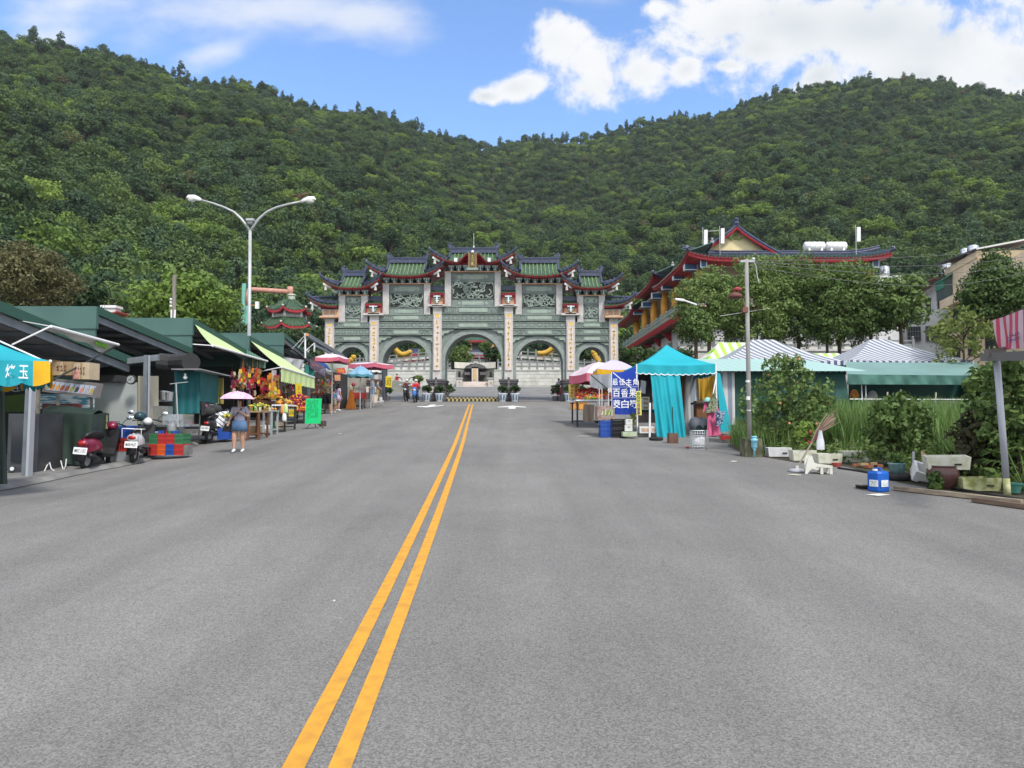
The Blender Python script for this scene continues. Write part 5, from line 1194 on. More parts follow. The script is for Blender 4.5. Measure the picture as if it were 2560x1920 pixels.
# the shops along the left side
def C(r,g,b,f=.8):
 q=[((c/255+.055)/1.055)**2.4 if c>10 else c/3294 for c in(r,g,b)];return tuple(max(.004,c*f) for c in q)
CLAD=mk('green_cladding',(.060,.125,.105),(.050,.105,.09),scale=1.2,rough=.5);CLAD2=mk('green_trim',(.030,.085,.062),rough=.5)
SHEET=mk('grey_roof_sheet',(.32,.32,.33),(.24,.24,.25),scale=1.4,rough=.6);BEAM=mk('grey_steel_beam',(.16,.18,.20),(.12,.135,.15),scale=3,rough=.5)
WALLG=mk('cement_board',(.36,.39,.38),(.27,.29,.285),scale=1.1,rough=.9);INTER=mk('dim_interior',(.045,.045,.045),(.028,.028,.028),scale=1,rough=.9)  # shade of the shop interiors is put into the dim wall colour
XF=-11.5
def panel(name,pts,m,th=.02,label=None,cat=None,par=None,group=None,mi=None):
 """flat or slightly twisted panel from four (px, py, depth) corners, with thickness"""
 q=[P(*a) if not isinstance(a,V3) else a for a in pts];n=(q[1]-q[0]).cross(q[3]-q[0]).normalized()*th;mb=MB()
 mb.add(q+[a+n for a in q],[(0,1,2,3),(7,6,5,4),(0,4,5,1),(1,5,6,2),(2,6,7,3),(3,7,4,0)])
 return mb.part(name,m,par) if par else mb.solo(name,m,label,cat,group=group)
def cloth(a,b,c,d,m,name,label=None,cat=None,par=None,sag=.0,nu=10,nv=8,wave=0,wn=5,group=None,world=True,seed=0,hem=0):
 """hanging or stretched cloth between a-b (top) and d-c (bottom), with sag and folds"""
 a,b,c,d=(V3(q) for q in(a,b,c,d));nrm=(b-a).cross(d-a).normalized();mb=MB();rr=random.Random(seed)
 ph=[rr.uniform(0,6.28) for _ in range(3)]
 def f(u,v):
  p=a.lerp(b,u).lerp(d.lerp(c,u),v)
  w=wave*(.25+.75*v)*(math.sin(u*wn*6.28+ph[0]+v*1.3)+.5*math.sin(u*wn*2.3*6.28+ph[1]-v*2))
  return p+nrm*w+V3((0,0,-sag*4*(u*(1-u))*(1-.3*v)))
 g=lambda u,v:tuple(f(u,v))
 mb.grid(g,nu,nv,0)
 h=lambda u,v:tuple(f(u,v)-nrm*.008)
 mb.grid(h,nu,nv,0,flip=True)
 return mb.part(name,m,par,True,world) if par else mb.solo(name,m,label,cat,group=group,smooth=True)
SHOPS=[(12.0,19.5,-10.5,4.30,3.28,2.4,'nearest green-trimmed shop shelter at the left edge, over the ice cream stall'),(19.6,25.4,XF,4.68,4.12,3.2,'second green shop with tall blank parapet, above the white scooter'),(25.5,30.9,XF,5.22,4.55,4.1,'third green shop carrying the first pale green awning'),(31.0,35.6,XF,5.24,4.85,4.5,'fourth green shop carrying the drooping green awning with valance'),(35.7,41.0,XF,5.95,5.2,4.8,'farthest green shop whose parapet stands right of the lamp post foot')]
shops=[]
for(y0,y1,xf,h0,h1,hb,lab) in SHOPS:
 xb=xf-6.5;g0=gz(xf,(y0+y1)/2)
 t=thing('shop',lab,'shop',(xf-2,(y0+y1)/2,g0),0,'green-roofed shops along the left side');shops.append(t)
 def rz_(y):return h0+(h1-h0)*(y-y0)/(y1-y0)
 mb=MB();mb.prism([(y0,h0),(y1,h1),(y1,h1+.07),(y0,h0+.07)],xb,xf,'x');mb.part('roof',SHEET,t)
 mb=MB();mb.prism([(y0-.06,h0-.1),(y1,h1-.1),(y1,h1+.12),(y0-.06,h0+.12)],xf,xf+.05,'x',0);mb.prism([(y0,h0-.3),(y1,h1-.3),(y1,h1-.12),(y0,h0-.12)],xf-.12,xf-.02,'x',1)
 mb.part('fascia',[CLAD2,BEAM],t)
 mb=MB()
 for k in range(6):y=y0+(y1-y0)*(k+.5)/6;mb.box(((xf+xb)/2,y,rz_(y)-.06),(xf-xb-.2,.08,.1))
 for x in(xf-1.6,xf-3.6):mb.prism([(y0,h0-.28),(y1,h1-.28),(y1,h1-.12),(y0,h0-.12)],x,x+.1,'x')
 mb.part('purlins',BEAM,t)
 if y0>13:
  mb=MB();mb.bb((xb,y0-.09,hb-.6),(xf,y0-.02,h0-.5));pp=mb.part('parapet',CLAD,t)
  mb=MB();mb.bb((xb,y0-.13,h0-.5),(xf+.04,y0-.01,h0+.12));mb.part('parapet_band',CLAD,t)
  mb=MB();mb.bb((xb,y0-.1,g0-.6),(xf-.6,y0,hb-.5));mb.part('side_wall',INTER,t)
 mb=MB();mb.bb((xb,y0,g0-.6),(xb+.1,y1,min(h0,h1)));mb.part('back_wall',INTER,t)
 mb=MB();mb.bb((xb,y0+.1,g0-.5),(xf,y1,g0+.1));mb.part('floor',CONC,t)
 for y in((y1-.4,) if y0>13 else()):
  mb=MB();mb.box((xf-.1,y,(rz_(y)+g0)/2-.2),(.14,.14,rz_(y)-g0));mb.part('post',BEAM,t)
s1,s2,s3,s4,s5=shops
def post(px,pt,pb,d,w,par,name='post',m=BEAM):
 a,b=P(px,pt,d),P(px,pb,d);mb=MB();mb.bb((a.x-w/2,d-w/2,gz(b.x,d)+.02),(a.x+w/2,d+w/2,a.z));return mb.part(name,m,par)
mb=MB();a,b=P(79,925,14.3),P(66,1202,14.3);mb.bar(b,a,.13,.13,up=(0,1,0));mb.part('post',BEAM,s1)
mb=MB();mb.bar(P(72,1202,14.2),P(84,925,14.2),.05,.14,up=(0,1,0));mb.part('post_flange',mk('light_steel',(.42,.43,.46),rough=.4,metal=.4),s1)
post(367,888,1072,19.2,.11,s1);mb=MB();mb.bar(P(373.5,888,19.12),P(371.5,1072,19.12),.03,.05,up=(0,1,0));mb.part('post_flange',MATS['light_steel'],s1)
mb=MB();mb.bar(P(60,880,18.6),P(220,860,18.6),.16,.22);mb.bar(P(226,914,19.3),P(396,894,19.3),.12,.16);mb.weld();mb.part('tie_beam',BEAM,s1)
panel('partition_wall',[(232,956,19.35),(345,956,19.35),(345,1066,19.35),(232,1066,19.35)],WALLG,-.05,par=s2)
panel('partition_wall',[(345,940,19.3),(392,940,20.6),(392,1060,20.6),(345,1060,19.3)],mk('tan_plaster',(.34,.31,.24),(.26,.24,.18),scale=1.3),-.05,par=s2)
c=P(328,949,18.9);t=thing('wall_clock','round black wall clock hanging in the nearest shop','clock',c)
mb=MB();
def disc(mb,c,r,n,ax,th,mi=0):
 M=Matrix.Rotation(R(90),3,'X') if ax=='y' else Matrix.Rotation(R(90),3,'Y')
 q=MB();q.lathe([(r,-th/2),(r,th/2)],n);mb.add([V3(c)+M@V3(v) for v in q.v],q.f,mi)
disc(mb,c,.13,18,'y',.06);mb.part('rim',DARK,t);mb=MB();disc(mb,c+V3((0,-.032,0)),.1,18,'y',.01);mb.bar(c+V3((0,-.045,0)),c+V3((.03,-.045,.06)),.012,.01,1);mb.bar(c+V3((0,-.045,0)),c+V3((-.05,-.045,.0)),.012,.01,1);mb.part('face',[mk('clock_face',(.30,.32,.32)),DARK],t)
mb=MB();mb.bb(P(226,938,18.95),P(316,956,19.3));mb.solo('shelf_beam',INTER,'dark shelf board above the cement partition in the nearest shop','shelf')
t=thing('menu_board','tilted lightbox menu showing ten food pictures in the nearest shop','menu sign',P(175,985,16.2))
q=[P(113,943,16.5),P(247,958,15.9),P(238,994,15.9),P(104,979,16.5)]
mb=MB();n=(q[1]-q[0]).cross(q[3]-q[0]).normalized();n=n if n.y>0 else-n;mb.add(q+[a+n*.12 for a in q],[(0,1,2,3),(7,6,5,4),(0,4,5,1),(1,5,6,2),(2,6,7,3),(3,7,4,0)]);mb.part('frame',mk('grey_brown_frame',(.17,.155,.145),rough=.6),t)
def bil(u,v,off=.0):return q[0].lerp(q[1],u).lerp(q[3].lerp(q[2],u),v)-n*off
fc=[(.30,.30,.12),(.55,.20,.06),(.55,.33,.07),(.38,.10,.04),(.42,.10,.05),(.36,.36,.10),(.05,.05,.05),(.60,.25,.22),(.38,.38,.36),(.42,.33,.10)]
mb=MB();mb.quad(bil(.05,.22,.006),bil(.97,.22,.006),bil(.94,.84,.006),bil(.06,.84,.006));pn=mb.part('picture_strip',mk('pale_blue_panel',(.42,.46,.54),rough=.4),t)
for k in range(10):
 u=.06+.0905*k;mb=MB();mb.add([bil(u,.80,.012),bil(u+.066,.74,.012),bil(u+.086,.48,.012),bil(u+.05,.38,.012),bil(u+.018,.50,.012)],[(0,1,2,3,4)]);mb.quad(bil(u+.072,.25,.012),bil(u+.078,.25,.012),bil(u+.078,.6,.012),bil(u+.072,.6,.012),1);mb.part('food_picture',[mk('menu_picture_%s'%'abcdefghij'[k],fc[k],rough=.5),DARK],pn)
CARD=mk('cardboard',(.36,.25,.14),(.30,.20,.11),scale=5,rough=.85);CARD2=mk('pale_cardboard',(.48,.38,.26),(.42,.33,.22),scale=5,rough=.85)
def carton(px0,py0,px1,py1,d,dep,lab,m=CARD,txt=0,group='cardboard cartons in the nearest shop',printm=None,rz=0):
 a,b=P(px0,py1,d),P(px1,py0,d);t=thing('carton',lab,'carton',((a.x+b.x)/2,d+dep/2,a.z),0,group);w,h=b.x-a.x,b.z-a.z
 mb=MB();mb.box((0,0,h/2),(w,dep,h),rz=rz);mb.part('box',m,t,world=False)
 mb=MB();mb.box((0,-dep/2-.003,h/2),(.05,.006,h*.98)) if rz==0 else mb.box((0,0,h+.003),(w*.9,.05,.006),rz=rz);mb.part('tape',CARD2 if m is CARD else CARD,t,world=False)
 if txt:
  mb=MB();scribble(mb,(0,-dep/2-.008,h*.5),(1,0,0),(0,0,1),w*.5,h*.5,txt,txt+1,3,0,.14,.9);mb.part('print',printm or DARK,t,world=False)
 return t
carton(127,904,181,938,16.6,.5,'brown carton with dark printed stripe above the menu board',CARD,2,printm=mk('brown_print',(.12,.05,.03)))
carton(182,906,224,948,16.0,.4,'pale carton printed with a red bottle above the menu board',CARD2,2)
c=P(191,930,15.99);mb=MB();mb.lathe([(.05,0),(.06,.05),(.06,.17),(.03,.22),(.025,.28)],10,(c.x,c.y-.002,c.z-.15),0,sy=.1);mb.solo('bottle_print',mk('red_print',(.42,.10,.07),(.55,.35,.3),scale=12),'red bottle picture printed on the pale carton','print')
carton(95,898,126,932,16.9,.4,'plain carton behind the umbrella tip, left of the striped carton',CARD)
TARP=mk('dark_green_tarp',(.030,.050,.040),(.020,.034,.028),scale=1.5,rough=.55,bump=.15,bscale=4)
t=thing('covered_cart','food cart wrapped in dark green tarpaulin under the menu board','cart',(P(165,1100,15.8).x,15.9,gz(-10,15.8)))
A_,B_,C_,D_=P(104,1026,15.9),P(232,1036,15.6),P(228,1156,15.6),P(126,1164,15.9)
mb=MB();mb.grid(lambda u,v:tuple(A_.lerp(B_,u).lerp(D_.lerp(C_,u),v)+V3((0,-.05*math.sin(u*21+v)*v-.04*v*math.sin(u*9),.04*math.sin(u*7)*v))),24,8)
mb.grid(lambda u,v:tuple(A_.lerp(B_,u)+V3((-.1*v,.7*v,.12*math.sin(v*3.1)+.05*math.sin(u*5)*v))),12,6,flip=True)
mb.grid(lambda u,v:tuple(B_.lerp(B_+V3((-.1,.7,.05)),u).lerp(C_.lerp(C_+V3((-.1,.7,0)),u),v)+V3((.03*math.sin(u*12)*v,0,0))),10,6);mb.part('tarpaulin',TARP,t,True)
mb=MB();mb.bb(A_+V3((.05,.1,-1.15)),B_+V3((-.2,.6,-.05)));mb.part('cart_body',INTER,t)
t2=thing('cord','pale tie cord looped along the pavement below the tarp','cord',P(125,1165,15.2));mb=MB();mb.tube([P(110,1180,15),P(118,1163,15.2),P(124,1156,15.3),P(128,1172,15.1),P(140,1180,15)],.012,5);mb.tube([P(152,1152,15.5),P(159,1178,15.2),P(164,1164,15.3),P(166,1148,15.5)],.012,5);mb.part('loops',WHITE,t2)
t=thing('drinks_fridge','dark glass cooler cabinet beside the near post of the first shop','fridge',(P(35,1100,14.8).x,15.1,gz(-10.3,14.8)))
mb=MB();a,b=P(16,1190,14.9),P(98,1034,14.9);mb.bb((a.x,14.9,gz(a.x,14.9)),(b.x,15.7,b.z));mb.part('cabinet',mk('dark_steel_cabinet',(.06,.065,.07),(.04,.04,.045),scale=2,rough=.35),t);mb=MB();mb.bb((a.x+.1,14.86,gz(a.x,14.9)+.35),(b.x-.12,14.9,b.z-.1));mb.part('glass_door',mk('dark_glass',(.015,.02,.028),rough=.1,spec=.6),t)
mb=MB();c=P(30,1172,14.85);disc(mb,c,.04,14,'y',.02);mb.part('badge',PLW,t)
cloth(P(-30,955,12.6),P(14,955,12.6),P(16,1210,12.6),P(-30,1212,12.6),TARP,'hanging_tarp','black-green plastic sheet hanging at the left edge of the picture','tarp',wave=.04,wn=3,nu=16,nv=14)
panel('striped_backdrop',[(70,985,18.5),(235,985,18.5),(235,1022,18.5),(70,1022,18.5)],mk('blue_white_waves',(.55,.60,.60),(.06,.22,.28),scale=3.5,rough=.6,stretch=(.6,1,6),lo=.46,hi=.54),.02,'blue and white wavy printed sheet behind the ice cream stall','printed sheet')
panel('window_opening',[(12,990,19),(62,985,19),(62,1030,19),(12,1030,19)],LF['mid'],.02,par=s1)
for i,(px,py) in enumerate(((45,955),)):
 c=P(px,py,15.5);t=thing('wall_fan','dark wall fan under the teal umbrella in the first shop','fan',c-V3((0,0,.2)))
 mb=MB();
 for r_ in(.08,.15,.21):mb.tube([c+V3((r_*math.cos(a*.35),-.05,r_*math.sin(a*.35))) for a in range(19)],.007,4)
 for k in range(9):a=k*.7;mb.bar(c+V3((0,-.05,0)),c+V3((.21*math.cos(a),-.05,.21*math.sin(a))),.006)
 mb.part('guard',BEAM,t);mb=MB();[mb.box((c.x+.08*math.cos(a),c.y,c.z+.08*math.sin(a)),(.13,.015,.07),ry=-a) for a in(0,2.1,4.2)];mb.ball(c,.04,8);mb.part('blades',INTER,t)
mb=MB();mb.bb(P(105,1024,17.5),P(205,1010,17.9));mb.solo('counter',mk('dark_red_counter',(.13,.02,.02),rough=.6),'dark red counter top behind the covered cart','counter')
mb=MB();mb.bar(P(96,940,16.4),P(94,1150,16.2),.06,.06);mb.bar(P(228,985,16.3),P(230,1040,16.3),.05,.05);[mb.bar(P(x,990,17),P(x,1025,17),.05,.05) for x in(145,)];mb.weld()
mb.solo('stall_uprights',mk('worn_post',(.20,.18,.15),(.12,.11,.09),scale=7),'worn uprights holding the ice cream menu board','stall frame',kind=None)
AWN=mk('white_awning_cloth',(.62,.63,.63),(.50,.51,.52),scale=3,rough=.7);t=thing('rolled_awning','half-rolled white awning with green leaf tail on a bar at the first shop','awning',P(200,900,16))
a,b=P(127,816,14.8),P(296,862,17.3);mb=MB();mb.tube([a,b],.035,8);mb.part('front_bar',PLW,t)
mb=MB();mb.grid(lambda u,v:tuple(a.lerp(b,u)+V3((-.22*v,0,-(.04+.22*u**2*(1-.35*max(0,u-.85)/.15))*v*(1+.25*math.sin(u*17))))),22,3);mb.part('cloth',AWN,t,True)
mb=MB();c0=a.lerp(b,.74);[mb.ball(a.lerp(b,.70+.05*k)+V3((-.06,-.03,-.07-.03*(k%2))),(.02,.09,.07),8) for k in range(4)];mb.part('leaf_pattern',mk('leaf_print',(.16,.38,.04),(.10,.28,.03),scale=8),t,True)
mb=MB();mb.tube([P(127,816,14.8),P(30,862,14.6)],.018,6);mb.tube([P(127,816,14.8),P(40,800,15.2)],.01,5);mb.part('arm',PLW,t);mb=MB();mb.tube([P(296,862,17.3),P(190,920,16),P(76,978,14.3)],.02,6);mb.ball(P(190,920,16),.035,6);mb.ball(P(135,948,15),.035,6);mb.part('brace',DARK,t)
TEALC=mk('teal_canvas',(.010,.30,.36),(.008,.25,.31),scale=2,rough=.75);YELC=mk('yellow_canvas',(.62,.36,.01),(.56,.30,.01),scale=3,rough=.75)
t=thing('market_umbrella','teal market umbrella with yellow corner and white lettering at the left edge','umbrella',(-8.75,11.0,gz(-8.75,11.0)))
T=P(126,903,11.0);ap=V3((-8.75,11.0,T.z+.72));r_=T.x-ap.x;cr=[V3((ap.x+r_,11,T.z)),V3((ap.x,11+r_,T.z)),V3((ap.x-r_,11,T.z)),V3((ap.x,11-r_,T.z))]
mb=MB()
for k in range(4):mb.grid(lambda u,v:tuple(ap.lerp(cr[k].lerp(cr[(k+1)%4],u),v)+V3((0,0,-.10*math.sin(math.pi*v)-.03*math.sin(math.pi*u)*v))),8,6,0)
mb.part('canopy',TEALC,t,True);mb=MB();mb2=MB()
for k in range(4):
 p,q_=cr[k],cr[(k+1)%4]
 def vl(u,v,u0=0.0,u1=1.0):
  u=u0+(u1-u0)*u;sc_=.30+.07*abs(math.sin(u*math.pi*6));return tuple(p.lerp(q_,u)+V3((0,0,-.03*math.sin(math.pi*u)-sc_*v*(1 if u>.02 else.6)))+V3((p-ap+q_-ap)).normalized()*(.05*v+.02*math.sin(u*25)*v))
 mb.grid(lambda u,v:vl(u,v,.1,.9),36,3,0);mb2=MB();mb2.grid(lambda u,v:vl(u,v,0,.1),5,3,0);mb2.part('corner_panel',YELC,t,True);mb2=MB();mb2.grid(lambda u,v:vl(u,v,.9,1),5,3,0);mb2.part('corner_panel',YELC,t,True)
mb.part('valance',TEALC,t,True)
mb=MB();p,q_=cr[0],cr[3];xa=(p-q_).normalized();nn=V3((1,-1,0)).normalized()
for s_,u in(('玉',.165),('烤',.238)):put_text(mb,s_,p.lerp(q_,u)+V3((0,0,-.19))+nn*.14,xa,(0,0,1),.12,.2,stroke=.01)
mb.part('lettering',PLW,t);mb=MB();mb.tube([(ap.x,11,gz(ap.x,11)),(ap.x,11,ap.z)],.03,8);mb.part('pole',POLE,t);mb=MB()
for k in range(4):mb.tube([ap-V3((0,0,.06)),cr[k]-V3((0,0,.04))],.015,5);mb.ball(cr[k],.025,6)
mb.part('rib',PLW,t)
CRM={n:mk(n+'_crate_plastic',c,rough=.5) for n,c in(('red',(.42,.035,.03)),('green',(.04,.16,.075)),('blue',(.02,.07,.32)),('orange',(.62,.10,.02)),('black',(.02,.02,.02)),('yellow',(.6,.42,.03)))}
def crate_mesh(col,w=.30,dp=.42,h=.28,bars=7):
 mb=MB()
 for z in(.012,h-.015,h*.5):
  t_=.03
  for s in(-1,1):mb.box((0,s*dp/2,z),(w,.02,t_));mb.box((s*w/2,0,z),(.02,dp,t_))
 for k in range(bars+1):
  x=-w/2+w*k/bars
  for s in(-1,1):mb.box((x,s*dp/2,h/2),(.018,.016,h))
 for k in range(9):
  y=-dp/2+dp*k/8
  for s in(-1,1):mb.box((s*w/2,y,h/2),(.016,.018,h))
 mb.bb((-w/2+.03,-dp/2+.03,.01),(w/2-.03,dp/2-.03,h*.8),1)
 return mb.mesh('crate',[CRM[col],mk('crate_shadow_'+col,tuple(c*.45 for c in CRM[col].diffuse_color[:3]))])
CR={}
def crate(col,p,lab,rz=0,group='plastic crates stacked by the second shop',w=.30,h=.28,dp=.42):
 k=(col,w,h,dp)
 if k not in CR:CR[k]=crate_mesh(col,w,dp,h)
 o=link('plastic_crate',CR[k],None,p);o.rotation_euler[2]=rz;return tag(o,lab,'crate',group)
base=P(378,1122,17.6);gzc=gz(base.x+.3,17.6)+.1;cw=.205
lowr=[('red','lower red crate at the left end of the stack by the second shop'),('orange','orange-red crate in the bottom row of the stack'),('blue','blue crate in the bottom row of the stack by the second shop'),('red','lower red crate at the right end of the stack, beside the grey block')]
upr=[('green','upper green crate at the left end of the stack by the second shop'),('red','left of the two upper red crates in the stack'),('red','right of the two upper red crates in the stack'),('green','upper green crate at the right end of the stack')]
for i,(c_,l_) in enumerate(lowr):crate(c_,(base.x+.1+cw*i,17.7,gzc),l_,w=cw-.01,h=.27)
for i,(c_,l_) in enumerate(upr):crate(c_,(base.x+.1+cw*i,17.72,gzc+.275),l_,w=cw-.01,h=.25)
for i,(px,c_) in enumerate(((405,'blue'),(415,'blue'),(421,'red'),(428,'green'),(440,'blue'))):
 p=P(px,1066,17.7);mb=MB();mb.box((p.x,17.7,gzc+.56),(.09,.2,.07));mb.solo('small_box',CRM[c_],['first small blue box on the crate stack, from the left','second small blue box on the crate stack','small red box on top of the crate stack','small green box on top of the crate stack','wide blue box at the right end on top of the crate stack'][i],'box',group='small boxes on the crates')
p=P(458,1110,17.6);mb=MB();mb.box((p.x+.06,17.7,gzc+.12),(.13,.3,.24));mb.solo('concrete_block',CONC,'grey concrete block at the right foot of the crate stack','block')
p=P(462,1085,17.9);mb=MB();mb.tube([(p.x+.03,17.95,gzc),(p.x+.03,17.95,gzc+.26)],.055,10,0);mb.tube([(p.x+.03,17.95,gzc+.26),(p.x+.03,17.95,gzc+.42)],.05,10,1);mb.solo('red_white_canister',[CRM['red'],PLW],'red and white canister behind the right end of the crates','canister')
q=P(305,1090,16.6);zc=gz(q.x,16.6)+.1
crate('red',(q.x-.02,16.8,zc+.22),'red crate behind the white scooter, below the blue one',w=.42,h=.3,group='crates behind the white scooter');crate('blue',(q.x+.08,16.8,zc+.53),'blue crate behind the white scooter',w=.24,h=.28,group='crates behind the white scooter')
mb=MB();mb.box((q.x,16.75,zc+.1),(.44,.4,.22));mb.solo('foam_box',mk('grey_foam',(.26,.28,.30),(.2,.22,.24),scale=4),'grey foam box under the red crate behind the white scooter','box')
mb=MB()
for k in range(8):mb.tube([P(273+k*3.7,1053,17),P(273+k*3.7,1071,17)],.006,4)
for k in range(4):mb.tube([P(273,1054+k*5.5,17),P(299,1054+k*5.5,17)],.006,4)
mb.tube([P(276,1071,17),P(276,1120,17)],.02,5);mb.tube([P(284,1090,16.9),P(284,1140,16.9)],.02,5);mb.solo('wire_rack',mk('green_wire',(.03,.08,.06)),'green wire display rack between the two parked scooters','rack')
t=thing('framed_picture','dark framed yellowish board leaning behind the red scooter','picture',P(255,1050,17.3));panel('frame',[(239,1031,17.3),(273,1033,17.3),(273,1072,17.3),(239,1072,17.3)],DARK,-.04,par=t);panel('board',[(243,1037,17.27),(270,1038,17.27),(270,1072,17.27),(243,1072,17.27)],mk('yellowish_board',(.32,.30,.16),(.24,.24,.1),scale=5),-.02,par=t)
t=thing('teal_curtain_stall','tin-roofed cooking stall closed by dark and bright teal curtains','stall',(P(470,1000,21.8).x,21.8,gz(-10,21.8)))
TEALD=mk('teal_tarp',(.012,.115,.125),(.008,.085,.095),scale=1.6,rough=.6,bump=.1)
cloth(P(437,926,21.6),P(499,927,21.6),P(499,1033,21.6),P(437,1036,21.6),TEALD,'curtain',par=t,wave=.015,wn=3,nu=18);cloth(P(499,927,21.6),P(546,931,23.3),P(544,1009,23.3),P(498,1003,21.6),TEALD,'curtain',par=t,wave=.012,wn=2,nu=14)
panel('tin_roof',[(428,924,21.0),(502,924,21.0),(576,941,23.4),(470,930,23.6)],SHEET,.03,par=t)
panel('counter',[(434,1036,21.5),(485,1036,21.5),(485,1064,21.5),(434,1064,21.5)],STEEL,-.7,par=t);panel('lower_shelf',[(420,1060,21.2),(500,1060,21.2),(500,1066,21.2),(420,1066,21.2)],STEEL,-.7,par=t)
mb=MB();mb.ball(P(463,944,21.2),.06,10);mb.tube([P(463,934,21.2),P(463,940,21.2)],.03,6);mb.part('bulb',PLW,t)
panel('menu_poster',[(505,1006,21.8),(544,1011,23.2),(543,1040,23.2),(504,1038,21.8)],DARK,.01,par=t)
mb=MB();a=P(524,1022,22.4);xa=(P(544,1011,23.2)-P(505,1006,21.8)).normalized();scribble(mb,a-V3((.02,.06,0)),xa,(0,0,1),.55,.34,2,2,8,0,.12,1);scribble(mb,a+xa*.35-V3((.02,.06,0)),xa,(0,0,1),.35,.34,4,4,9,1,.2,.8);mb.part('poster_writing',[mk('pink_lettering',(.55,.20,.30)),PLW],t)
mb=MB();[mb.tube([P(px,945,23.4),P(px+dx,1010,23.3)],.025,5) for px,dx in((548,-2),(552,1),(557,0))];mb.solo('bamboo_poles',mk('yellow_bamboo',(.36,.30,.09),(.25,.21,.06),scale=8),'bundle of yellow bamboo poles standing beside the bright teal curtain','poles')
mb=MB();mb.tube([P(440,957,20.3),P(445,1068,20.3)],.02,6);mb.tube([P(425,960,20.3),P(470,955,20.3)],.012,5);mb.solo('clothes_stand',POLE,'thin metal stand with crossbar before the dark teal curtain','stand')
t=thing('tyre_stand','grey pole planted in a lying tyre with a paper note, before the teal stall','sign stand',G(496,1110));c=t.location
mb=MB();mb.lathe([(.09,.02),(.14,0),(.21,.02),(.235,.07),(.21,.12),(.14,.14),(.09,.12)],22,c);mb.part('tyre',mk('black_tyre',(.018,.018,.018),(.03,.03,.03),scale=6,rough=.85),t,True);mb=MB();mb.lathe([(.085,.0),(.085,.09),(.02,.1)],16,c);mb.tube([c+V3((.0,0,.05)),c+V3((.05,0,1.52))],.022,8,1);mb.ball(c+V3((.05,0,1.54)),.035,8,2);mb.part('pole',[CONC,POLE,PLW],t,True)
mb=MB();mb.box(c+V3((.13,-.03,1.34)),(.13,.006,.2),ry=.12);mb.part('paper_note',PLW,t);mb=MB();scribble(mb,c+V3((.13,-.036,1.34)),(1,0,0),(0,0,1),.08,.14,4,3,5,0,.2);mb.part('note_writing',mk('red_ink',(.4,.05,.05)),t)
mb=MB();mb.tube([P(400,905,22),P(440,908,22),P(478,906,21.2)],.28,12);mb.bb(P(446,925,22.4),P(480,908,22.8));mb.solo('exhaust_duct',INTER,'dark round exhaust duct over the teal curtain stall','duct')
t=thing('kitchen_counter','stainless counter with pots and buckets in the second shop','counter',P(405,1060,20.6));panel('cabinet',[(378,1016,20.8),(432,1016,20.8),(432,1062,20.8),(378,1062,20.8)],STEEL,-.6,par=t)
mb=MB();[mb.lathe([(.1,0),(.13,.25),(.1,.27)],12,P(px,py,20.9)) for px,py in((410,1000),(422,1002))];mb.bb(P(397,1004,20.85),P(432,1000,21.2));mb.weld();mb.part('pots',STEEL,t)
GST=stripes('green_striped_canvas',((.40,.56,.16),(.60,.66,.42)),.16,(0,1,0))
def awning(t,a,b,c,d,val=0,nm='canopy',m=GST):
 """a-b along the roof edge, d-c along the front bar"""
 mb=MB();a,b,c,d=map(V3,(a,b,c,d));mb.grid(lambda u,v:tuple(a.lerp(b,u).lerp(d.lerp(c,u),v)+V3((0,0,-.06*math.sin(math.pi*v)))),16,6);mb.grid(lambda u,v:tuple(a.lerp(b,u).lerp(d.lerp(c,u),v)+V3((0,0,-.06*math.sin(math.pi*v)-.012))),16,6,flip=True);mb.part(nm,m,t,True)
 mb=MB();mb.tube([d,c],.045,8);mb.part('front_bar',PLW,t)
 if val:
  mb=MB();mb.grid(lambda u,v:tuple(d.lerp(c,u)+V3((.04*math.sin(u*40)*v,0,-.02-(val+(.05*(int(u*60)%2)))*v*(1-.12*u)))),60,3);mb.part('valance',m,t)
def roofz(i,y):y0,y1,xf,h0,h1=SHOPS[i][:5];return h0+(h1-h0)*(y-y0)/(y1-y0)
t=thing('awning','pale green striped awning with white front bar on the third shop','awning',(-11,28,roofz(2,28)-.5),0,'green striped awnings')
D1,C1=P(531,864,25.5),P(668,903,31.0);awning(t,(XF+.06,25.5,roofz(2,25.5)-.1),(XF+.06,30.9,roofz(2,30.9)-.1),C1,D1)
mb=MB();mb.tube([(XF,25.5,4.4),tuple(D1)],.02,6);mb.tube([(XF,30.5,3.6),tuple(C1)],.02,6);mb.part('arm',PLW,t)
t=thing('awning','drooping green striped awning with long valance on the fourth shop','awning',(-10.8,33.5,4.2),0,'green striped awnings')
D2,C2=P(703,918,31.0),P(786,944,36.2);awning(t,(XF+.06,31,roofz(3,31)-.1),(XF+.06,35.6,roofz(3,35.6)-.1),C2,D2,.58)
mb=MB();mb.tube([(XF-.6,31.2,3.6),tuple(D2)],.025,6);mb.part('arm',PLW,t)
panel('corrugated_flap',[(607,868,30.6),(664,900,30.8),(664,921,30.8),(607,914,30.6)],stripes('green_corrugated',((.06,.13,.11),(.10,.20,.17)),.1,(1,0,0)),-.04,par=s4)
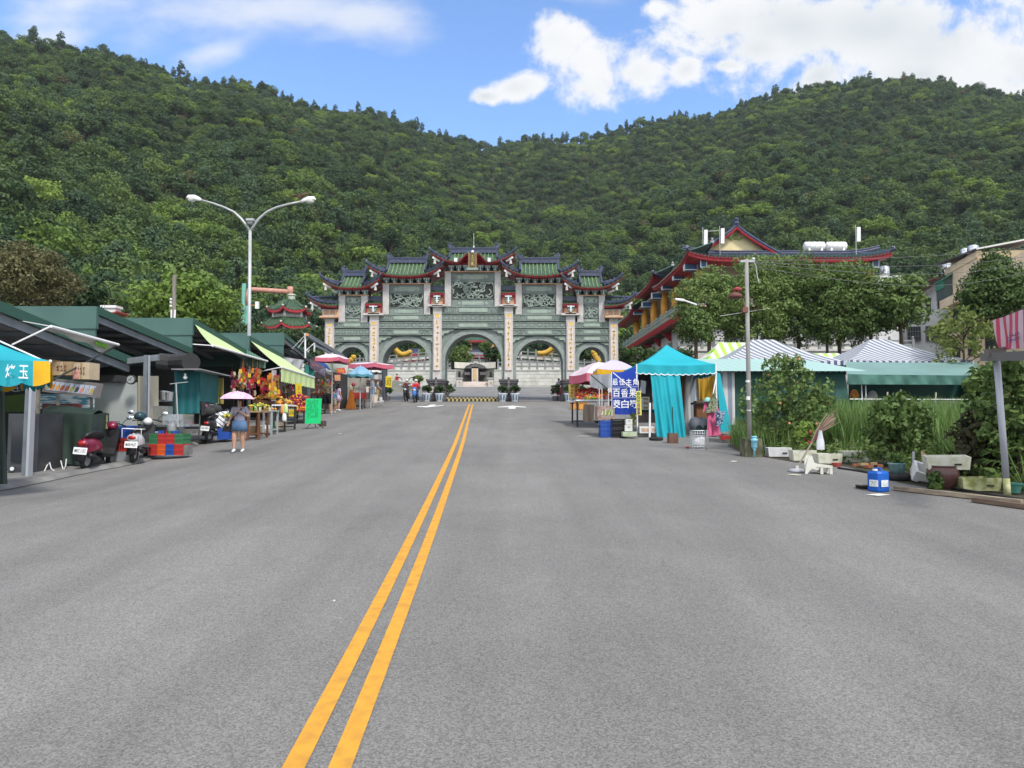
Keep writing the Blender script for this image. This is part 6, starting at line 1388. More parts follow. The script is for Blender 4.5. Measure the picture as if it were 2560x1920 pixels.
# produce tables along the left side
WOODD=mk('dark_red_wood',(.16,.065,.035),(.10,.04,.02),scale=5,rough=.7,stretch=(1,1,.3));WOODL=mk('light_wood',(.36,.24,.13),(.28,.18,.09),scale=5,rough=.7,stretch=(1,1,.3))
FRU={n:mk('fruit_'+n,c,tuple(q*.7 for q in c),scale=9,rough=.45) for n,c in(('red',(.45,.03,.02)),('orange',(.62,.22,.02)),('yellow',(.62,.45,.04)),('green',(.16,.28,.04)),('purple',(.16,.02,.09)),('crimson',(.30,.015,.05)),('pale',(.55,.52,.36)),('brown',(.25,.13,.04)))}
def heap(name,label,cat,c,w,d,h,cols,n,r,seed,par=None,group=None,tilt=0):
 """a heap of fruit or packets: one thing per heap"""
 rr=random.Random(seed);mb=MB();c=V3(c)
 for k in range(n):
  x,y=rr.uniform(-.5,.5),rr.uniform(-.5,.5);z=h*(1-max(abs(x),abs(y))*1.5)*rr.uniform(.5,1);q=r*rr.uniform(.75,1.25)
  mb.ball((c.x+x*w,c.y+y*d,c.z+max(q*.8,z)+tilt*(y+.5)),(q,q,q*.9),6,rr.randrange(len(cols)))
 ms=[FRU[k] for k in cols]
 return mb.part(name,ms,par,True) if par else mb.solo(name,ms,label,cat,group=group,smooth=True)
def table(label,px0,px1,ptop,d,dep,m,top_m=None,group='stall tables on the left side',cat='table',cloth_=None,legs=4):
 a,b=P(px0,ptop,d),P(px1,ptop,d);g=min(gz(a.x,d),gz(b.x,d))+.02;t=thing('stall_table',label,cat,((a.x+b.x)/2,d+dep/2,g),0,group);w=b.x-a.x;h=a.z-g
 mb=MB();mb.box((0,0,h-.025),(w,dep,.05));mb.part('table_top',top_m or m,t,world=False)
 for sx in(-1,1):
  for sy in(-1,1):mb=MB();mb.box((sx*(w/2-.05),sy*(dep/2-.05),(h-.05)/2),(.06,.06,h-.05));mb.part('leg',m,t,world=False)
 mb=MB();[mb.box((0,sy*(dep/2-.05),.2),(w-.1,.04,.05)) for sy in(-1,1)];[mb.box((sx*(w/2-.05),0,.2),(.04,dep-.1,.05)) for sx in(-1,1)];mb.part('stretcher',m,t,world=False)
 return t,V3((t.location.x,t.location.y,g+h))
t,c=table('red-brown wooden table of jars beside the walking woman',615,650,1027,22.6,.9,WOODD,WOODL)
def jars(c,w,d,n,seed,label,cols,group='jars on the left tables',r=.04,h=.14):
 rr=random.Random(seed)
 for k in range(n):
  x=c.x+w*((k%5)/4-.5)*.85;y=c.y+d*((k//5)/max(1,(n-1)//5)-.5)*.7;t=thing('jar',label,'jar',(x,y,c.z),0,group);m=cols[k%len(cols)]
  mb=MB();mb.lathe([(r,0),(r,h*.75),(r*.7,h*.85)],8);mb.part('glass',m,t,world=False);mb=MB();mb.lathe([(r*.75,h*.85),(r*.75,h)],8);mb.part('lid',rr.choice([PLW,FRU['green'],FRU['red']]),t,world=False)
jars(c,.7,.7,10,1,'small preserve jar on the red-brown wooden table',[FRU['pale'],FRU['brown'],FRU['green']])
heap('greens','heap of leafy green vegetables behind the walking woman','vegetables',P(585,1044,22.4),.55,.5,.2,['green','green','yellow'],70,.05,3)
heap('packets','yellow-green bundles on the shelf left of the white table','produce',P(650,1018,24.3),.6,.5,.15,['yellow','green'],50,.045,4)
t,c=table('low metal rack of small goods left of the white-topped table',655,682,1025,24.4,.7,POLE)
heap('goods','small wrapped goods on the low metal rack','goods',c,.3,.5,.08,['pale','orange','brown'],30,.04,5)
t,c=table('white-topped dark table holding orange packets',680,715,1011,25.8,1.3,DARK,PLW)
heap('packets','orange and yellow packets piled on the white-topped table','packets',c,.45,1.0,.28,['orange','yellow','brown'],70,.05,6)
heap('basket_goods','small red and yellow basket of goods on the ground under the white-topped table','basket',G(690,1047),.22,.22,.1,['red','orange','yellow'],26,.05,7)
def hanging(label,x0,x1,y0,y1,d,cols,n,seed,name='hanging_packets'):
 rr=random.Random(seed);mb=MB()
 for k in range(n):
  p=P(rr.uniform(x0,x1),rr.uniform(y0,y1),d+rr.uniform(-.3,.3));mb.box(p,(rr.uniform(.06,.12),.04,rr.uniform(.1,.2)),rr.randrange(len(cols)),ry=rr.uniform(-.3,.3));
  if k%3==0:mb.tube([p,p+V3((0,0,.4))],.004,3,0)
 return mb.solo(name,[FRU[k] for k in cols],label,'hanging goods')
hanging('red and gold packets hanging over the white-topped table in the third shop',652,700,935,1000,27.5,['crimson','orange','red','brown'],60,3)
hanging('yellow and white packets hung on the post of the third shop',675,698,958,992,26.0,['yellow','orange','pale'],24,4)
hanging('dark garments and goods hanging in the fourth shop',705,740,960,1000,33,['purple','crimson','pale','brown'],40,5)
panel('goods_shelf',[(650,1000,27.0),(700,1003,28.6),(700,1012,28.6),(650,1009,27.0)],WOODD,.3,'long dark shelf of snacks at the back of the third shop','shelf')
heap('packets','rows of golden snack packets on the long dark shelf','packets',P(672,1000,27.8),1.0,.5,.3,['yellow','brown','orange'],70,.05,9)
t,c=table('red-draped stand of the fourth shop under the long awning',703,762,1024,30.6,2.2,DARK,CRM['red'])
heap('fruit_heap','tall heap of red and purple fruit under the long green awning','fruit',c+V3((-.25,.2,0)),.75,1.9,.55,['red','crimson','purple','orange'],170,.055,10,group='fruit heaps of the fourth shop',tilt=.5);heap('fruit_heap','orange and red fruit heap nearest the green sign board','fruit',c+V3((.3,.1,0)),.4,1.6,.35,['orange','red','crimson'],100,.05,11,group='fruit heaps of the fourth shop',tilt=.4)
YSG=mk('yellow_price_card',(.66,.52,.02),(.60,.46,.02),scale=4,rough=.6)
def card(label,x0,y0,x1,y1,d,rows=1,cols=4,tilt=0,seed=1,m=YSG,ink=DARK,cat='price sign',group='yellow price signs',dd=0):
 a,b=P(x0,y1,d),P(x1,y0,d+dd);w=(V3((b.x,b.y,0))-V3((a.x,a.y,0))).length;h=b.z-a.z;c=(a+b)/2;t=thing('price_sign',label,cat,c-V3((0,0,h/2)),0,group);xa=V3((b.x-a.x,b.y-a.y,0)).normalized();M=Matrix.Rotation(tilt,3,'Y')
 mb=MB();za=V3((0,0,1));xa2=M@xa;za2=M@za;nn=xa.cross(za)
 mb.add([c+xa2*(sx*w/2)+za2*(sz*h/2)+nn*o for o in(0,-.02) for sx,sz in((-1,-1),(1,-1),(1,1),(-1,1))],[(0,1,2,3),(7,6,5,4),(0,4,5,1),(1,5,6,2),(2,6,7,3),(3,7,4,0)]);mb.part('board',m,t)
 mb=MB();scribble(mb,c+nn*.006,xa2,za2,w*.8,h*.75,rows,cols,seed,0,.2,1);mb.part('writing',ink,t);return t
card('square yellow price sign low in front of the red fruit heap',722,1024,737,1041,30.4,1,4,0,2);card('narrow leaning yellow price sign right of the square one',739,1014,746,1036,31,3,1,-.12,3);card('yellow price sign half hidden behind the green sign board',752,1015,763,1032,31.4,1,3,.1,4);card('yellow card among the fruit at the left end of the fourth shop',700,1000,711,1009,30.2,1,3,0,5)
t=thing('vertical_banner','tall yellow banner with red characters beside the red fruit','banner',P(746,1003,32.5));panel('cloth',[(738,958,32.5),(753,958,33.2),(755,1004,33.2),(740,1004,32.5)],YSG,-.01,par=t)
mb=MB();[put_text(mb,s_,P(746.2+.4*i,970+11.5*i,32.8)-V3((0,.03,0)),(.85,.5,0),(0,0,1),.19,.17 if s_!='一' else.03) for i,s_ in enumerate('花一盒')];mb.part('lettering',mk('red_sign_paint',(.38,.04,.02)),t)
t=thing('hanging_bag','orange, green and white bag hanging at the corner of the white-topped table','bag',P(711,1046,25.6));c=P(711,1030,25.6)
for dx,m_,z0,z1 in((-.07,mk('orange_bag',(.62,.28,.10)),.0,.28),(.05,mk('pale_green_bag',(.45,.58,.24)),.02,.3),(0,PLW,-.28,.02)):
 mb=MB();mb.lathe([(.03,z1+.05),(.07,z1-.05),(.09,z0+.05),(.06,z0-.02)][::-1],8,(c.x+dx,c.y,c.z-.05),0,sy=.6);mb.part('pouch',m_,t,True)
c=G(781,1068);c=V3(P(781,1066,27.0));gzz=gz(c.x,27.0);t=thing('sign_board','bright green handwritten sign board on a black easel in the road','sign',(c.x,27.0,gzz));GRB=mk('bright_green_board',(.005,.50,.16),(.005,.44,.14),scale=2,rough=.7)
a,b=P(762,1059,26.9),P(802,996,26.9);mb=MB();mb.add([(a.x,26.9,a.z),(b.x,26.9,a.z),(b.x,27.02,b.z),(a.x,27.02,b.z),(a.x,26.93,a.z),(b.x,26.93,a.z),(b.x,27.05,b.z),(a.x,27.05,b.z)],[(0,1,2,3),(7,6,5,4),(0,4,5,1),(1,5,6,2),(2,6,7,3),(3,7,4,0)]);mb.part('board',GRB,t)
mb=MB();scribble(mb,((a.x+b.x)/2-.03,26.93,(a.z+b.z)/2+.1),(1,0,0),(0,.12,1),.44,.68,8,8,12,0,.13,.72);mb.part('handwriting',mk('dark_green_ink',(.0,.16,.05)),t)
mb=MB();ctr=V3(((a.x+b.x)/2,27.0,a.z+.1))
for px,py in((767,1068),(812,1067),(785,1064)):mb.tube([ctr,V3((P(px,py,27).x,27+(.35 if px==785 else-.1),gz(c.x,27)+.01))],.014,5)
mb.part('easel',DARK,t);mb=MB();c2=P(807,1040,28.2);mb.lathe([(.14,0),(.15,.2),(.13,.22)],10,(c2.x,28.2,gz(c2.x,28.2)));mb.solo('wooden_stool',mk('dark_stump',(.07,.05,.04)),'small dark stump stool at the right edge of the green sign board','stool')
# far stalls on the left, before the gate
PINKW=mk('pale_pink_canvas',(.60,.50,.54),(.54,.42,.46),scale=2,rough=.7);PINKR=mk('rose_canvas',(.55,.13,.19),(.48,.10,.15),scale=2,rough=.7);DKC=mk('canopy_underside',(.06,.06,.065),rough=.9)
def big_umbrella(label,px0,px1,pe,pt,d,top,edge,under,n=8,val=.22,sq=1.0,peak=.5,rot=0,cat='umbrella',group='market umbrellas by the gate',ribs=True,pole_x=None,scallop=0):
 a,b=P(px0,pe,d),P(px1,pe,d);cx=(a.x+b.x)/2;r=(b.x-a.x)/2;ze=a.z;zt_=P(0,pt,d).z;g=gz(cx,d);t=thing('market_umbrella',label,cat,(cx,d,g),0,group);mb=MB()
 def pt_(k,v):an=rot+6.2832*k/n;return V3((cx+r*v*math.cos(an),d+r*sq*v*math.sin(an),ze+(zt_-ze)*(1-v**1.5)))
 for k in range(n):mb.grid(lambda u,v:tuple(pt_(k,v).lerp(pt_(k+1,v),u)-V3((0,0,.05*math.sin(math.pi*u)*v))),3,5)
 mb.part('canopy',top,t);mb=MB()
 for k in range(n):mb.grid(lambda u,v:tuple(pt_(k,1).lerp(pt_(k+1,1),u)-V3((0,0,.05*math.sin(math.pi*u)+(val+scallop*math.sin(math.pi*u))*v))),4,1)
 mb.part('valance',edge,t);mb=MB()
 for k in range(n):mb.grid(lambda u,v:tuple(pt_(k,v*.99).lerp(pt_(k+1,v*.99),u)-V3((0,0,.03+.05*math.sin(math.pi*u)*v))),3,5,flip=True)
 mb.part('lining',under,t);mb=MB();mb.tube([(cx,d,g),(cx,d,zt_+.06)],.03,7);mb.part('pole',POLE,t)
 mb=MB();[mb.tube([V3((cx,d,zt_-.1)),pt_(k,.97)-V3((0,0,.05))],.012,4) for k in range(n)];mb.part('rib',POLE,t);return t
big_umbrella('pale pink umbrella with rose valance highest among the left far stalls',786,876,895,884,37.5,PINKW,PINKR,DKC,4,.20,rot=R(35));big_umbrella('wide pink-topped umbrella with rose edge before the left gate pillar',872,984,911,905.5,43,PINKW,PINKR,DKC,4,.24,rot=R(20))
BLUC=mk('faded_blue_canvas',(.20,.36,.48),(.14,.28,.40),scale=2,rough=.7);big_umbrella('round faded blue umbrella over the flower stall before the gate',869,933,936,915,41.5,BLUC,mk('teal_edge',(.06,.22,.26)),DKC,8,.14)
big_umbrella('small grey-black umbrella right of the blue one',915,955,930,924,46,mk('pale_grey_canvas',(.50,.50,.48)),DKC,DKC,6,.1)
cloth(P(706,892,36.4),P(760,900,38.5),P(750,925,38.3),P(700,908,36.4),AWN,'white_sheet','white sheet hanging right of the farthest green parapet','cloth',wave=.06,wn=2,nu=14)
cloth(P(760,912,37.5),P(785,918,38.5),P(785,943,38.5),P(761,936,37.5),mk('sea_green_cloth',(.03,.20,.17),(.02,.16,.14),scale=2),'green_cloth','sea-green cloth hanging beside the long green awning','cloth',wave=.04,wn=2,nu=12)
t=thing('shop_sign','slanting sign panel of red and blue lettering over the far left stalls','sign',P(795,940,39));panel('panel',[(774,897,37.8),(813,918,40.5),(812,942,40.5),(776,921,37.8)],mk('plum_sign',(.12,.09,.12)),-.03,par=t)
for j,(m_,f) in enumerate(((mk('pale_red_sign_paint',(.5,.2,.22)),.3),(mk('pale_blue_sign_paint',(.38,.42,.58)),.72))):
 mb=MB();a=P(775,909,37.8);b=P(812.5,930,40.5);xa=(b-a).normalized();nn=xa.cross(V3((0,0,1))).normalized();scribble(mb,a.lerp(b,f)+nn*.04,xa,(0,0,1),1.35,.42,1,5,30+j,0,.16,1);mb.part('lettering',m_,t)
cloth(P(788,903,39),P(796,898,40),P(832,922,42),P(824,926,41.5),mk('royal_blue_tarp',(.02,.10,.36),(.02,.08,.28),scale=2),'blue_tarp','blue tarpaulin strip slanting above the sign panel','tarp',sag=.03)
t=thing('banner','white and pale green banner with red panel and yellow writing over the stalls','banner',P(852,935,41));cloth(P(812,905,40),P(870,913,42),P(868,936,42),P(830,930,41),mk('pale_green_banner',(.46,.56,.44),(.55,.58,.54),scale=1.2),'cloth',par=t,wave=.02,wn=2);panel('red_panel',[(841,921,41),(861,919,41.2),(865,933,41.2),(843,934,41)],CRM['red'],-.01,par=t);mb=MB();scribble(mb,P(852.5,927,40.95)-V3((0,.05,0)),(1,0,0),(0,0,1),.42,.24,1,4,6,0,.18,1);mb.part('writing',YSG,t)
t=thing('banner','small salmon-pink banner with pale writing under the red panel','banner',P(844,953,41));panel('cloth',[(836,937,41),(851,937,41),(851,952,41),(837,952,41)],mk('salmon_cloth',(.60,.26,.20)),-.01,par=t);mb=MB();scribble(mb,P(844,944,40.9)-V3((0,.05,0)),(1,0,0),(0,0,1),.26,.24,2,3,7,0,.16,1);mb.part('writing',YSG,t)
cloth(P(800,915,41.5),P(812,922,42),P(832,935,43),P(818,935,42.5),AWN,'white_awning','white rolled awning end behind the sign panel','awning',sag=.05)
t=thing('folding_awning_frame','white post frame with dark folded awning arms above the far stalls','awning frame',P(765,900,38.5));mb=MB();mb.tube([P(763,895,38),P(763,833,38)],.05,6);mb.tube([P(786,880,40),P(786,858,40)],.05,6);mb.tube([P(763,878,38),P(786,858,40)],.03,5);mb.part('post',PLW,t)
mb=MB();mb.bar(P(768,838,38),P(858,892,44),.16,.22);mb.bar(P(790,865,39),P(850,895,43),.1,.14);mb.weld();mb.part('awning_arm',BEAM,t);mb=MB();mb.tube([P(763,838,38),P(730,872,37)],.02,4);mb.tube([P(764,845,38),P(745,870,37)],.02,4);mb.part('stay_wire',POLE,t);mb=MB();mb.box(P(768,837,37.95),(.16,.12,.14));mb.part('joint',mk('orange_joint',(.5,.24,.1)),t)
panel('mint_roof',[(716,877,37),(760,870,39),(782,893,41),(735,893,38)],mk('mint_sheet',(.44,.58,.52),(.38,.5,.46),scale=2),.03,'mint plastic roof sheet between the farthest parapet and the pink umbrella','roof sheet');panel('black_awning',[(712,870,36.6),(770,902,40),(768,907,40),(710,882,36.6)],DARK,.1,'black rolled awning below the mint roof sheet','awning')
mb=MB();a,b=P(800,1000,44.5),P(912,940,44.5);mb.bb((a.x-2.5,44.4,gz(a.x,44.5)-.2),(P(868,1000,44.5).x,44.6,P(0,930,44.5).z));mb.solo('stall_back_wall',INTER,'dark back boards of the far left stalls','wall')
mb=MB();mb.bb((P(870,1000,45).x,45,gz(-10,45)-.2),(P(912,1000,45).x,45.4,P(0,938,45).z));mb.solo('concrete_wall_stub',mk('stained_concrete',(.36,.33,.28),(.26,.24,.2),scale=1.5,rough=.9,bump=.2),'stained beige concrete wall stub behind the blue umbrella','wall')
t,c=table('flower and fruit stand under the blue umbrella',875,905,973,43,1.2,DARK,WOODL);heap('produce','mixed produce on the stand under the blue umbrella','produce',c,.7,1.0,.2,['green','pale','orange','purple'],60,.05,21)
t,c=table('stand of dark goods behind the queueing family',775,815,985,38.5,1.4,DARK,WOODD);heap('goods','red and dark goods on the stand behind the queueing family','goods',c,.8,1.2,.3,['red','purple','brown','pale'],70,.06,22)
t=thing('hand_cart','red hand cart with wire basket and bicycle wheels before the gate','cart',G(895,1003));c=t.location
a,b=P(886,997,43.3),P(911,981,43.3);mb=MB();mb.bb((a.x,43.0,a.z),(b.x,44.0,b.z));mb.part('box',mk('red_cart_paint',(.48,.05,.035),(.38,.04,.03),scale=3),t)
mb=MB();q0,q1=P(889,981,43.3),P(913,970,43.3)
for k in range(8):x=q0.x+(q1.x-q0.x)*k/7;mb.tube([(x,43.0,q0.z),(x,43.0,q1.z)],.012,4);
for k in range(4):z=q0.z+(q1.z-q0.z)*k/3;mb.tube([(q0.x,43.0,z),(q1.x,43.0,z)],.012,4)
mb.part('wire_basket',PLW,t)
for px in(914,923):
 w_=P(px,999,43.0);w_.z=gz(w_.x,43)+.27;mb=MB();mb.tube([w_+V3((.26*math.cos(a_*.4),0,.26*math.sin(a_*.4))) for a_ in range(17)],.02,5);[mb.bar(w_,w_+V3((.26*math.cos(a_),0,.26*math.sin(a_))),.008) for a_ in(0,.8,1.6,2.4,3.2,4,4.8,5.6)];mb.part('wheel',mk('grey_wheel',(.2,.2,.2)),t)
PAILS=[(860,1006,.17,.42,'white bucket left of the pale green tub at the flower stall',PLW),(874,1007,.27,.56,'large pale green tub at the flower stall',mk('pale_mint_plastic',(.44,.55,.50))),(937,1007,.24,.55,'beige bucket in front of the man in grey',mk('beige_plastic',(.56,.50,.42))),(954,1007,.17,.38,'small white pail right of the man in grey',PLW)]
for px,py,r,h,lab,m_ in PAILS:
 c=G(px,py);t=thing('bucket',lab,'bucket',c,0,'buckets at the flower stall');mb=MB();mb.lathe([(r*.82,0),(r*.95,h*.9),(r,h*.92),(r,h),(r*.9,h),(r*.8,.1)],14);mb.part('pail',m_,t,world=False);mb=MB();mb.tube([(r*math.cos(a_*.314),-.03,h*.9+.12*math.sin(a_*.314)) for a_ in range(11)],.008,4);mb.part('handle',POLE,t,world=False)
mb=MB();c=G(889,1007);crown(77,.42,.35,26,18,.07,.14,zc=.45,low=-.6,mb=mb);mb.v=[(a+c.x,b+c.y,d+c.z) for a,b,d in mb.v];mb.lathe([(.16,0),(.22,.22)],10,c,1);mb.solo('potted_plant',[LF['mid'],DARK],'bushy potted plant on the ground between the tub and the red cart','plant')
mb=MB();c=G(886,1001);[mb.tube([c+V3((.1,.2,.3)),c+V3((.1+.25*math.cos(k*.7),.2+.1*math.sin(k),.95+.06*(k%3)))],[.02,.05],4) for k in range(9)];mb.solo('strelitzia',LF['mid'],'tall leafy stems rising behind the red cart','plant')
mb=MB();c=P(878,995,42.6);c.z=gz(c.x,42.6);mb.lathe([(.34,.02),(.22,.5),(.14,.95),(.1,1.15)],10,c,0,sy=.6);mb.lathe([(.1,1.15),(.09,1.4),(.05,1.45)],8,c,1);mb.ball(c+V3((.12,0,1.5)),.13,8,2);mb.solo('wrapped_broom_bundle',[mk('orange_wrap',(.62,.20,.02),(.5,.15,.02),scale=5),FRU['pale'],FRU['crimson']],'orange-wrapped bundle topped with crimson flowers beside the pale tub','bundle')
mb=MB();c=G(891,1008);mb.lathe([(.22,0),(.2,.05),(.03,.1),(.03,.45)],14,c);mb.solo('parasol_stand',PLW,'white umbrella foot in front of the leafy potted plant','umbrella base')
mb=MB();c=G(915,1006);mb.lathe([(.2,0),(.28,.16),(.26,.16),(.18,.03)],14,c);mb.solo('pink_basin',mk('dusty_pink_plastic',(.34,.24,.26)),'dusty pink basin between the potted plant and the bicycle wheels','basin')
card('upright yellow notice on a stand before the left gate pedestal',964,941,980,968,47.5,5,3,.04,9,YSG,DARK,'notice','notices')
mb=MB();mb.tube([P(958,926,45.5),P(960,1000,45.5)],.1,8);mb.solo('dark_post',mk('dark_blue_post',(.05,.05,.07)),'dark post under the edge of the wide pink umbrella','post')
panel('white_tent_top',[(557,850,46),(578,838,46),(602,850,46),(580,852,43)],AWN,.05,'white tent peak showing above the green shop roofs','tent')
hanging('dark garments and bags hanging at the back of the third shop',575,640,930,985,27.8,['brown','crimson','pale','purple'],60,41)
hanging('small goods hanging under the first green awning',600,650,925,960,26.2,['orange','brown','red','yellow'],34,42,'hanging_goods')
hanging('colourful trinkets hanging over the far left stalls',790,835,945,975,41.5,['red','yellow','pale','purple','green'],50,43,'hanging_trinkets')
for i,(px,py,d,w,h,m_,lab) in enumerate(((634,1078,23.6,.34,.3,CARD,'brown carton on the ground under the red-brown wooden table'),(664,1062,24.6,.3,.26,PLW,'white box on the ground under the low metal rack'),(672,1055,25.2,.28,.3,CRM['green'],'green box beside the low metal rack'),(700,1040,26.3,.3,.24,CARD2,'pale carton under the white-topped dark table'),(560,1092,22.4,.36,.34,CRM['blue'],'blue box behind the walking woman'),(577,1088,22.8,.3,.28,CARD2,'pale carton behind the walking woman'))):
 q=P(px,py,d);g_=gz(q.x,d)+.09;mb=MB();mb.box((q.x,d+.1,g_+h/2),(w,.36,h));mb.box((q.x,d+.1,g_+h+.006),(w*.96,.34,.012));mb.box((q.x,d-.083,g_+h*.55),(w*.5,.008,h*.4));mb.solo('stock_box',m_,lab,'box')
for px,py,lab in((392,1085,'grey plastic stool behind the crates'),(420,1082,'second grey plastic stool, nearer the teal curtain')):
 q=P(px,py,20.2);g_=gz(q.x,20.2)+.1;t=thing('plastic_stool',lab,'stool',(q.x,20.2,g_));mb=MB();mb.lathe([(.15,.42),(.16,.45),(.13,.46)],12);mb.part('seat',POLE,t,world=False)
 for a in range(4):mb=MB();mb.bar((.16*math.cos(a*1.571+.78),.16*math.sin(a*1.571+.78),0),(.12*math.cos(a*1.571+.78),.12*math.sin(a*1.571+.78),.43),.04,.03);mb.part('leg',POLE,t,world=False)
q=P(432,1080,20.6);g_=gz(q.x,20.6)+.1;mb=MB();mb.lathe([(.14,0),(.16,.03),(.16,.55),(.1,.66),(.06,.68),(.06,.74)],14,(q.x,20.6,g_));mb.solo('gas_cylinder',mk('grey_gas_cylinder',(.22,.24,.25),(.14,.15,.16),scale=5,rough=.5),'grey gas cylinder beside the teal curtain stall','gas cylinder',smooth=True)
mb=MB();[mb.tube([P(100+60*k,842+9*k,16+k),P(130+60*k,858+8*k,16.4+k),P(160+60*k,851+9*k,17+k)],.012,4) for k in range(3)];mb.solo('loose_cable',DARK,'loose cable drooping under the nearest shop roof','cable')
# right side stalls and tents
CYAN=mk('turquoise_canvas',(.010,.33,.40),(.008,.28,.34),scale=1.5,rough=.75);OCH=mk('ochre_cloth',(.42,.24,.015),(.34,.19,.012),scale=2);DGT=mk('dark_green_canvas',(.012,.070,.055),(.008,.050,.040),scale=1.2,rough=.6,bump=.1,bscale=3)
MINT=stripes('mint_corrugated',((.27,.40,.37),(.34,.49,.455)),.12,(1,0,0));GWS=stripes('grey_white_stripes',((.50,.51,.50),(.22,.25,.31)),.30,(1,0,0));GWS2=stripes('blue_grey_stripes',((.46,.47,.485),(.135,.15,.185)),.25,(.88,.48,0));NWS=stripes('navy_white_valance',((.52,.54,.56),(.06,.08,.17)),.25,(1,0,0));LGS=stripes('lime_white_stripes',((.30,.52,.08),(.62,.64,.50)),.42,(1,0,0))
def tent(name,label,x0,x1,y0,y1,ze,zr,m,vm,val,rid=0,g=None,poles=True,wave=.04,n=26,group=None,edge=None,side=.3):
 t=thing(name,label,'tent',((x0+x1)/2,(y0+y1)/2,gz((x0+x1)/2,y0)),0,group);cx,cy=(x0+x1)/2,(y0+y1)/2;mb=MB()
 c=[V3((x0,y0,ze)),V3((x1,y0,ze)),V3((x1,y1,ze)),V3((x0,y1,ze))];a,b=V3((cx-rid,cy,zr)),V3((cx+rid,cy,zr))
 tops=[(a,b),(b,b),(b,a),(a,a)]
 for k in range(4):
  p,q=c[k],c[(k+1)%4];r,s=tops[k];mb.grid(lambda u,v:tuple(p.lerp(q,u).lerp(r.lerp(s,u),v)-V3((0,0,.10*math.sin(math.pi*v)+.05*math.sin(math.pi*u)*(1-v)))),10,5)
 mb.part('canopy',m,t);mb=MB();mb2=MB()
 for k in range(4):
  p,q=c[k],c[(k+1)%4];o=V3((p.y-q.y,q.x-p.x,0)).normalized()*-.02
  dz=lambda u:val+wave*abs(math.sin(u*n*3.1416/2))
  mb.grid(lambda u,v:tuple(p.lerp(q,u)+o*(1+v*math.sin(u*30))-V3((0,0,.05*math.sin(math.pi*u)+dz(u)*v))),n*3,2)
  if edge:mb2.tube([p.lerp(q,i/(n*3))+o*1.5-V3((0,0,.05*math.sin(math.pi*i/n/3)+dz(i/n/3))) for i in range(n*3+1)],.016,4)
 vv=mb.part('valance',vm,t)
 if edge:mb2.weld();mb2.part('valance_piping',edge,t)
 if poles:
  for q in c:mb=MB();mb.tube([(q.x,q.y,gz(q.x,q.y)-.05),tuple(q)],.025,8);mb.part('pole',PLW,t)
 return t
tt=tent('market_tent','turquoise pointed tent with scalloped white-edged valance beside the blue banner',3.8,6.21,21.6,24.2,3.37,4.1,CYAN,CYAN,.26,edge=PLW)
cloth(P(1625,929,21.6),P(1698,929,21.6),P(1716,1096,21.4),P(1643,1095,21.4),CYAN,'curtain',par=tt,wave=.06,wn=3,nu=40,nv=10)
cloth(P(1789,931,21.7),P(1799,933,22.2),P(1828,1078,22.4),P(1802,1080,21.6),CYAN,'curtain',par=tt,wave=.03,wn=2,nu=12)
cloth(P(1744,934,24),P(1790,934,24),P(1786,1003,24),P(1748,998,24),OCH,'backcloth',par=tt,wave=.05,wn=3,nu=20);cloth(P(1706,936,24.1),P(1753,936,24.1),P(1756,1060,24.1),P(1708,1062,24.1),GWS,'backcloth',par=tt,wave=.03,wn=2,nu=20);cloth(P(1698,932,24),P(1712,932,24),P(1712,1062,24),P(1698,1062,24),mk('brown_cloth',(.20,.07,.02)),'backcloth',par=tt,wave=.03,wn=2);cloth(P(1597,930,24.1),P(1628,930,24.1),P(1632,1030,24.1),P(1597,1030,24.1),mk('dark_plum_cloth',(.09,.065,.065),(.05,.04,.04),scale=3),'backcloth',par=tt,wave=.04,wn=2)
mb=MB();mb.tube([P(1625,1007,21.3),P(1624,1096,21.3)],.03,6);mb.tube([P(1790,945,21.6),P(1780,1000,21.5)],.02,5);mb.part('pole',PLW,tt)
cloth(P(1766,1028,21.4),P(1796,1022,21.6),P(1800,1088,21.5),P(1768,1091,21.3),mk('pink_cloth',(.55,.11,.22),(.46,.08,.18),scale=3),'pink_cloth','pink cloth hanging from a rod under the right side of the turquoise tent','cloth',wave=.05,wn=3,nu=22)
cloth(P(1783,982,21.4),P(1792,984,21.7),P(1790,1030,21.4),P(1760,1032,21.2),mk('camouflage_cloth',(.20,.22,.13),(.04,.05,.03),scale=22,lo=.46,hi=.54),'camouflage_jacket','camouflage jacket draped over the rod at the right tent pole','jacket',wave=.03,wn=2,nu=14)
cloth(P(1786,1026,21.2),P(1813,1029,21.3),P(1804,1062,21.3),P(1791,1066,21.2),mk('blue_plaid_cloth',(.26,.33,.42),(.02,.03,.09),scale=16,lo=.47,hi=.53),'plaid_shirt','blue plaid shirt hanging in front of the turquoise side curtain','shirt',wave=.04,wn=2)
mb=MB();c=P(1769,1001,21.5);mb.lathe([(.09,-.03),(.1,0),(.085,.06),(.04,.09),(.005,.095)],12,c);mb.lathe([(.1,-.02),(.13,-.03),(.1,-.035)],12,c+V3((-.03,-.02,0)));mb.solo('sun_hat',mk('pale_aqua_cloth',(.25,.55,.50)),'pale aqua hat hung above the pink cloth','hat',smooth=True)
cloth(P(1760,1005,21.45),P(1770,1006,21.5),P(1766,1028,21.4),P(1757,1032,21.4),MATS['pink_cloth'],'pink_scarf','small pink scarf hanging below the aqua hat','scarf',wave=.02)
mb=MB();rr=random.Random(4);[mb.ball(P(1738+6*k,1062+6*(k%3),22.5),(.22,.2,.26),7,k%3) for k in range(5)];mb.solo('covered_goods',[mk('grey_tarp',(.25,.26,.30),(.17,.18,.21),scale=3),DGT,INTER],'heap of goods under grey and green tarps inside the turquoise tent','goods',smooth=True)
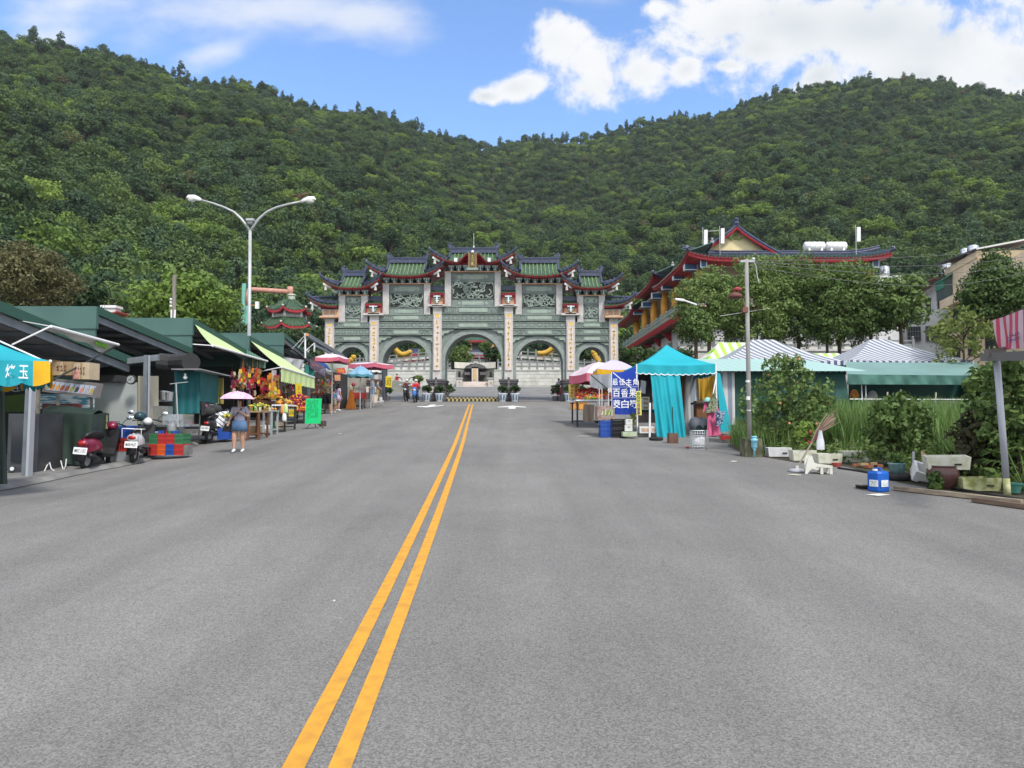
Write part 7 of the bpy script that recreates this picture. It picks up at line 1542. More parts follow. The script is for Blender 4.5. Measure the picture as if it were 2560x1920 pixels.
mb=MB();mb.bb(P(1742,1060,23.2),P(1760,1003,23.6));mb.bb(P(1734,1011,23.1),P(1762,1007,23.5),1);mb.solo('brown_shelf',[mk('brown_boards',(.18,.08,.03)),DARK],'brown shelf with black top in front of the ochre backcloth','shelf')
BLU=mk('royal_blue_banner',(.008,.045,.36),(.006,.035,.28),scale=1,rough=.5);t=thing('banner','large royal blue banner with three rows of white Chinese characters','banner',P(1561,1038,21.6));A_,B_,C_,D_=P(1529,929,21.75),P(1595,911,21.6),P(1594,1037,21.6),P(1530,1036,21.75)
mb=MB();f=lambda u,v:A_.lerp(B_,u).lerp(D_.lerp(C_,u),v)+V3((0,-.05*math.sin(u*7+2*v)*(1-abs(2*v-1)),-.10*math.sin(math.pi*u)*(1-v)))
mb.grid(lambda u,v:tuple(f(u,v)),16,10);mb.part('cloth',BLU,t,True);mb=MB();xa=(B_-A_);xa.z=0;xa.normalize()
for row,(s_,y,x0,dx,sz) in enumerate((('最佳主角',955,1538,17.0,.20),('百香果',982,1541,20.5,.255),('茭白筍',1010,1542,20.5,.255))):
 for i,ch in enumerate(s_):put_text(mb,ch,P(x0+dx*i,y,21.57),xa,(0,0,1),sz*.86,sz,stroke=.012)
mb.part('lettering',PLW,t);mb=MB();[mb.bar(P(1531,y,21.58),P(1594,y-1,21.55),.012,.008) for y in(968,995)];mb.tube([P(1532,931,21.5),P(1578,970,21.45)],.014,5);mb.tube([P(1529,930,21.7),P(1530,1040,21.7)],.012,5);mb.part('line',PLW,t)
t=thing('vertical_sign','narrow yellow vertical sign with green and purple characters at the tent pole','sign',P(1597,1038,21.3));panel('board',[(1590,978,21.3),(1602,977,21.3),(1604,1038,21.3),(1591,1038,21.3)],mk('pale_yellow_board',(.62,.56,.12)),-.015,par=t)
for j,s_ in enumerate(('茭白筍','百香果')):mb=MB();[put_text(mb,ch,P(1596.3+.15*(i+3*j),984+9.6*(i+3*j),21.26),(1,0,0),(0,0,1),.10,.10,stroke=.02) for i,ch in enumerate(s_)];mb.part('lettering',[mk('dark_green_paint',(.02,.12,.05)),mk('purple_paint',(.09,.02,.10))][j],t)
big_umbrella('big pale pink umbrella with rose valance over the right fruit stall',1416,1578,937,905,27,PINKW,PINKR,DKC,4,.30,rot=R(62),group='umbrellas of the right fruit stall')
t=big_umbrella('yellow-edged umbrella half hidden behind the blue banner',1468,1600,925,900,24.5,mk('lavender_canvas',(.42,.38,.56)),YELC,DKC,4,.18,rot=R(45),group='umbrellas of the right fruit stall')
cloth(P(1475,937,24),P(1529,935,23),P(1529,970,23),P(1476,968,24),mk('thin_white_cloth',(.46,.47,.49)),'white_sheet','thin white sheet hanging left of the blue banner','cloth',wave=.05,wn=2,nu=14);mb=MB();mb.tube([P(1478,938,23.5),P(1516,970,23)],.02,5);mb.solo('tent_strut',DARK,'dark diagonal strut in front of the thin white sheet','strut')
t,c=table('low fruit table with white trays under the pink umbrella',1440,1530,999,25.5,2.2,DARK,PLW,group='stall tables on the right side');heap('fruit_heap','long heap of orange and red fruit on the right fruit table','fruit',c+V3((.1,.3,0)),1.3,1.8,.32,['red','orange','crimson','orange'],170,.055,31,group='fruit heaps of the right stall',tilt=.35);heap('fruit_heap','small patch of green fruit at the front of the right fruit table','fruit',c+V3((-.1,-.8,0)),.5,.5,.12,['green','yellow'],36,.05,32,group='fruit heaps of the right stall')
c=G(1445,1024);[heap('fruit_box',lab,'fruit',V3((c.x+dx,c.y+dy,c.z+.3)),.45,.5,.2,cols,50,.055,sd,group='fruit heaps of the right stall') for dx,dy,cols,sd,lab in((-.1,.4,['orange','pale','purple'],33,'basket of mixed fruit below the yellow sign with red writing'),(.2,-.1,['orange','yellow'],34,'box of oranges at the corner of the right fruit stall'))]
mb=MB();mb.box((c.x-.1,c.y+.4,c.z+.15),(.5,.55,.3));mb.solo('fruit_carton',mk('orange_carton',(.58,.26,.05)),'orange carton under the mixed fruit','carton');mb=MB();mb.box((c.x+.28,c.y-.1,c.z+.15),(.5,.55,.3));mb.solo('fruit_carton',MATS['orange_carton'],'orange carton under the oranges','carton')
t=thing('price_sign','yellow board with red characters at the left end of the right fruit stall','sign',P(1434,996,27.5));panel('board',[(1421,961,27.5),(1447,961,27.5),(1449,995,27.5),(1422,995,27.5)],mk('cream_yellow_board',(.64,.52,.14)),-.02,par=t);mb=MB();scribble(mb,P(1435,978,27.45)-V3((0,.03,0)),(1,0,0),(0,0,1),.34,.46,4,2,14,0,.16,1);mb.part('writing',mk('orange_red_ink',(.5,.12,.02)),t)
cloth(P(1460,1010,23.6),P(1486,1012,23.2),P(1484,1056,23.2),P(1457,1053,23.6),mk('brown_table_skirt',(.13,.10,.075)),'table_skirt','brown cloth skirt hanging at the front of the right fruit table','cloth',wave=.04)
t=thing('metal_cart','worn metal cart with rusty panel in front of the blue banner','cart',(P(1508,1050,22.4).x,22.7,gz(3,22.4)));panel('body',[(1487,1016,22.4),(1529,1016,22.4),(1529,1050,22.4),(1487,1050,22.4)],mk('rust_streaked_metal',(.36,.33,.31),(.26,.12,.08),scale=7,rough=.6,metal=.2),-.7,par=t);mb=MB();[mb.lathe([(.06,0),(.08,.12)],10,P(px,1015,22.6)) for px in(1494,1503)];mb.part('pots',STEEL,t);mb=MB();[mb.tube([P(px,970,22.5),P(px,1015,22.5)],.012,5) for px in(1498,1505,1521)];mb.part('uprights',PLW,t);mb=MB();[mb.lathe([(.05,-.03),(.05,.03)],8,P(px,1056,22.4)) for px in(1492,1524)];mb.part('wheel',DARK,t)
for i,(px,lab) in enumerate(((1507,'left of the two blue crates before the metal cart'),(1521,'right of the two blue crates before the metal cart'))):
 q=P(px,1076,21.4);g0=gz(q.x,21.4);crate('blue',(q.x,21.4+.1*i,g0),lab+', lower one',w=.17,h=.25,group='blue crates at the right stall');crate('blue',(q.x,21.4+.1*i,g0+.25),lab+', upper one',w=.17,h=.25,group='blue crates at the right stall')
mb=MB();rr=random.Random(8);[mb.tube([P(1505+4*k,1037,21.4),P(1509+4*k+rr.uniform(-3,4),1023+rr.uniform(-4,4),21.4)],[.03,.01],5,k%2) for k in range(7)];mb.solo('water_bamboo_shoots',[FRU['pale'],FRU['green']],'pale green vegetable shoots sticking out of the blue crates','vegetables')
q=P(1545,1080,21.3);[crate('black',(q.x,21.4,gz(q.x,21.4)+.28*k),('lower' if k==0 else 'upper')+' black crate under the blue banner',w=.34,h=.27,group='black crates under the banner') for k in(0,1)]
LITB=mk('white_carton',(.60,.60,.58),(.52,.52,.5),scale=4);PRN=mk('green_brown_print',(.34,.40,.14),(.3,.12,.05),scale=30,lo=.45,hi=.55)
def wbox(lab,x0,y0,x1,y1,d,pr=PRN,dep=.3,slot=False):
 a,b=P(x0,y1,d),P(x1,y0,d);t=thing('carton',lab,'carton',((a.x+b.x)/2,d+dep/2,a.z),0,'white cartons at the right stall');mb=MB();mb.bb((a.x,d,a.z),(b.x,d+dep,b.z));mb.part('box',LITB,t);mb=MB();w,h=b.x-a.x,b.z-a.z
 mb.box(((a.x+b.x)/2,d-.004,(a.z+b.z)/2+(h*.2 if slot else 0)),(w*(.35 if slot else.66),.006,h*(.1 if slot else.5)));mb.part('print',DARK if slot else pr,t)
for i in range(3):wbox(['bottom','middle','top'][i]+' white fruit carton of the stack right of the vertical yellow sign',1606,1014-11*i,1624,1024.5-11*i,22.2)
wbox('white carton with dark handle slot, lower one in front of the black crates',1563,1063,1581,1078,21.0,slot=True);wbox('white carton with dark handle slot, upper one in front of the black crates',1565,1048,1581,1062,21.0,slot=True)
wbox('long white printed carton on the ground at the tent pole',1599,1066,1627,1083,21.3,mk('brown_food_print',(.4,.2,.12),(.5,.4,.3),scale=20));wbox('shorter white printed carton right of the tent pole',1628,1066,1643,1082,21.5,MATS['brown_food_print'])
mb=MB();mb.bb(P(1557,1091,20.9),P(1588,1079,21.2));mb.solo('vegetable_tray',mk('green_glassy_tray',(.28,.36,.16),(.4,.44,.34),scale=9),'tray of green vegetables under the white handle-slot cartons','tray');mb=MB();mb.bb(P(1600,1057,22.3),P(1640,1028,22.8));mb.bb(P(1600,1030,22.25),P(1642,1024,22.85),1);mb.solo('stall_counter',[mk('brown_counter',(.16,.12,.10)),DGT],'brown counter inside the turquoise tent behind the cartons','counter')
c=P(1572,1050,21.5);mb=MB();rr=random.Random(2);[leafy(mb,c+V3((rr.uniform(-.1,.15),0,rr.uniform(-.2,.15))),.1,14,.06,rr) for k in range(6)];mb.solo('vegetable_bundle',YLF,'yellowish leafy bundle hanging behind the handle-slot cartons','vegetables')
cloth(P(1601,950,21.9),P(1615,953,22),P(1613,985,22),P(1599,980,21.9),mk('clear_bag',(.5,.5,.54)),'plastic_bag','crumpled translucent bag hanging at the blue banner edge','bag',wave=.05)
tent('striped_tent','blue and white striped tent right of the concrete pole',8.0,12.75,27,31.5,3.94,5.0,GWS2,NWS,.16,.42,group='striped tents',wave=.02,side=0);tent('striped_tent','blue and white striped tent farther right, over the green tarpaulin',12.95,17.7,27.2,32,3.98,5.05,GWS2,NWS,.18,.34,group='striped tents',wave=.02)
tent('striped_tent','lime and white striped tent behind the concrete pole',8.4,13.6,31.5,35.5,4.1,5.35,LGS,LGS,.15,1.2,group='striped tents',wave=.02);tent('striped_tent','low lime and white tent glimpsed between the two striped tents',13.4,17.5,33.5,37,4.2,5.0,LGS,LGS,.15,.8,group='striped tents',wave=.02)
t=thing('mint_roof_shelter','shelter with mint corrugated roof and dark green tarpaulin walls behind the flowering shrub','shelter',(9.2,25,gz(9,25)))
mb=MB();a,b=P(1792,928,23.5),P(2171,931,23.5);mb.grid(lambda u,v:(a.x+(b.x-a.x)*u+(.0 if u<.5 else-.9*v),23.5+3.2*v,a.z+.68*v+.012*(int(round(u*120))%2)),120,3);mb.part('roof',MINT,t)
cloth(P(1797,930,23.9),P(1836,930,23.9),P(1838,1062,23.9),P(1803,1062,23.9),GWS,'striped_wall',par=t,wave=.02,wn=2,nu=16);cloth(P(1835,931,24),P(2112,931,24),P(2124,1040,23.8),P(1837,1052,24),DGT,'tarpaulin_wall',par=t,wave=.06,wn=4,nu=60,nv=10)
mb=MB();[mb.tube([(x,23.8,gz(x,24)),(x,23.8,a.z+.03)],.03,6) for x in(a.x+.15,)];mb.bb((b.x-.7,24.05,a.z-.2),(a.x+.5,24.15,a.z));mb.part('frame',INTER,t)
t=thing('green_awning_shelter','wide sea-green tarpaulin awning under the right striped tent','shelter',(14.5,26,gz(14,26)));SG=mk('sea_green_tarp',(.15,.255,.23),(.13,.22,.20),scale=1.2,rough=.65);SG2=mk('deep_sea_green_tarp',(.075,.19,.155),(.06,.15,.125),scale=1.5,rough=.65)
cloth(P(2114,905,26.5),P(2425,906,26.8),P(2462,939,24.6),P(2118,936,24.6),SG,'awning_sheet',par=t,sag=.02,nu=16);cloth(P(2118,936,24.6),P(2462,939,24.6),P(2464,962,24.7),P(2118,961,24.6),SG2,'awning_valance',par=t,wave=.05,wn=5,nu=50);cloth(P(2120,955,27),P(2462,955,27),P(2462,1030,27),P(2120,1030,27),DGT,'tarpaulin_wall',par=t,wave=.05,wn=4,nu=40);cloth(P(2425,906,26.8),P(2440,906,29),P(2475,1020,27),P(2464,1020,24.8),SG2,'side_sheet',par=t,wave=.05)
mb=MB();[mb.tube([P(px,960,24.8),P(px+2,1030,24.8)],.02,5) for px in(2154,2164)];mb.part('pole',PLW,t)
t=thing('garden_railing','thin grey railing and low boards behind the reeds','railing',P(2290,1030,23.5));mb=MB();mb.tube([P(2124,998,23.5),P(2470,999,23.5)],.02,5);mb.part('rail',POLE,t);mb=MB();mb.bb(P(2200,1032,23.6),P(2470,1002,23.65));mb.part('board',CONC,t);mb=MB();[mb.tube([P(px,y,23.5),P(px-3,1035,23.5)],.025,5) for px,y in((2219,980),(2252,974),(2340,981),(2457,982))];mb.part('stake',FRU['pale'],t)
mb=MB();c=P(2136,988,25.5);mb.lathe([(.1,-.15),(.15,0),(.1,.15),(.03,.22)],10,c);mb.solo('orange_jug',FRU['orange'],'orange jug in the dark opening at the left end of the sea-green awning','jug');mb=MB();c=P(2175,1000,25.5);mb.ball(c,(.3,.2,.2),8);mb.ball(c+V3((.1,0,.15)),(.18,.15,.2),8);mb.solo('plastic_sack',mk('dull_clear_plastic',(.3,.28,.28)),'clear plastic sack beside the orange jug','sack',smooth=True)
# concrete pole with lamp, wires
d=16.2;xp=P(1874,1100,d).x;g0=gz(xp,d);t=thing('utility_pole','leaning-lamp concrete utility pole standing in a mossy block beside the turquoise tent','pole',(xp,d,g0));CPOLE=mk('weathered_concrete_pole',(.34,.33,.31),(.22,.21,.20),scale=3,rough=.9,stretch=(1,1,.3))
mb=MB();top=P(1866,648,d);mb.tube([(xp,d,g0),tuple(top)],[.052,.042],12);mb.part('post',CPOLE,t,True);mb=MB();mb.bb((P(1856,1100,d).x,d-.2,g0-.05),(P(1898,1100,d).x,d+.2,P(0,1096,d).z));mb.part('footing',mk('mossy_concrete',(.16,.15,.10),(.06,.065,.03),scale=5,rough=.95),t)
mb=MB();[mb.tube([P(1869+k,y,d-.0),P(1869+k,y-h,d)],.053,12) for k,y,h in((1,956,5),(2,1000,9),(3,1027,2))];mb.part('paper_band',PLW,t);mb=MB();c=P(1862,775,d-.1);mb.box(c,(.12,.12,.12));mb.tube([c,P(1858,752,d-.1),P(1846,740,d-.1)],.012,5);mb.part('switch_box',mk('rusty_box',(.16,.07,.05)),t)
mb=MB();c=P(1838,735,d-.1);mb.lathe([(.17,-.09),(.15,-.02),(.06,.03),(.03,.09)],12,c,0);mb.lathe([(.09,.04),(.11,.1),(.03,.14)],10,c+V3((.05,0,.02)),1);mb.part('lamp_shade',[mk('rust_red_shade',(.13,.05,.04)),mk('faded_red_shade',(.30,.05,.05))],t,True)
mb=MB();mb.box(top+V3((.02,0,-.05)),(.32,.06,.05));mb.ball(top+V3((.16,0,0)),.04,6);mb.tube([top+V3((.15,0,-.03)),P(1890,665,d),P(1893,690,d),P(1897,706,d)],.012,4);mb.part('crossarm',POLE,t)
for i,(y0,y1,sag,lab) in enumerate(((653,636,.15,'uppermost wire from the concrete pole to the right'),(655,648,.35,'second wire from the concrete pole to the right'),(657,655,.55,'third wire from the concrete pole to the right'),(664,664,.8,'lowest sagging wire from the concrete pole to the right'))):
 a,b=P(1868,y0,d),P(2700,y1-30,26);mb=MB();mb.tube([a.lerp(b,k/14)-V3((0,0,sag*math.sin(math.pi*k/14))) for k in range(15)],.008,4);mb.solo('overhead_wire',mk('grey_wire',(.10,.10,.10)),lab,'wire',group='wires from the concrete pole')
mb=MB();[mb.tube([P(1800+30*k,790-4*k,45),P(1930+60*k,770-10*k,46)],.015,4) for k in range(1)];mb.tube([P(1742,762,44),P(1710,751,44)],.05,6);mb.tube([P(1710,751,44),P(1688,748,44)],[.09,.07],6);mb.solo('street_light',PLW,'white lamp arm poking out of the trees before the hall balcony','street lamp')
mb=MB();mb.tube([P(2068,848,50),P(2068,905,50)],.1,6);mb.box(P(2068,826,50),(.6,.3,.7));mb.solo('transformer_pole',BEAM,'grey pole with box between the trees above the striped tents','pole')
mb=MB();c=P(1886,1132,15.9);c.z=gz(c.x,15.9);mb.tube([c,c+V3((.0,0,.17)),c+V3((.0,0,.2))],[.018,.025,.045],8);mb.lathe([(.045,.2),(.065,.24),(.065,.36),(.08,.37),(.08,.41),(.05,.42),(.05,.44),(.06,.45),(.06,.48)],12,c);mb.solo('water_valve',mk('light_blue_plastic',(.20,.48,.60),rough=.5),'light blue plastic water valve against the mossy pole footing','valve',smooth=True)
# garden at the right
def blades(mb,x,y,z,n,h,spread,rr,w=.012,mi=2):
 for _ in range(n):
  a=rr.uniform(0,6.28);ln=h*rr.uniform(.6,1.15);bend=rr.uniform(.05,.5)*spread;bx,by=x+rr.gauss(0,.05),y+rr.gauss(0,.05);dx,dy=math.cos(a),math.sin(a);ww=w*rr.uniform(.7,1.3);px_,py_=-dy*ww,dx*ww;k=4;vs=[]
  for i in range(k+1):q=i/k;s=1-q*.9;ox,oy=dx*bend*q*q,dy*bend*q*q;zz=z+ln*(q-.18*bend*q**3);vs+=[(bx+ox+px_*s,by+oy+py_*s,zz),(bx+ox-px_*s,by+oy-py_*s,zz)]
  mb.add(vs,[(2*i,2*i+1,2*i+3,2*i+2) for i in range(k)],rr.randrange(mi))
REED=[leafmat('leaf_reed',(.085,.170,.044),(.17,.300,.088),(.30,.44,.16),.8,.1,.42),leafmat('leaf_reed_pale',(.08,.12,.03),(.14,.20,.05),(.22,.28,.08),.8,.1,.3)]
rr=random.Random(12);mb=MB()
for k in range(1700):
 y=16.2+6.2*rr.random();x=rr.uniform(8.0+(y-16)*.1,16.5);h=1.15 if y>17.5 else.95
 if x<9.2 and y<17.5:continue
 blades(mb,x,y,gz(x,y),8,h,1.1,rr,.019)
for k in range(150):y=rr.uniform(16.6,20);x=rr.uniform(5.4,6.9)+(y-16.6)*.2;blades(mb,x,y,gz(x,y),8,.75,.8,rr,.011)
for k in range(140):y=rr.uniform(12.6,14.6);x=rr.uniform(8.4,10.6);blades(mb,x,y,gz(x,y),8,.7,1.5,rr,.017)
tag(mb.solo('reeds',REED,None,None),kind='stuff')
mb=MB()
for k in range(420):
 y=11.2+6*rr.random();x=lerp_list(REDGE,y)+.72+2.4*rr.random()**1.3;leafy(mb,(x,y,gz(x,y)+rr.uniform(.04,.22)),rr.uniform(.1,.2),16,.045,rr,squash=.8,mi=rr.randrange(2))
tag(mb.solo('ground_cover',[LF['shrub'],REED[1]],None,None),kind='stuff')
def shrub(label,px,pt,pb,w,d,leaf,n,per,size,seed,stems=5,dots=None,name='shrub',cat='shrub',flat=.5,cs=.16):
 x=X(px,d);g0=gz(x,d);zt_=Z(pt,d);zb_=max(g0,Z(pb,d));r=w/2/FPX*d;t=thing(name,label,cat,(x,d,g0));rr=random.Random(seed);mb=MB();H=zt_-zb_
 ctr=[]
 for k in range(n):
  q=rr.random();a=rr.uniform(0,6.28);w_=r*(.45+.65*math.sin(math.pi*min(1,q*.8+.15)))*math.sqrt(rr.random());p=V3((math.cos(a)*w_,math.sin(a)*w_*.7,zb_-g0+H*q));ctr.append(p);leafy(mb,p,cs*rr.uniform(.7,1.3),per,size,rr,flat=flat,asp=.62)
 mb.part('foliage',LF[leaf] if isinstance(leaf,str) else leaf,t,world=False);mb=MB()
 for k in range(stems):p=ctr[rr.randrange(len(ctr))];mb.tube([(rr.uniform(-.05,.05),0,0),(p.x*.4,p.y*.4,p.z*.5),tuple(p)],[.022,.016,.006],5)
 mb.part('stem',BARK,t,world=False)
 if dots:mb=MB();[mb.ball(p*1.06+V3((0,-.1,0)),.035,6) for p in ctr[:dots[1]]];mb.part(dots[2],dots[0],t,world=False)
 return t
shrub('tall flowering shrub with orange-pink blooms beside the concrete pole',1965,905,1088,200,17.3,'shrub',120,34,.055,1,8,(mk('salmon_bloom',(.62,.24,.15)),14,'bloom'),'flowering_shrub',cs=.2)
shrub('heart-leaved green shrub standing in front of the reeds',2245,1000,1130,140,14.3,'shrub',80,24,.06,2,6)
DPL=leafmat('leaf_purple_brown',(.020,.030,.012),(.050,.050,.022),(.085,.070,.040),2.5,.1);shrub('dark purple-brown leafy shrub left of the metal post',2448,1038,1195,120,12.0,DPL,90,24,.06,3,7)
shrub('leafy climber rising behind the metal post at the right edge',2535,905,1150,150,11.6,'shrub',110,22,.06,4,8);shrub('tall thin-leaved bush between the post and the sea-green awning',2470,915,1060,90,13.5,'shrub',60,20,.06,5,8)
shrub('small leafy plant between the tilted foam box and the brown pot',2328,1180,1222,30,11.25,'mid',14,14,.05,6,3,cs=.07);shrub('red-flowered plant behind the plastic bag broom',2012,1062,1110,46,15.4,'bright',22,18,.04,7,4,(mk('dark_red_bloom',(.36,.01,.05)),6,'bloom'),'flowering_plant','plant',cs=.1)
t=thing('palm_plant','fan-leaved palm plant at the right edge below the awning','plant',(X(2556,11.0),11.0,gz(7.8,11)));mb=MB();rr=random.Random(3)
for k in range(11):
 a=k*.57;e=V3((math.cos(a)*.35,math.sin(a)*.3,.45+.25*rr.random()))
 for j in range(9):an=(j-4)*.28;dv=V3((math.cos(a+an),math.sin(a+an)*.8,.25-.06*abs(j-4))).normalized()*.38;s=V3((-dv.y,dv.x,0)).normalized()*.02;mb.add([e,e+dv*.5+s,e+dv+V3((0,0,-.08)),e+dv*.5-s],[(0,1,2,3)])
 mb.tube([(0,0,0),tuple(e)],.008,4)
mb.part('fronds',LF['mid'],t,world=False)
FOAM=mk('dirty_foam',(.60,.59,.50),(.40,.40,.26),scale=6,rough=.9,lo=.45,hi=.75);FOAMW=mk('white_foam',(.66,.66,.66),(.56,.56,.54),scale=5,rough=.85);FOAMM=mk('mossy_foam',(.46,.46,.26),(.20,.22,.07),scale=9,rough=.95)
def foam(lab,c,w,dp,h,m,rz=0,rx=0,ry=0,soil=True):
 t=thing('foam_box',lab,'foam box',c,0,'foam boxes along the garden edge');t.rotation_euler=(rx,ry,rz);mb=MB();k=.04;vs=[]
 for(a,b,z) in((w*.46,dp*.46,0),(w/2,dp/2,h),(w/2-k,dp/2-k,h),(w*.46-k,dp*.46-k,k)):vs+=[(-a,-b,z),(a,-b,z),(a,b,z),(-a,b,z)]
 mb.add(vs,[(3,2,1,0),(12,13,14,15)]+[(4*r+i,4*r+(i+1)%4,4*r+4+(i+1)%4,4*r+4+i) for r in range(3) for i in range(4)]);mb.part('shell',m,t,world=False)
 mb=MB();mb.box((w*.2,-dp*.487+.0,h*.42),(.1,.02,.025));mb.part('slot',DARK,t,world=False)
 if soil:mb=MB();mb.box((0,0,h*.75),(w*.88,dp*.86,.02));mb.part('earth',SOIL,t,world=False)
def gp_(px,py,dz=0):q=G(px,py);return V3((q.x,q.y,q.z+dz))
for px,py,w,h,m,rz,lab in((1954,1142,.52,.2,FOAMW,-.12,'white foam box first from the left along the garden edge'),(2016,1152,.5,.22,FOAM,-.1,'dirty foam box second from the left along the garden edge'),(2079,1159,.5,.2,FOAM,-.06,'dirty foam box third from the left, behind the broken chair'),(2141,1156,.46,.23,FOAM,-.05,'dirty foam box fourth from the left along the garden edge')):foam(lab,gp_(px,py)+V3((0,.2,0)),w,.36,h,m,rz)
foam('mossy foam planter between the brown pot and the metal post',gp_(2462,1228)+V3((0,.2,0)),.58,.36,.2,FOAMM,-.1)
foam('white foam box tipped on its corner left of the brown pot',gp_(2318,1207)+V3((0,.1,.05)),.46,.36,.2,FOAMW,-.2,.55,.35,False);foam('cream foam box balanced on the rim of the brown pot',P(2366,1171,11.5),.62,.4,.2,FOAM,-.35,.05,-.02,False)
mb=MB();c=gp_(2178,1158);mb.ball(c+V3((0,.1,.07)),(.08,.06,.1),6);mb.solo('foam_chunk',FOAM,'broken foam chunk at the right end of the four boxes','foam piece');mb=MB();c=gp_(2091,1167);mb.lathe([(.07,0),(.09,.08),(.08,.08),(.06,.02)],10,c);mb.solo('red_pot',mk('brick_red_plastic',(.34,.07,.05)),'small red pot in front of the third foam box','pot')
mb=MB();[mb.box(gp_(2150+14*k,1167+2*(k%3))+V3((0,.1,.03+.03*(k%2))),(.2,.1,.05),k%2,rz=.3*k) for k in range(5)];mb.solo('broken_bricks',[mk('brick_red',(.26,.10,.05)),WOODL],'broken bricks and wood scraps before the fourth foam box','bricks')
c=gp_(2196,1228);t=thing('jerry_can','blue plastic jerry can standing on the road edge','jerry can',c,.5);BCAN=mk('blue_can_plastic',(.008,.10,.44),(.006,.085,.38),scale=3,rough=.4);mb=MB();w,dp,h=.27,.25,.31
lev=[(0,.94),(.02,1),(h*.48,1),(h*.5,.98),(h*.52,1),(h*.9,1),(h,.86)];vs=[];nn=16
for z,s in lev:
 for k in range(nn):a=6.2832*(k+.5)/nn;cx,sy=math.cos(a),math.sin(a);q=1/max(abs(cx),abs(sy))**.82;vs.append((cx*q*w/2*s,sy*q*dp/2*s,z))
mb.add(vs,[tuple(range(nn))[::-1],tuple(range(6*nn,7*nn))]+[(r*nn+k,r*nn+(k+1)%nn,(r+1)*nn+(k+1)%nn,(r+1)*nn+k) for r in range(6) for k in range(nn)]);mb.part('can',BCAN,t,world=False)
mb=MB();mb.bar((-.1,-.05,h),(-.1,.05,h+.0),.03,.02);mb.tube([(.0,-.07,h-.01),(.0,-.05,h+.04),(0,.05,h+.04),(0,.07,h-.01)],.016,6);mb.part('handle',BCAN,t,world=False);mb=MB();mb.lathe([(.035,h-.01),(.035,h+.035)],12,(-.07,.0,0));mb.part('cap',PLW,t,world=False)
mb=MB();mb.box((-.03,-dp/2-.004,h*.42),(.16,.008,.1));mb.box((-w/2-.004,-.02,h*.42),(.008,.14,.1));mb.part('label',PLW,t,world=False);mb=MB();scribble(mb,(-.03,-dp/2-.009,h*.42),(1,0,0),(0,0,1),.13,.075,4,5,2,0,.2);scribble(mb,(-w/2-.009,-.02,h*.42),(0,-1,0),(0,0,1),.1,.07,3,4,3,0,.2);mb.part('label_print',mk('teal_print',(.05,.25,.25)),t,world=False)
mb=MB();c=gp_(2160,1221);mb.lathe([(.1,0),(.12,.05),(.11,.05),(.09,.01)],14,c,sx=1.1);mb.solo('black_tray',CRM['black'],'shallow black tray left of the blue jerry can','tray')
c=gp_(2042,1184);t=thing('broken_chair','white broken plastic child chair lying at the garden edge','chair',c,-.2);CH=mk('cream_plastic',(.64,.63,.56),(.56,.55,.46),scale=4,rough=.5)
mb=MB();mb.grid(lambda u,v:(-.2+.12*u*(1-v)+.02,-.13+.26*v,.03+.27*math.sin(math.pi*(.12+.76*v))*u),5,10);mb.prism([(-.23,0),(-.19,.0),(-.12,.1),(0,.07),(.05,.16),(-.06,.2),(-.1,.33),(-.16,.33),(-.2,.18)],-.13,-.11,'y');mb.prism([(-.2,0),(-.16,0),(-.09,.11),(.02,.08),(.06,.17),(-.06,.21),(-.1,.33),(-.16,.33),(-.19,.2)],.12,.14,'y');mb.part('backrest',CH,t,world=False)
mb=MB();mb.prism([(-.03,.13),(.24,.11),(.25,.15),(.0,.18)],-.14,.14,'y');mb.part('seat',CH,t,world=False)
for x,y in((.22,-.12),(.22,.12),(.06,-.12),(.06,.12)):mb=MB();mb.box((x,y,.07),(.05,.04,.14),taper=.8);mb.part('leg',CH,t,world=False)
c=gp_(1993,1180);mb=MB();mb.lathe([(.155,0),(.16,.02),(.15,.05),(.12,.06),(.03,.07),(.03,.12),(.02,.12)],20,c);mb.solo('parasol_stand',mk('grey_plastic',(.34,.35,.36)),'round grey umbrella foot holding the besom broom','umbrella base',smooth=True)
t=thing('besom_broom','twig besom broom leaning in the grey umbrella foot','broom',c);a,b,e=c+V3((0,0,.08)),P(2048,1075,13.4),P(2078,1042,13.4);mb=MB();mb.tube([a,b],[.013,.016],6);mb.part('handle',mk('pale_stick',(.34,.29,.23),(.25,.2,.16),scale=8),t);mb=MB();rr=random.Random(6);s=a.lerp(b,.72)
for k in range(70):o=V3((rr.gauss(0,.03),rr.gauss(0,.03),rr.gauss(0,.03)));mb.tube([s+o*.3,b+o*.8,b.lerp(e,rr.uniform(.7,1.1))+o*2.2+V3((rr.uniform(0,.06),0,0))],[.006,.005,.002],3,k%2)
mb.part('twigs',[mk('red_brown_twig',(.22,.12,.09)),mk('pale_twig',(.36,.28,.21))],t)
mb=MB();c=P(2051,1100,13.3);mb.grid(lambda u,v:(c.x+(.012+.062*min(1,v*1.6)**.8)*math.cos(u*6.283)*(1+.2*math.sin(u*25)),c.y+.05*math.sin(u*6.283),c.z+.18-.36*v),20,8);mb.solo('plastic_bag',mk('white_bag_film',(.62,.62,.64),(.5,.5,.55),scale=8),'white plastic bag tied to the besom broom','bag',smooth=True)
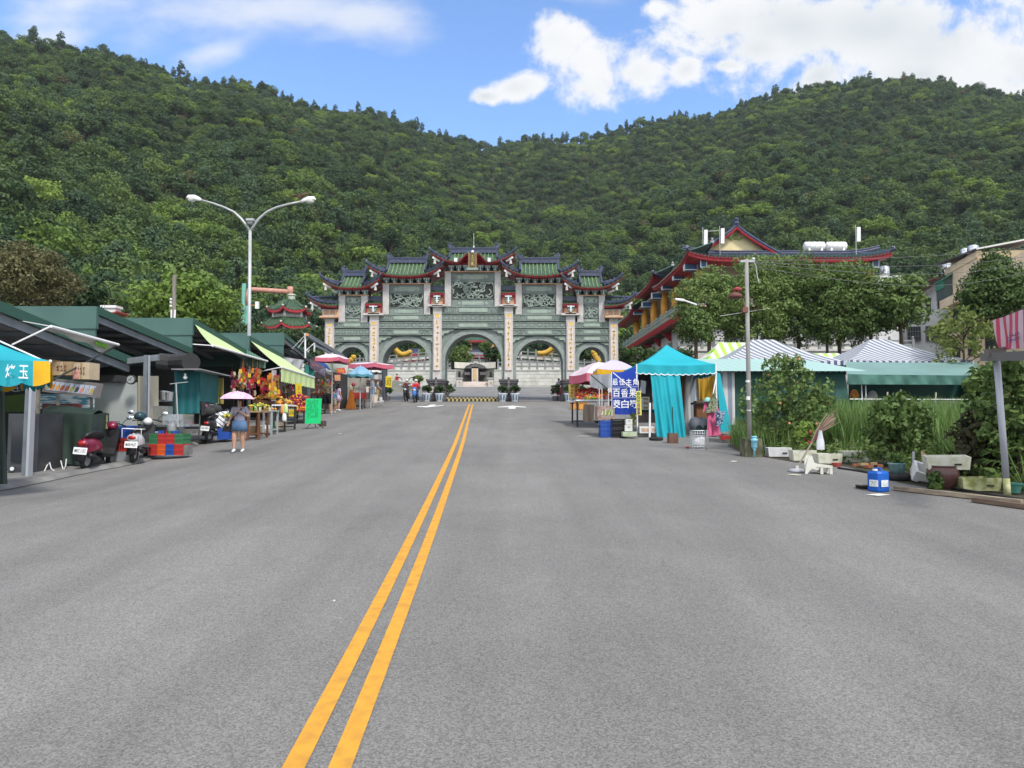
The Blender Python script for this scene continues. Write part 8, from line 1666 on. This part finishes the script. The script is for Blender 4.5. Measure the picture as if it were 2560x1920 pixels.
c=gp_(2255,1203);mb=MB();mb.lathe([(.1,.02),(.15,0),(.2,.03),(.21,.08),(.18,.13),(.1,.13)],20,c+V3((0,.15,0)));mb.solo('old_tyre',MATS['black_tyre'],'old black tyre under the teal tub','tyre',smooth=True);t=thing('plastic_tub','teal plastic tub with plants standing on the old tyre','tub',c+V3((0,.15,.13)));mb=MB();mb.lathe([(.11,0),(.135,.15),(.15,.155),(.15,.17),(.13,.165),(.1,.05)],18);mb.part('tub',mk('worn_teal_plastic',(.10,.25,.25),(.26,.36,.35),scale=14),t,True,False);mb=MB();rr=random.Random(2);[leafy(mb,(rr.uniform(-.1,.1),rr.uniform(-.1,.1),.2+.12*rr.random()),.07,14,.04,rr) for k in range(9)];mb.part('foliage',LF['mid'],t,world=False)
c=gp_(2377,1224);t=thing('clay_pot','large glazed brown clay pot at the garden edge','pot',c+V3((0,.2,0)));mb=MB();mb.lathe([(.14,0),(.15,.01),(.205,.12),(.235,.23),(.22,.31),(.195,.345),(.21,.355),(.21,.37),(.185,.365),(.18,.3),(.1,.05)],26);mb.part('body',mk('brown_glaze',(.105,.045,.042),(.07,.03,.028),scale=3,rough=.35,spec=.5),t,True,False)
mb=MB();mb.lathe([(.09,0),(.11,.2),(.12,.2),(.12,.215),(.1,.21)],14,gp_(2430,1210)+V3((0,.45,.0)));mb.lathe([(.108,.1),(.113,.12)],14,gp_(2430,1210)+V3((0,.45,.0)));mb.solo('white_bucket',PLW,'white bucket behind the brown pot','bucket');mb=MB();mb.lathe([(.07,0),(.1,.12),(.12,.13),(.12,.15),(.1,.14),(.06,.02)],16,gp_(2537,1232));mb.solo('green_basin',mk('sea_green_plastic',(.06,.20,.16)),'green plastic basin right of the metal post','basin');mb=MB();mb.lathe([(.06,0),(.09,.14),(.08,.14)],12,gp_(2557,1222));mb.solo('red_bucket',mk('dark_red_plastic',(.24,.03,.03)),'dark red pot at the right edge behind the green basin','pot')
mb=MB();a=gp_(2281,1200);mb.tube([a,P(2284,1129,a.y)],.022,8);mb.solo('grey_pipe',POLE,'upright grey plastic pipe beside the teal tub','pipe');panel('leaning_board',[(2302,1128,12.6),(2316,1138,12.6),(2316,1160,12.5),(2304,1158,12.5)],WOODL,-.02,'weathered board leaning behind the tilted foam box','board')
def plank(px0,py0,px1,py1,w,h,m,lab):a,b=gp_(px0,py0),gp_(px1,py1);mb=MB();mb.bar(a+V3((0,0,h/2+.01)),b+V3((0,0,h/2+.01)),w,h);mb.solo('timber_plank',m,lab,'plank',group='planks on the road edge')
GTIM=mk('grey_weathered_timber',(.30,.25,.18),(.16,.12,.09),scale=7,rough=.95,stretch=(.5,.5,3));plank(2238,1226,2556,1262,.13,.06,GTIM,'long grey timber plank lying along the garden edge');plank(2434,1256,2640,1284,.11,.06,mk('dark_wet_timber',(.15,.10,.07),(.09,.06,.045),scale=7,stretch=(.5,.5,3)),'shorter dark timber plank at the right edge of the picture')
mb=MB();mb.tube([gp_(x,y,.02) for x,y in((2095,1172),(2150,1180),(2235,1196),(2300,1208),(2400,1226),(2490,1242),(2620,1262))],.02,6);mb.solo('black_hose',CRM['black'],'black hose running along the garden edge','hose')
mb=MB();q=gp_(1925,1128);mb.lathe([(.22,0),(.27,.1),(.3,.1),(.3,.125),(.27,.125),(.2,.02)],20,q+V3((0,.2,.02)),0,sy=.7);mb.solo('grey_basin',mk('dull_grey_basin',(.22,.22,.23),(.4,.4,.4),scale=2),'wide grey basin right of the pole footing','basin');mb=MB();q=gp_(1968,1130);mb.tube([q+V3((-.15,.35,.12)),q+V3((.15,.35,.08))],.05,8);mb.solo('lime_tube',mk('lime_plastic',(.34,.52,.03)),'lime green plastic tube behind the first foam boxes','tube')
mb=MB();a,b=gp_(1778,1105),gp_(1852,1112);mb.bar(a+V3((0,.6,.06)),b+V3((0,.5,.06)),.5,.14);mb.solo('concrete_slab',CONC,'low concrete slab between the wire basket and the pole footing','slab');mb=MB();q=P(1815,1088,19.5);mb.box((q.x+.1,19.6,gz(q.x,19.6)+.14),(.42,.3,.12));mb.solo('red_tray',CRM['red'],'red plastic tray on the slab beside the turquoise curtain','tray')
q=gp_(1753,1124);q.y+=.2;t=thing('wire_basket','cylindrical grey wire litter basket before the turquoise tent','basket',q);mb=MB();r0,r1,h=.24,.215,.47
for k in range(22):a=6.283*k/22;mb.tube([(r0*math.cos(a),r0*math.sin(a),.01),(r1*math.cos(a),r1*math.sin(a),h)],.006,4)
for k in range(8):r_=r0+(r1-r0)*k/7;mb.tube([(r_*math.cos(6.283*j/20),r_*math.sin(6.283*j/20),.01+(h-.01)*k/7) for j in range(21)],.012 if k==7 else.006,4)
mb.part('wire_cage',STEEL,t,world=False);mb=MB();mb.ball((0,0,.15),(.17,.17,.15),10);mb.ball((.05,-.06,.24),(.1,.1,.08),8);mb.part('rubbish_bag',FOAMW,t,True,False)
q=gp_(1685,1109);t=thing('stick_block','rust-brown block holding an upright stick before the turquoise curtain','stick base',q+V3((0,.15,0)));mb=MB();mb.box((0,0,.14),(.25,.25,.28));mb.part('block',mk('rust_brown_block',(.17,.09,.06),(.10,.055,.04),scale=6,rough=.9),t,world=False);mb=MB();mb.tube([(.02,0,.26),(.0,0,1.0)],.014,6);mb.part('stick',DARK,t,world=False)
mb=MB();q=gp_(1643,1102);mb.lathe([(.1,.02),(.16,0),(.2,.03),(.2,.09),(.15,.11),(.1,.1)],20,q+V3((0,.15,0)),sy=.9);mb.solo('old_tyre',MATS['black_tyre'],'black tyre lying at the foot of the turquoise curtain','tyre',smooth=True);mb=MB();q=gp_(1719,1121);mb.ball(q+V3((0,0,.03)),(.06,.04,.03),6);mb.ball(q+V3((.07,0,.02)),(.03,.03,.02),6);mb.solo('red_scrap',MATS['brick_red_plastic'],'small red scrap on the road left of the wire basket','litter')
t=thing('canopy_post','leaning pale metal post carrying a pink striped canopy at the right edge','canopy',gp_(2519,1242));a=t.location.copy();b=P(2491,890,a.y);mb=MB();mb.tube([a,a+(b-a)*.13],.048,12,1);mb.tube([a+(b-a)*.13,b],.046,12,0);mb.part('post',[mk('pale_lilac_steel',(.44,.45,.50),(.38,.39,.43),scale=3,rough=.45,metal=.2),FOAMM],t,True)
mb=MB();d0=a.y;mb.bar(P(2462,893,d0+.5),P(2600,888,d0-2.2),.12,.12);mb.bar(P(2466,882,d0-.1),P(2510,876,d0-.1),.1,.1);mb.weld();mb.part('gutter_beam',mk('grey_brown_channel',(.16,.15,.14)),t)
PKS=stripes('pink_white_stripes',((.60,.46,.50),(.58,.07,.13)),.21,(.35,-.94,0),duty=.52);A_,B_,C_,D_=P(2486,800,d0+.2),P(2640,745,d0-1.9),P(2640,862,d0-1.9),P(2497,876,d0+.1)
cloth(A_,B_,C_,D_,PKS,'striped_valance',par=t,wave=.035,wn=2,nu=24);mb=MB();mb.grid(lambda u,v:tuple(A_.lerp(B_,u)+V3((1.6*v,.6*v,.5*v+.02))),6,4);mb.part('roof_sheet',AWN,t)
mb=MB();xa=(B_-A_);xa.z=0;xa.normalize();nn=V3((xa.y,-xa.x,0));c=A_.lerp(C_,.42)+nn*.07;c=P(2545,843,d0-.75);scribble(mb,c+nn*.06,xa,(0,0,1),.5,.12,2,5,4,0,.16,.9)
mb.part('printed_lettering',mk('purple_navy_print',(.06,.04,.16)),t)
# people
SKIN=mk('skin',(.50,.29,.20),(.45,.25,.17),scale=9,rough=.55)
def skin(name,vs,es,rs,m,par,sub=1):
 me=bpy.data.meshes.new(name);me.from_pydata([tuple(v) for v in vs],es,[]);o=bpy.data.objects.new(name,me);COL.objects.link(o)
 md=o.modifiers.new('s','SKIN');md.use_smooth_shade=True;sv=me.skin_vertices[0].data
 for q,r in zip(sv,rs):q.radius=r if isinstance(r,tuple) else(r,r)
 sv[0].use_root=True;o.modifiers.new('u','SUBSURF').levels=sub;bpy.context.view_layer.update()
 nm=bpy.data.meshes.new_from_object(o.evaluated_get(bpy.context.evaluated_depsgraph_get()));bpy.data.objects.remove(o);bpy.data.meshes.remove(me);nm.materials.clear();nm.materials.append(m);nm.polygons.foreach_set('use_smooth',[True]*len(nm.polygons));return link(name,nm,par)
def person(label,loc,rz,H,top,bot,hairm,arms=None,legs=None,bottom='shorts',hair='short',sleeve=.5,shoe=None,sit=False,slim=1.0,group=None,hem=.36):
 """faces -y; arms: (elbow, wrist) per side, legs: (knee, ankle) per side, all as parts of the height"""
 t=thing('person',label,'person',loc,rz,group);s=H;z0=0
 arms=arms or{-1:((-.135,.01,.63),(-.13,-.05,.50)),1:((.135,.01,.63),(.13,-.05,.50))};legs=legs or{-1:((-.055,-.01,.28),(-.055,.01,.045)),1:((.055,-.01,.28),(.055,.01,.045))}
 J=[((0,0,.52),(.092*slim,.066)),((0,0,.60),(.080*slim,.058)),((0,.005,.70),(.092*slim,.064)),((0,.005,.785),(.075,.048)),((0,0,.835),.031),((0,-.008,.875),(.040,.044)),((0,-.006,.925),(.050,.058)),((0,.0,.972),.036)]
 vs=[j[0] for j in J];rs=[j[1] for j in J];es=[(i,i+1) for i in range(7)]
 def add(p,r,k):vs.append(p);rs.append(r);es.append((k,len(vs)-1));return len(vs)-1
 for sd in(-1,1):
  e,w=arms[sd];a=add((sd*.098*slim,.005,.79),.036,3);b=add(e,.026,a);c=add(w,.018,b);d=(V3(w)-V3(e)).normalized();p=V3(w)+d*.035;k=add(tuple(p),(.022,.012),c);ax=d.orthogonal().normalized()
  for f in range(4):o=ax*(f-1.5)*.0105;q=add(tuple(p+d*.03+o),.0052,k);add(tuple(p+d*(.05+.006*(f in(1,2)))+o*1.1+V3((0,-.01,0))),.0045,q)
  q=add(tuple(V3(w)+d*.02-ax*.025),.006,c);add(tuple(V3(w)+d*.045-ax*.034),.005,q)
  kn,an=legs[sd];a=add((sd*.05,0,.50),.062*slim,0);b=add(kn,.042*slim,a);m_=V3(kn).lerp(V3(an),.35);c=add(tuple(m_+V3((0,.012,0))),.038*slim,b);d2=add(an,.022,c);add((an[0],an[1]-.065,an[2]-.022),(.022,.016),d2)
 sc_=lambda L_:[tuple(q*s for q in v) for v in L_];rsc=lambda L_:[tuple(q*s for q in r) if isinstance(r,tuple) else r*s for r in L_]
 skin('body',sc_(vs),es,rsc(rs),SKIN,t)
 tv=[(0,0,.545),(0,0,.60),(0,.005,.70),(0,.005,.78),(0,.003,.812)];tr=[(.105*slim,.078),(.094*slim,.070),(.104*slim,.076),(.086,.058),.040];te=[(0,1),(1,2),(2,3),(3,4)]
 for sd in(-1,1):sh=V3((sd*.098*slim,.005,.79));e=V3(arms[sd][0]);w=V3(arms[sd][1]);k=len(tv);tv+=[tuple(sh),tuple(sh.lerp(e,min(1,sleeve*1.6)))];tr+=[.047,.040];te+=[(3,k),(k,k+1)];
 if sleeve>.7:
  for sd in(-1,1):k=5+(0 if sd<0 else 2)+1;tv.append(tuple(V3(arms[sd][0]).lerp(V3(arms[sd][1]),.85)));tr.append(.027);te.append((k,len(tv)-1))
 skin('shirt',sc_(tv),te,rsc(tr),top,t)
 mb=MB()
 if bottom=='skirt':mb.lathe([(.108*slim*s,.575*s),(.122*slim*s,.5*s),(.138*slim*s,hem*s),(.125*slim*s,hem*s)],18,sy=.78)
 else:
  mb.lathe([(.100*slim*s,.58*s),(.112*slim*s,.52*s),(.10*slim*s,.47*s)],14,sy=.76)
  for sd in(-1,1):
   hp=V3((sd*.05,0,.52));kn,an=V3(legs[sd][0]),V3(legs[sd][1]);pts=[hp,hp.lerp(kn,.5),hp.lerp(kn,.95)] if bottom=='shorts' else[hp,kn,kn.lerp(an,.5),an];rr_=[.074,.066,.062] if bottom=='shorts' else[.072,.050,.042,.036];mb.tube([p*s for p in pts],[r*s*slim for r in rr_],12)
 mb.part('skirt' if bottom=='skirt' else 'trousers',bot,t,True,False)
 for sd in(-1,1):an=V3(legs[sd][1])*s;mb=MB();mb.tube([an+V3((0,.03*s,.0)),an+V3((0,.0,-.012*s)),an+V3((0,-.06*s,-.022*s)),an+V3((0,-.095*s,-.03*s))],[.022*s,.032*s,.030*s,.016*s],10,sq=.8);mb.part('shoe',shoe or PLW,t,True,False)
 mb=MB()
 if hair=='helmet':mb.ball((0,0,.935*s),(.072*s,.082*s,.07*s),14);mb.box((0,-.07*s,.925*s),(.10*s,.03*s,.02*s))
 elif hair=='cap':mb.ball((0,0,.945*s),(.058*s,.066*s,.045*s),12);mb.box((0,-.075*s,.945*s),(.08*s,.06*s,.008*s))
 else:
  mb.ball((0,.012*s,.942*s),(.058*s,.062*s,.055*s),12)
  if hair=='long':mb.tube([(0,.035*s,.94*s),(0,.045*s,.87*s),(0,.045*s,.77*s)],[.05*s,.055*s,.035*s],10);[mb.tube([(q*.05*s,.01*s,.93*s),(q*.055*s,-.005*s,.86*s),(q*.06*s,-.01*s,.79*s)],[.02*s,.022*s,.01*s],6) for q in(-1,1)]
 mb.part('helmet' if hair=='helmet' else 'cap' if hair=='cap' else 'hair',hairm,t,True,False)
 for q in(-1,1):mb=MB();mb.ball((q*.019*s,-.058*s,.925*s),.006*s,6);mb.part('eye',DARK,t,world=False);mb=MB();mb.ball((q*.05*s,.0,.915*s),(.006*s,.012*s,.018*s),6);mb.part('ear',SKIN,t,world=False)
 mb=MB();mb.tube([(0,-.056*s,.93*s),(0,-.068*s,.905*s)],[.004*s,.009*s],6);mb.part('nose',SKIN,t,world=False);mb=MB();mb.box((0,-.054*s,.886*s),(.026*s,.006*s,.006*s));mb.part('mouth',mk('lips',(.36,.10,.09)),t,world=False)
 return t
HAIRB=mk('black_hair',(.012,.010,.010),rough=.5);HAIRR=mk('auburn_hair',(.10,.02,.015),(.05,.012,.01),scale=9);DENIM=mk('denim',(.055,.115,.22),(.11,.19,.31),scale=4,rough=.85);CAMO=mk('brown_camouflage',(.34,.25,.15),(.16,.12,.07),scale=11,lo=.44,hi=.56)
def cl(n,*c):return mk(n,c,tuple(q*.8 for q in c),scale=5,rough=.85)
q=G(597,1131);WH=(1131-997)*q.y/FPX*1.03
person('woman in lilac top and denim skirt walking with a pink parasol',q,.1,WH,cl('lilac_knit',.42,.39,.48),DENIM,HAIRR,{-1:((-.14,.0,.65),(-.16,-.07,.55)),1:((.16,.0,.64),(.045,-.11,.72))},{-1:((-.075,-.05,.285),(-.075,-.04,.05)),1:((.055,.0,.28),(.06,.04,.05))},'skirt','long',.5,None,slim=1.12,hem=.385)
t=thing('parasol','pale pink parasol held by the woman in the denim skirt','parasol',q+V3((0,0,.65*WH)));cx,cy,hz=q.x-.01,q.y-.11*WH,q.z;zr=P(0,998,cy).z;zt_=P(0,978,cy).z;r_=44/FPX*cy;PKP=mk('pink_parasol_cloth',(.60,.40,.52),(.50,.22,.38),scale=16,lo=.58,hi=.66)
mb=MB();mb.lathe([(r_,zr),(r_*.97,zr+.02),(r_*.75,zr+(zt_-zr)*.52),(r_*.4,zr+(zt_-zr)*.86),(.015,zt_)],8,(cx,cy,0),cap=False);mb.part('canopy',PKP,t);mb=MB();mb.lathe([(r_*.96,zr),(r_*.7,zr+(zt_-zr)*.45),(.02,zt_-.04)],8,(cx,cy,0),cap=False);mb.part('lining',DARK,t);mb=MB();mb.tube([(cx+.045*WH,cy,hz+.70*WH),(cx,cy,zt_+.02)],.009,6);mb.part('shaft',POLE,t)
mb=MB();c=q+V3((-.20*WH,-.07*WH,.45*WH));mb.prism([(-.11,-.1),(.1,-.12),(.11,.08),(-.03,.1)],-.04,.04,'y',0,c);mb.tube([c+V3((0,0,.08)),q+V3((-.04*WH,-.1*WH,.66*WH)),q+V3((.07*WH,-.075*WH,.80*WH))],.012,5);mb.solo('shoulder_bag',mk('black_leather',(.015,.012,.015)),'black shoulder bag slung across the woman with the parasol','bag')
c=G(818,1034);person('man in camouflage shirt, black shorts and helmet, seen from behind at the left stalls',c,R(180),86/FPX*c.y,CAMO,mk('black_shorts',(.012,.012,.016)),mk('grey_white_helmet',(.4,.4,.4),(.1,.1,.1),scale=12),None,{-1:((-.075,-.01,.28),(-.09,.0,.045)),1:((.075,-.01,.28),(.09,.0,.045))},'shorts','helmet',.6,cl('tan_sandals',.45,.34,.26),slim=1.15)
c=G(845,1027);person('woman in short lilac dress standing beside the child at the left stalls',c,R(140),68/FPX*c.y,cl('pale_lilac_dress',.50,.40,.58),cl('pale_lilac_dress',.50,.40,.58),HAIRB,None,None,'skirt','long',.4);c=G(834,1032);person('child in light blue shirt and beige shorts next to the man in camouflage',c,R(170),60/FPX*c.y,cl('light_blue_shirt',.22,.40,.56),cl('beige_shorts',.52,.42,.30),HAIRB,{-1:((-.13,-.03,.63),(-.09,-.10,.68)),1:((.13,.01,.63),(.13,-.05,.52))},None,'shorts','short',.5)
c=G(944,1006);person('man in grey shirt and khaki trousers standing at the end of the flower stall',c,R(95),57/FPX*c.y,cl('grey_shirt',.19,.19,.21),cl('khaki_trousers',.24,.17,.07),HAIRB,{-1:((-.12,-.05,.64),(-.06,-.14,.60)),1:((.12,-.05,.64),(.06,-.14,.60))},None,'trousers','cap',.5);c=V3((c.x-.42,c.y+.5,gz(c.x,c.y+.5)));person('person in blue patterned shirt and jeans behind the man in grey',c,R(-60),1.62,cl('blue_pattern_shirt',.16,.28,.38),DENIM,HAIRB,{-1:((-.12,-.05,.64),(-.06,-.14,.60)),1:((.12,-.05,.64),(.06,-.14,.60))},None,'trousers','short',.5)
c=V3((X(992,69),69,gz(-9,69)));person('person in red shirt far behind on the plaza by the hoop rails',c,R(60),1.6,cl('red_shirt',.50,.03,.04),cl('pink_trousers',.5,.25,.25),HAIRB,bottom='trousers');c=V3((X(1397,56),56,gz(2,56)));person('person in white top and red skirt half hidden by the right wide-arch pedestal',c,R(200),1.62,cl('white_top',.6,.6,.6),cl('rose_skirt',.45,.06,.08),HAIRB,bottom='skirt',hem=.2)
# motor scooters
RUB=MATS['black_tyre'];BLKP=mk('black_plastic',(.016,.016,.018),rough=.35);TAIL=mk('red_tail_lens',(.35,.01,.01),rough=.2,spec=.6);MIRR=mk('bright_mirror',(.80,.82,.84),rough=.08,metal=1)
def scooter(label,loc,rz,paint,plate=None,rack=False,lean=.09):
 """forward is +y, stands at z 0"""
 t=thing('motor_scooter',label,'scooter',loc,rz,'motor scooters');t.rotation_euler[1]=lean;k=lambda mb,n,m,sm=False,p=None:mb.part(n,m,p or t,sm,False)
 for y in(-.58,.62):
  mb=MB();mb.tube([(0,y+.19*math.cos(a*.393),.24+.19*math.sin(a*.393)) for a in range(17)],.05,8);w=k(mb,'wheel',RUB,True);mb=MB();q=MB();q.lathe([(.13,-.03),(.15,0),(.13,.03)],14);mb.add([(v[2],y+v[0],.24+v[1]) for v in q.v],q.f);link('rim',mb.mesh('rim',POLE),w)
 mb=MB();mb.grid(lambda u,v:((.05+.11*math.sin(math.pi*min(1,.15+u*.75)))*math.cos(v*3.1416),-.86+.80*u,.52+.06*u*(1-u)*4-.03+(.20-.04*u)*max(0,math.sin(v*3.1416))**.6-.10*abs(math.cos(v*3.1416))),10,12);mb.ball((0,-.80,.58),(.13,.09,.11),10);k(mb,'rear_cowl',paint,True)
 mb=MB();mb.tube([(0,-.78,.74),(0,-.5,.775),(0,-.2,.75),(0,-.02,.70)],[.09,.145,.14,.08],12,sq=.42);k(mb,'seat',BLKP,True)
 mb=MB();mb.prism([(-.05,.28),(.36,.28),(.46,.40),(.56,.86),(.50,.88),(.38,.46),(.32,.34),(-.05,.36)],-.16,.16,'x');k(mb,'leg_shield',BLKP);mb=MB();mb.tube([(0,.64,.42),(0,.60,.60),(0,.54,.84),(0,.50,.98)],[.08,.15,.15,.10],10,sq=.7);k(mb,'front_cowl',BLKP if plate else paint,True);mb=MB();mb.tube([(0,.47,.92),(0,.43,1.0),(0,.40,1.03)],[.10,.11,.06],10);k(mb,'instrument_cowl',paint,True)
 mb=MB();mb.tube([(-.33,.36,.98),(-.14,.44,1.02),(.14,.44,1.02),(.33,.36,.98)],[.02,.014,.014,.02],8);k(mb,'handlebar',BLKP);mb=MB();mb.ball((0,.66,.86),(.10,.05,.07),10);k(mb,'headlight',mk('clear_lens',(.5,.52,.55),rough=.1,spec=.7),True)
 for s in(-1,1):
  mb=MB();mb.tube([(s*.22,.40,1.0),(s*.28,.40,1.10),(s*.36,.38,1.16)],.007,5);st=k(mb,'mirror',BLKP);mb=MB();mb.ball((s*.39,.37,1.18),(.075,.012,.05),12);link('mirror_glass',mb.mesh('mirror_glass',MIRR,True),st)
 mb=MB();mb.ball((0,-.875,.60),(.085,.03,.05),10);k(mb,'tail_light',TAIL,True);mb=MB();mb.prism([(-.80,.52),(-.72,.50),(-.84,.20),(-.90,.22)],-.09,.09,'x');mb.tube([(.14,-.3,.26),(.17,-.55,.28),(.17,-.84,.36)],[.04,.06,.055],10);mb.ball((-.08,-.35,.32),(.12,.3,.13),10);k(mb,'engine_and_mudguard',BLKP,True);mb=MB();mb.tube([(-.1,-.1,.2),(-.24,.02,.02)],.012,5);k(mb,'stand',POLE)
 if plate:
  mb=MB();mb.box((0,-.905,.44),(.27,.012,.145),rx=-.15);pl=k(mb,'licence_plate',PLW);mb=MB();put_text(mb,plate,(0,-.916,.44),(1,0,0),(0,.15,1),.22,.075,stroke=.012);link('plate_lettering',mb.mesh('plate_lettering',DARK),pl)
 if rack:
  mb=MB();
  for a,b in(((-.2,-.95,.80),(.2,-.95,.80)),((-.2,-.62,.80),(.2,-.62,.80)),((-.2,-.95,.80),(-.2,-.62,.80)),((.2,-.95,.80),(.2,-.62,.80)),((-.2,-.95,.80),(-.2,-.9,.6)),((.2,-.95,.80),(.2,-.9,.6)),((-.07,-.95,.8),(-.07,-.62,.8)),((.07,-.95,.8),(.07,-.62,.8))):mb.tube([a,b],.009,5)
  mb.weld();k(mb,'luggage_rack',PLW)
 return t
def at(px,py,fwd=.0):g=G(px,py);y=g.y+fwd;x=X(px,y);return V3((x,y,gz(x,y)))
scooter('metallic crimson scooter with plate MRC-1157 parked nearest at the left shops',at(250,1180,.7),R(6),mk('crimson_metallic',(.20,.008,.035),(.14,.007,.028),scale=3,rough=.25,spec=.6),'MRC·1157')
scooter('white scooter with rear rack and plate MAB-9627 parked left of the crates',at(354,1160,.6),R(14),mk('pearl_white_paint',(.52,.52,.52),rough=.25,spec=.6),'MAB·9627',True,.05)
sc3=scooter('black scooter draped with a striped towel behind the walking woman',at(545,1108,.6),R(-3),BLKP,'HJ·399');b_=sc3.location;cloth(b_+V3((-.05,-.35,.95)),b_+V3((.35,.0,.98)),b_+V3((.42,-.2,.45)),b_+V3((.1,-.55,.5)),stripes('towel_stripes',((.60,.60,.62),(.12,.12,.15)),.13,(.7,.3,.9),duty=.75),'towel','white towel with dark stripes draped over the black scooter','towel',wave=.05,wn=2)
mb=MB();mb.ball(b_+V3((-.12,-.45,.95)),(.26,.2,.17),9);mb.ball(b_+V3((.02,-.2,1.05)),(.2,.2,.15),9);mb.solo('black_bags',INTER,'black bags piled on the seat of the black scooter','bags',smooth=True);mb=MB();mb.ball(at(352,1160,1.05)+V3((0,0,1.08)),(.14,.16,.12),12);mb.solo('helmet',mk('dark_teal_helmet',(.02,.05,.06),rough=.2),'dark glossy helmet on the handlebar of the white scooter','helmet',smooth=True)
SIT={-1:((-.09,-.22,.47),(-.08,-.20,.24)),1:((.09,-.22,.47),(.08,-.20,.24))};GRIP={-1:((-.15,-.10,.66),(-.17,-.24,.66)),1:((.15,-.10,.66),(.17,-.24,.66))}
for px,py,m_,tm,lab,lab2 in((1036,1007,mk('bright_blue_paint',(.03,.16,.50),rough=.25,spec=.6),cl('red_shirt',.50,.03,.04),'bright blue scooter riding out through the left wide arch','rider in red shirt and helmet on the bright blue scooter'),(1013,1003,BLKP,cl('dark_maroon_shirt',.10,.03,.03),'black scooter riding just behind the bright blue one','rider in dark maroon shirt on the black scooter')):
 c=G(px,py) if px>1020 else V3((X(px,50.5),50.5,gz(-7,50.5)));c=V3((c.x,min(c.y,49.0) if px>1020 else c.y,0));c.x=X(px,c.y);c.z=gz(c.x,c.y);scooter(lab,c+V3((0,.6,0)),R(180),m_,lean=0);person(lab2,c+V3((0,.75,.03)),0,1.62,tm,cl('dark_trousers',.05,.05,.06),mk('white_helmet',(.5,.5,.5)),GRIP,SIT,'trousers','helmet',.9,DARK,sit=True)
# thin haze over the whole valley
hz=bpy.data.materials.new('haze_air');hz.use_nodes=True;nt=hz.node_tree;nt.nodes.clear();o_=nt.nodes.new('ShaderNodeOutputMaterial');pv_=nt.nodes.new('ShaderNodeVolumePrincipled');pv_.inputs['Color'].default_value=(.82,.90,1,1);pv_.inputs['Density'].default_value=.00010;nt.links.new(pv_.outputs[0],o_.inputs['Volume'])
mb=MB();mb.bb((-1700,-410,-12),(1700,1120,330));tag(link('haze',mb.mesh('haze',hz)),kind='stuff')
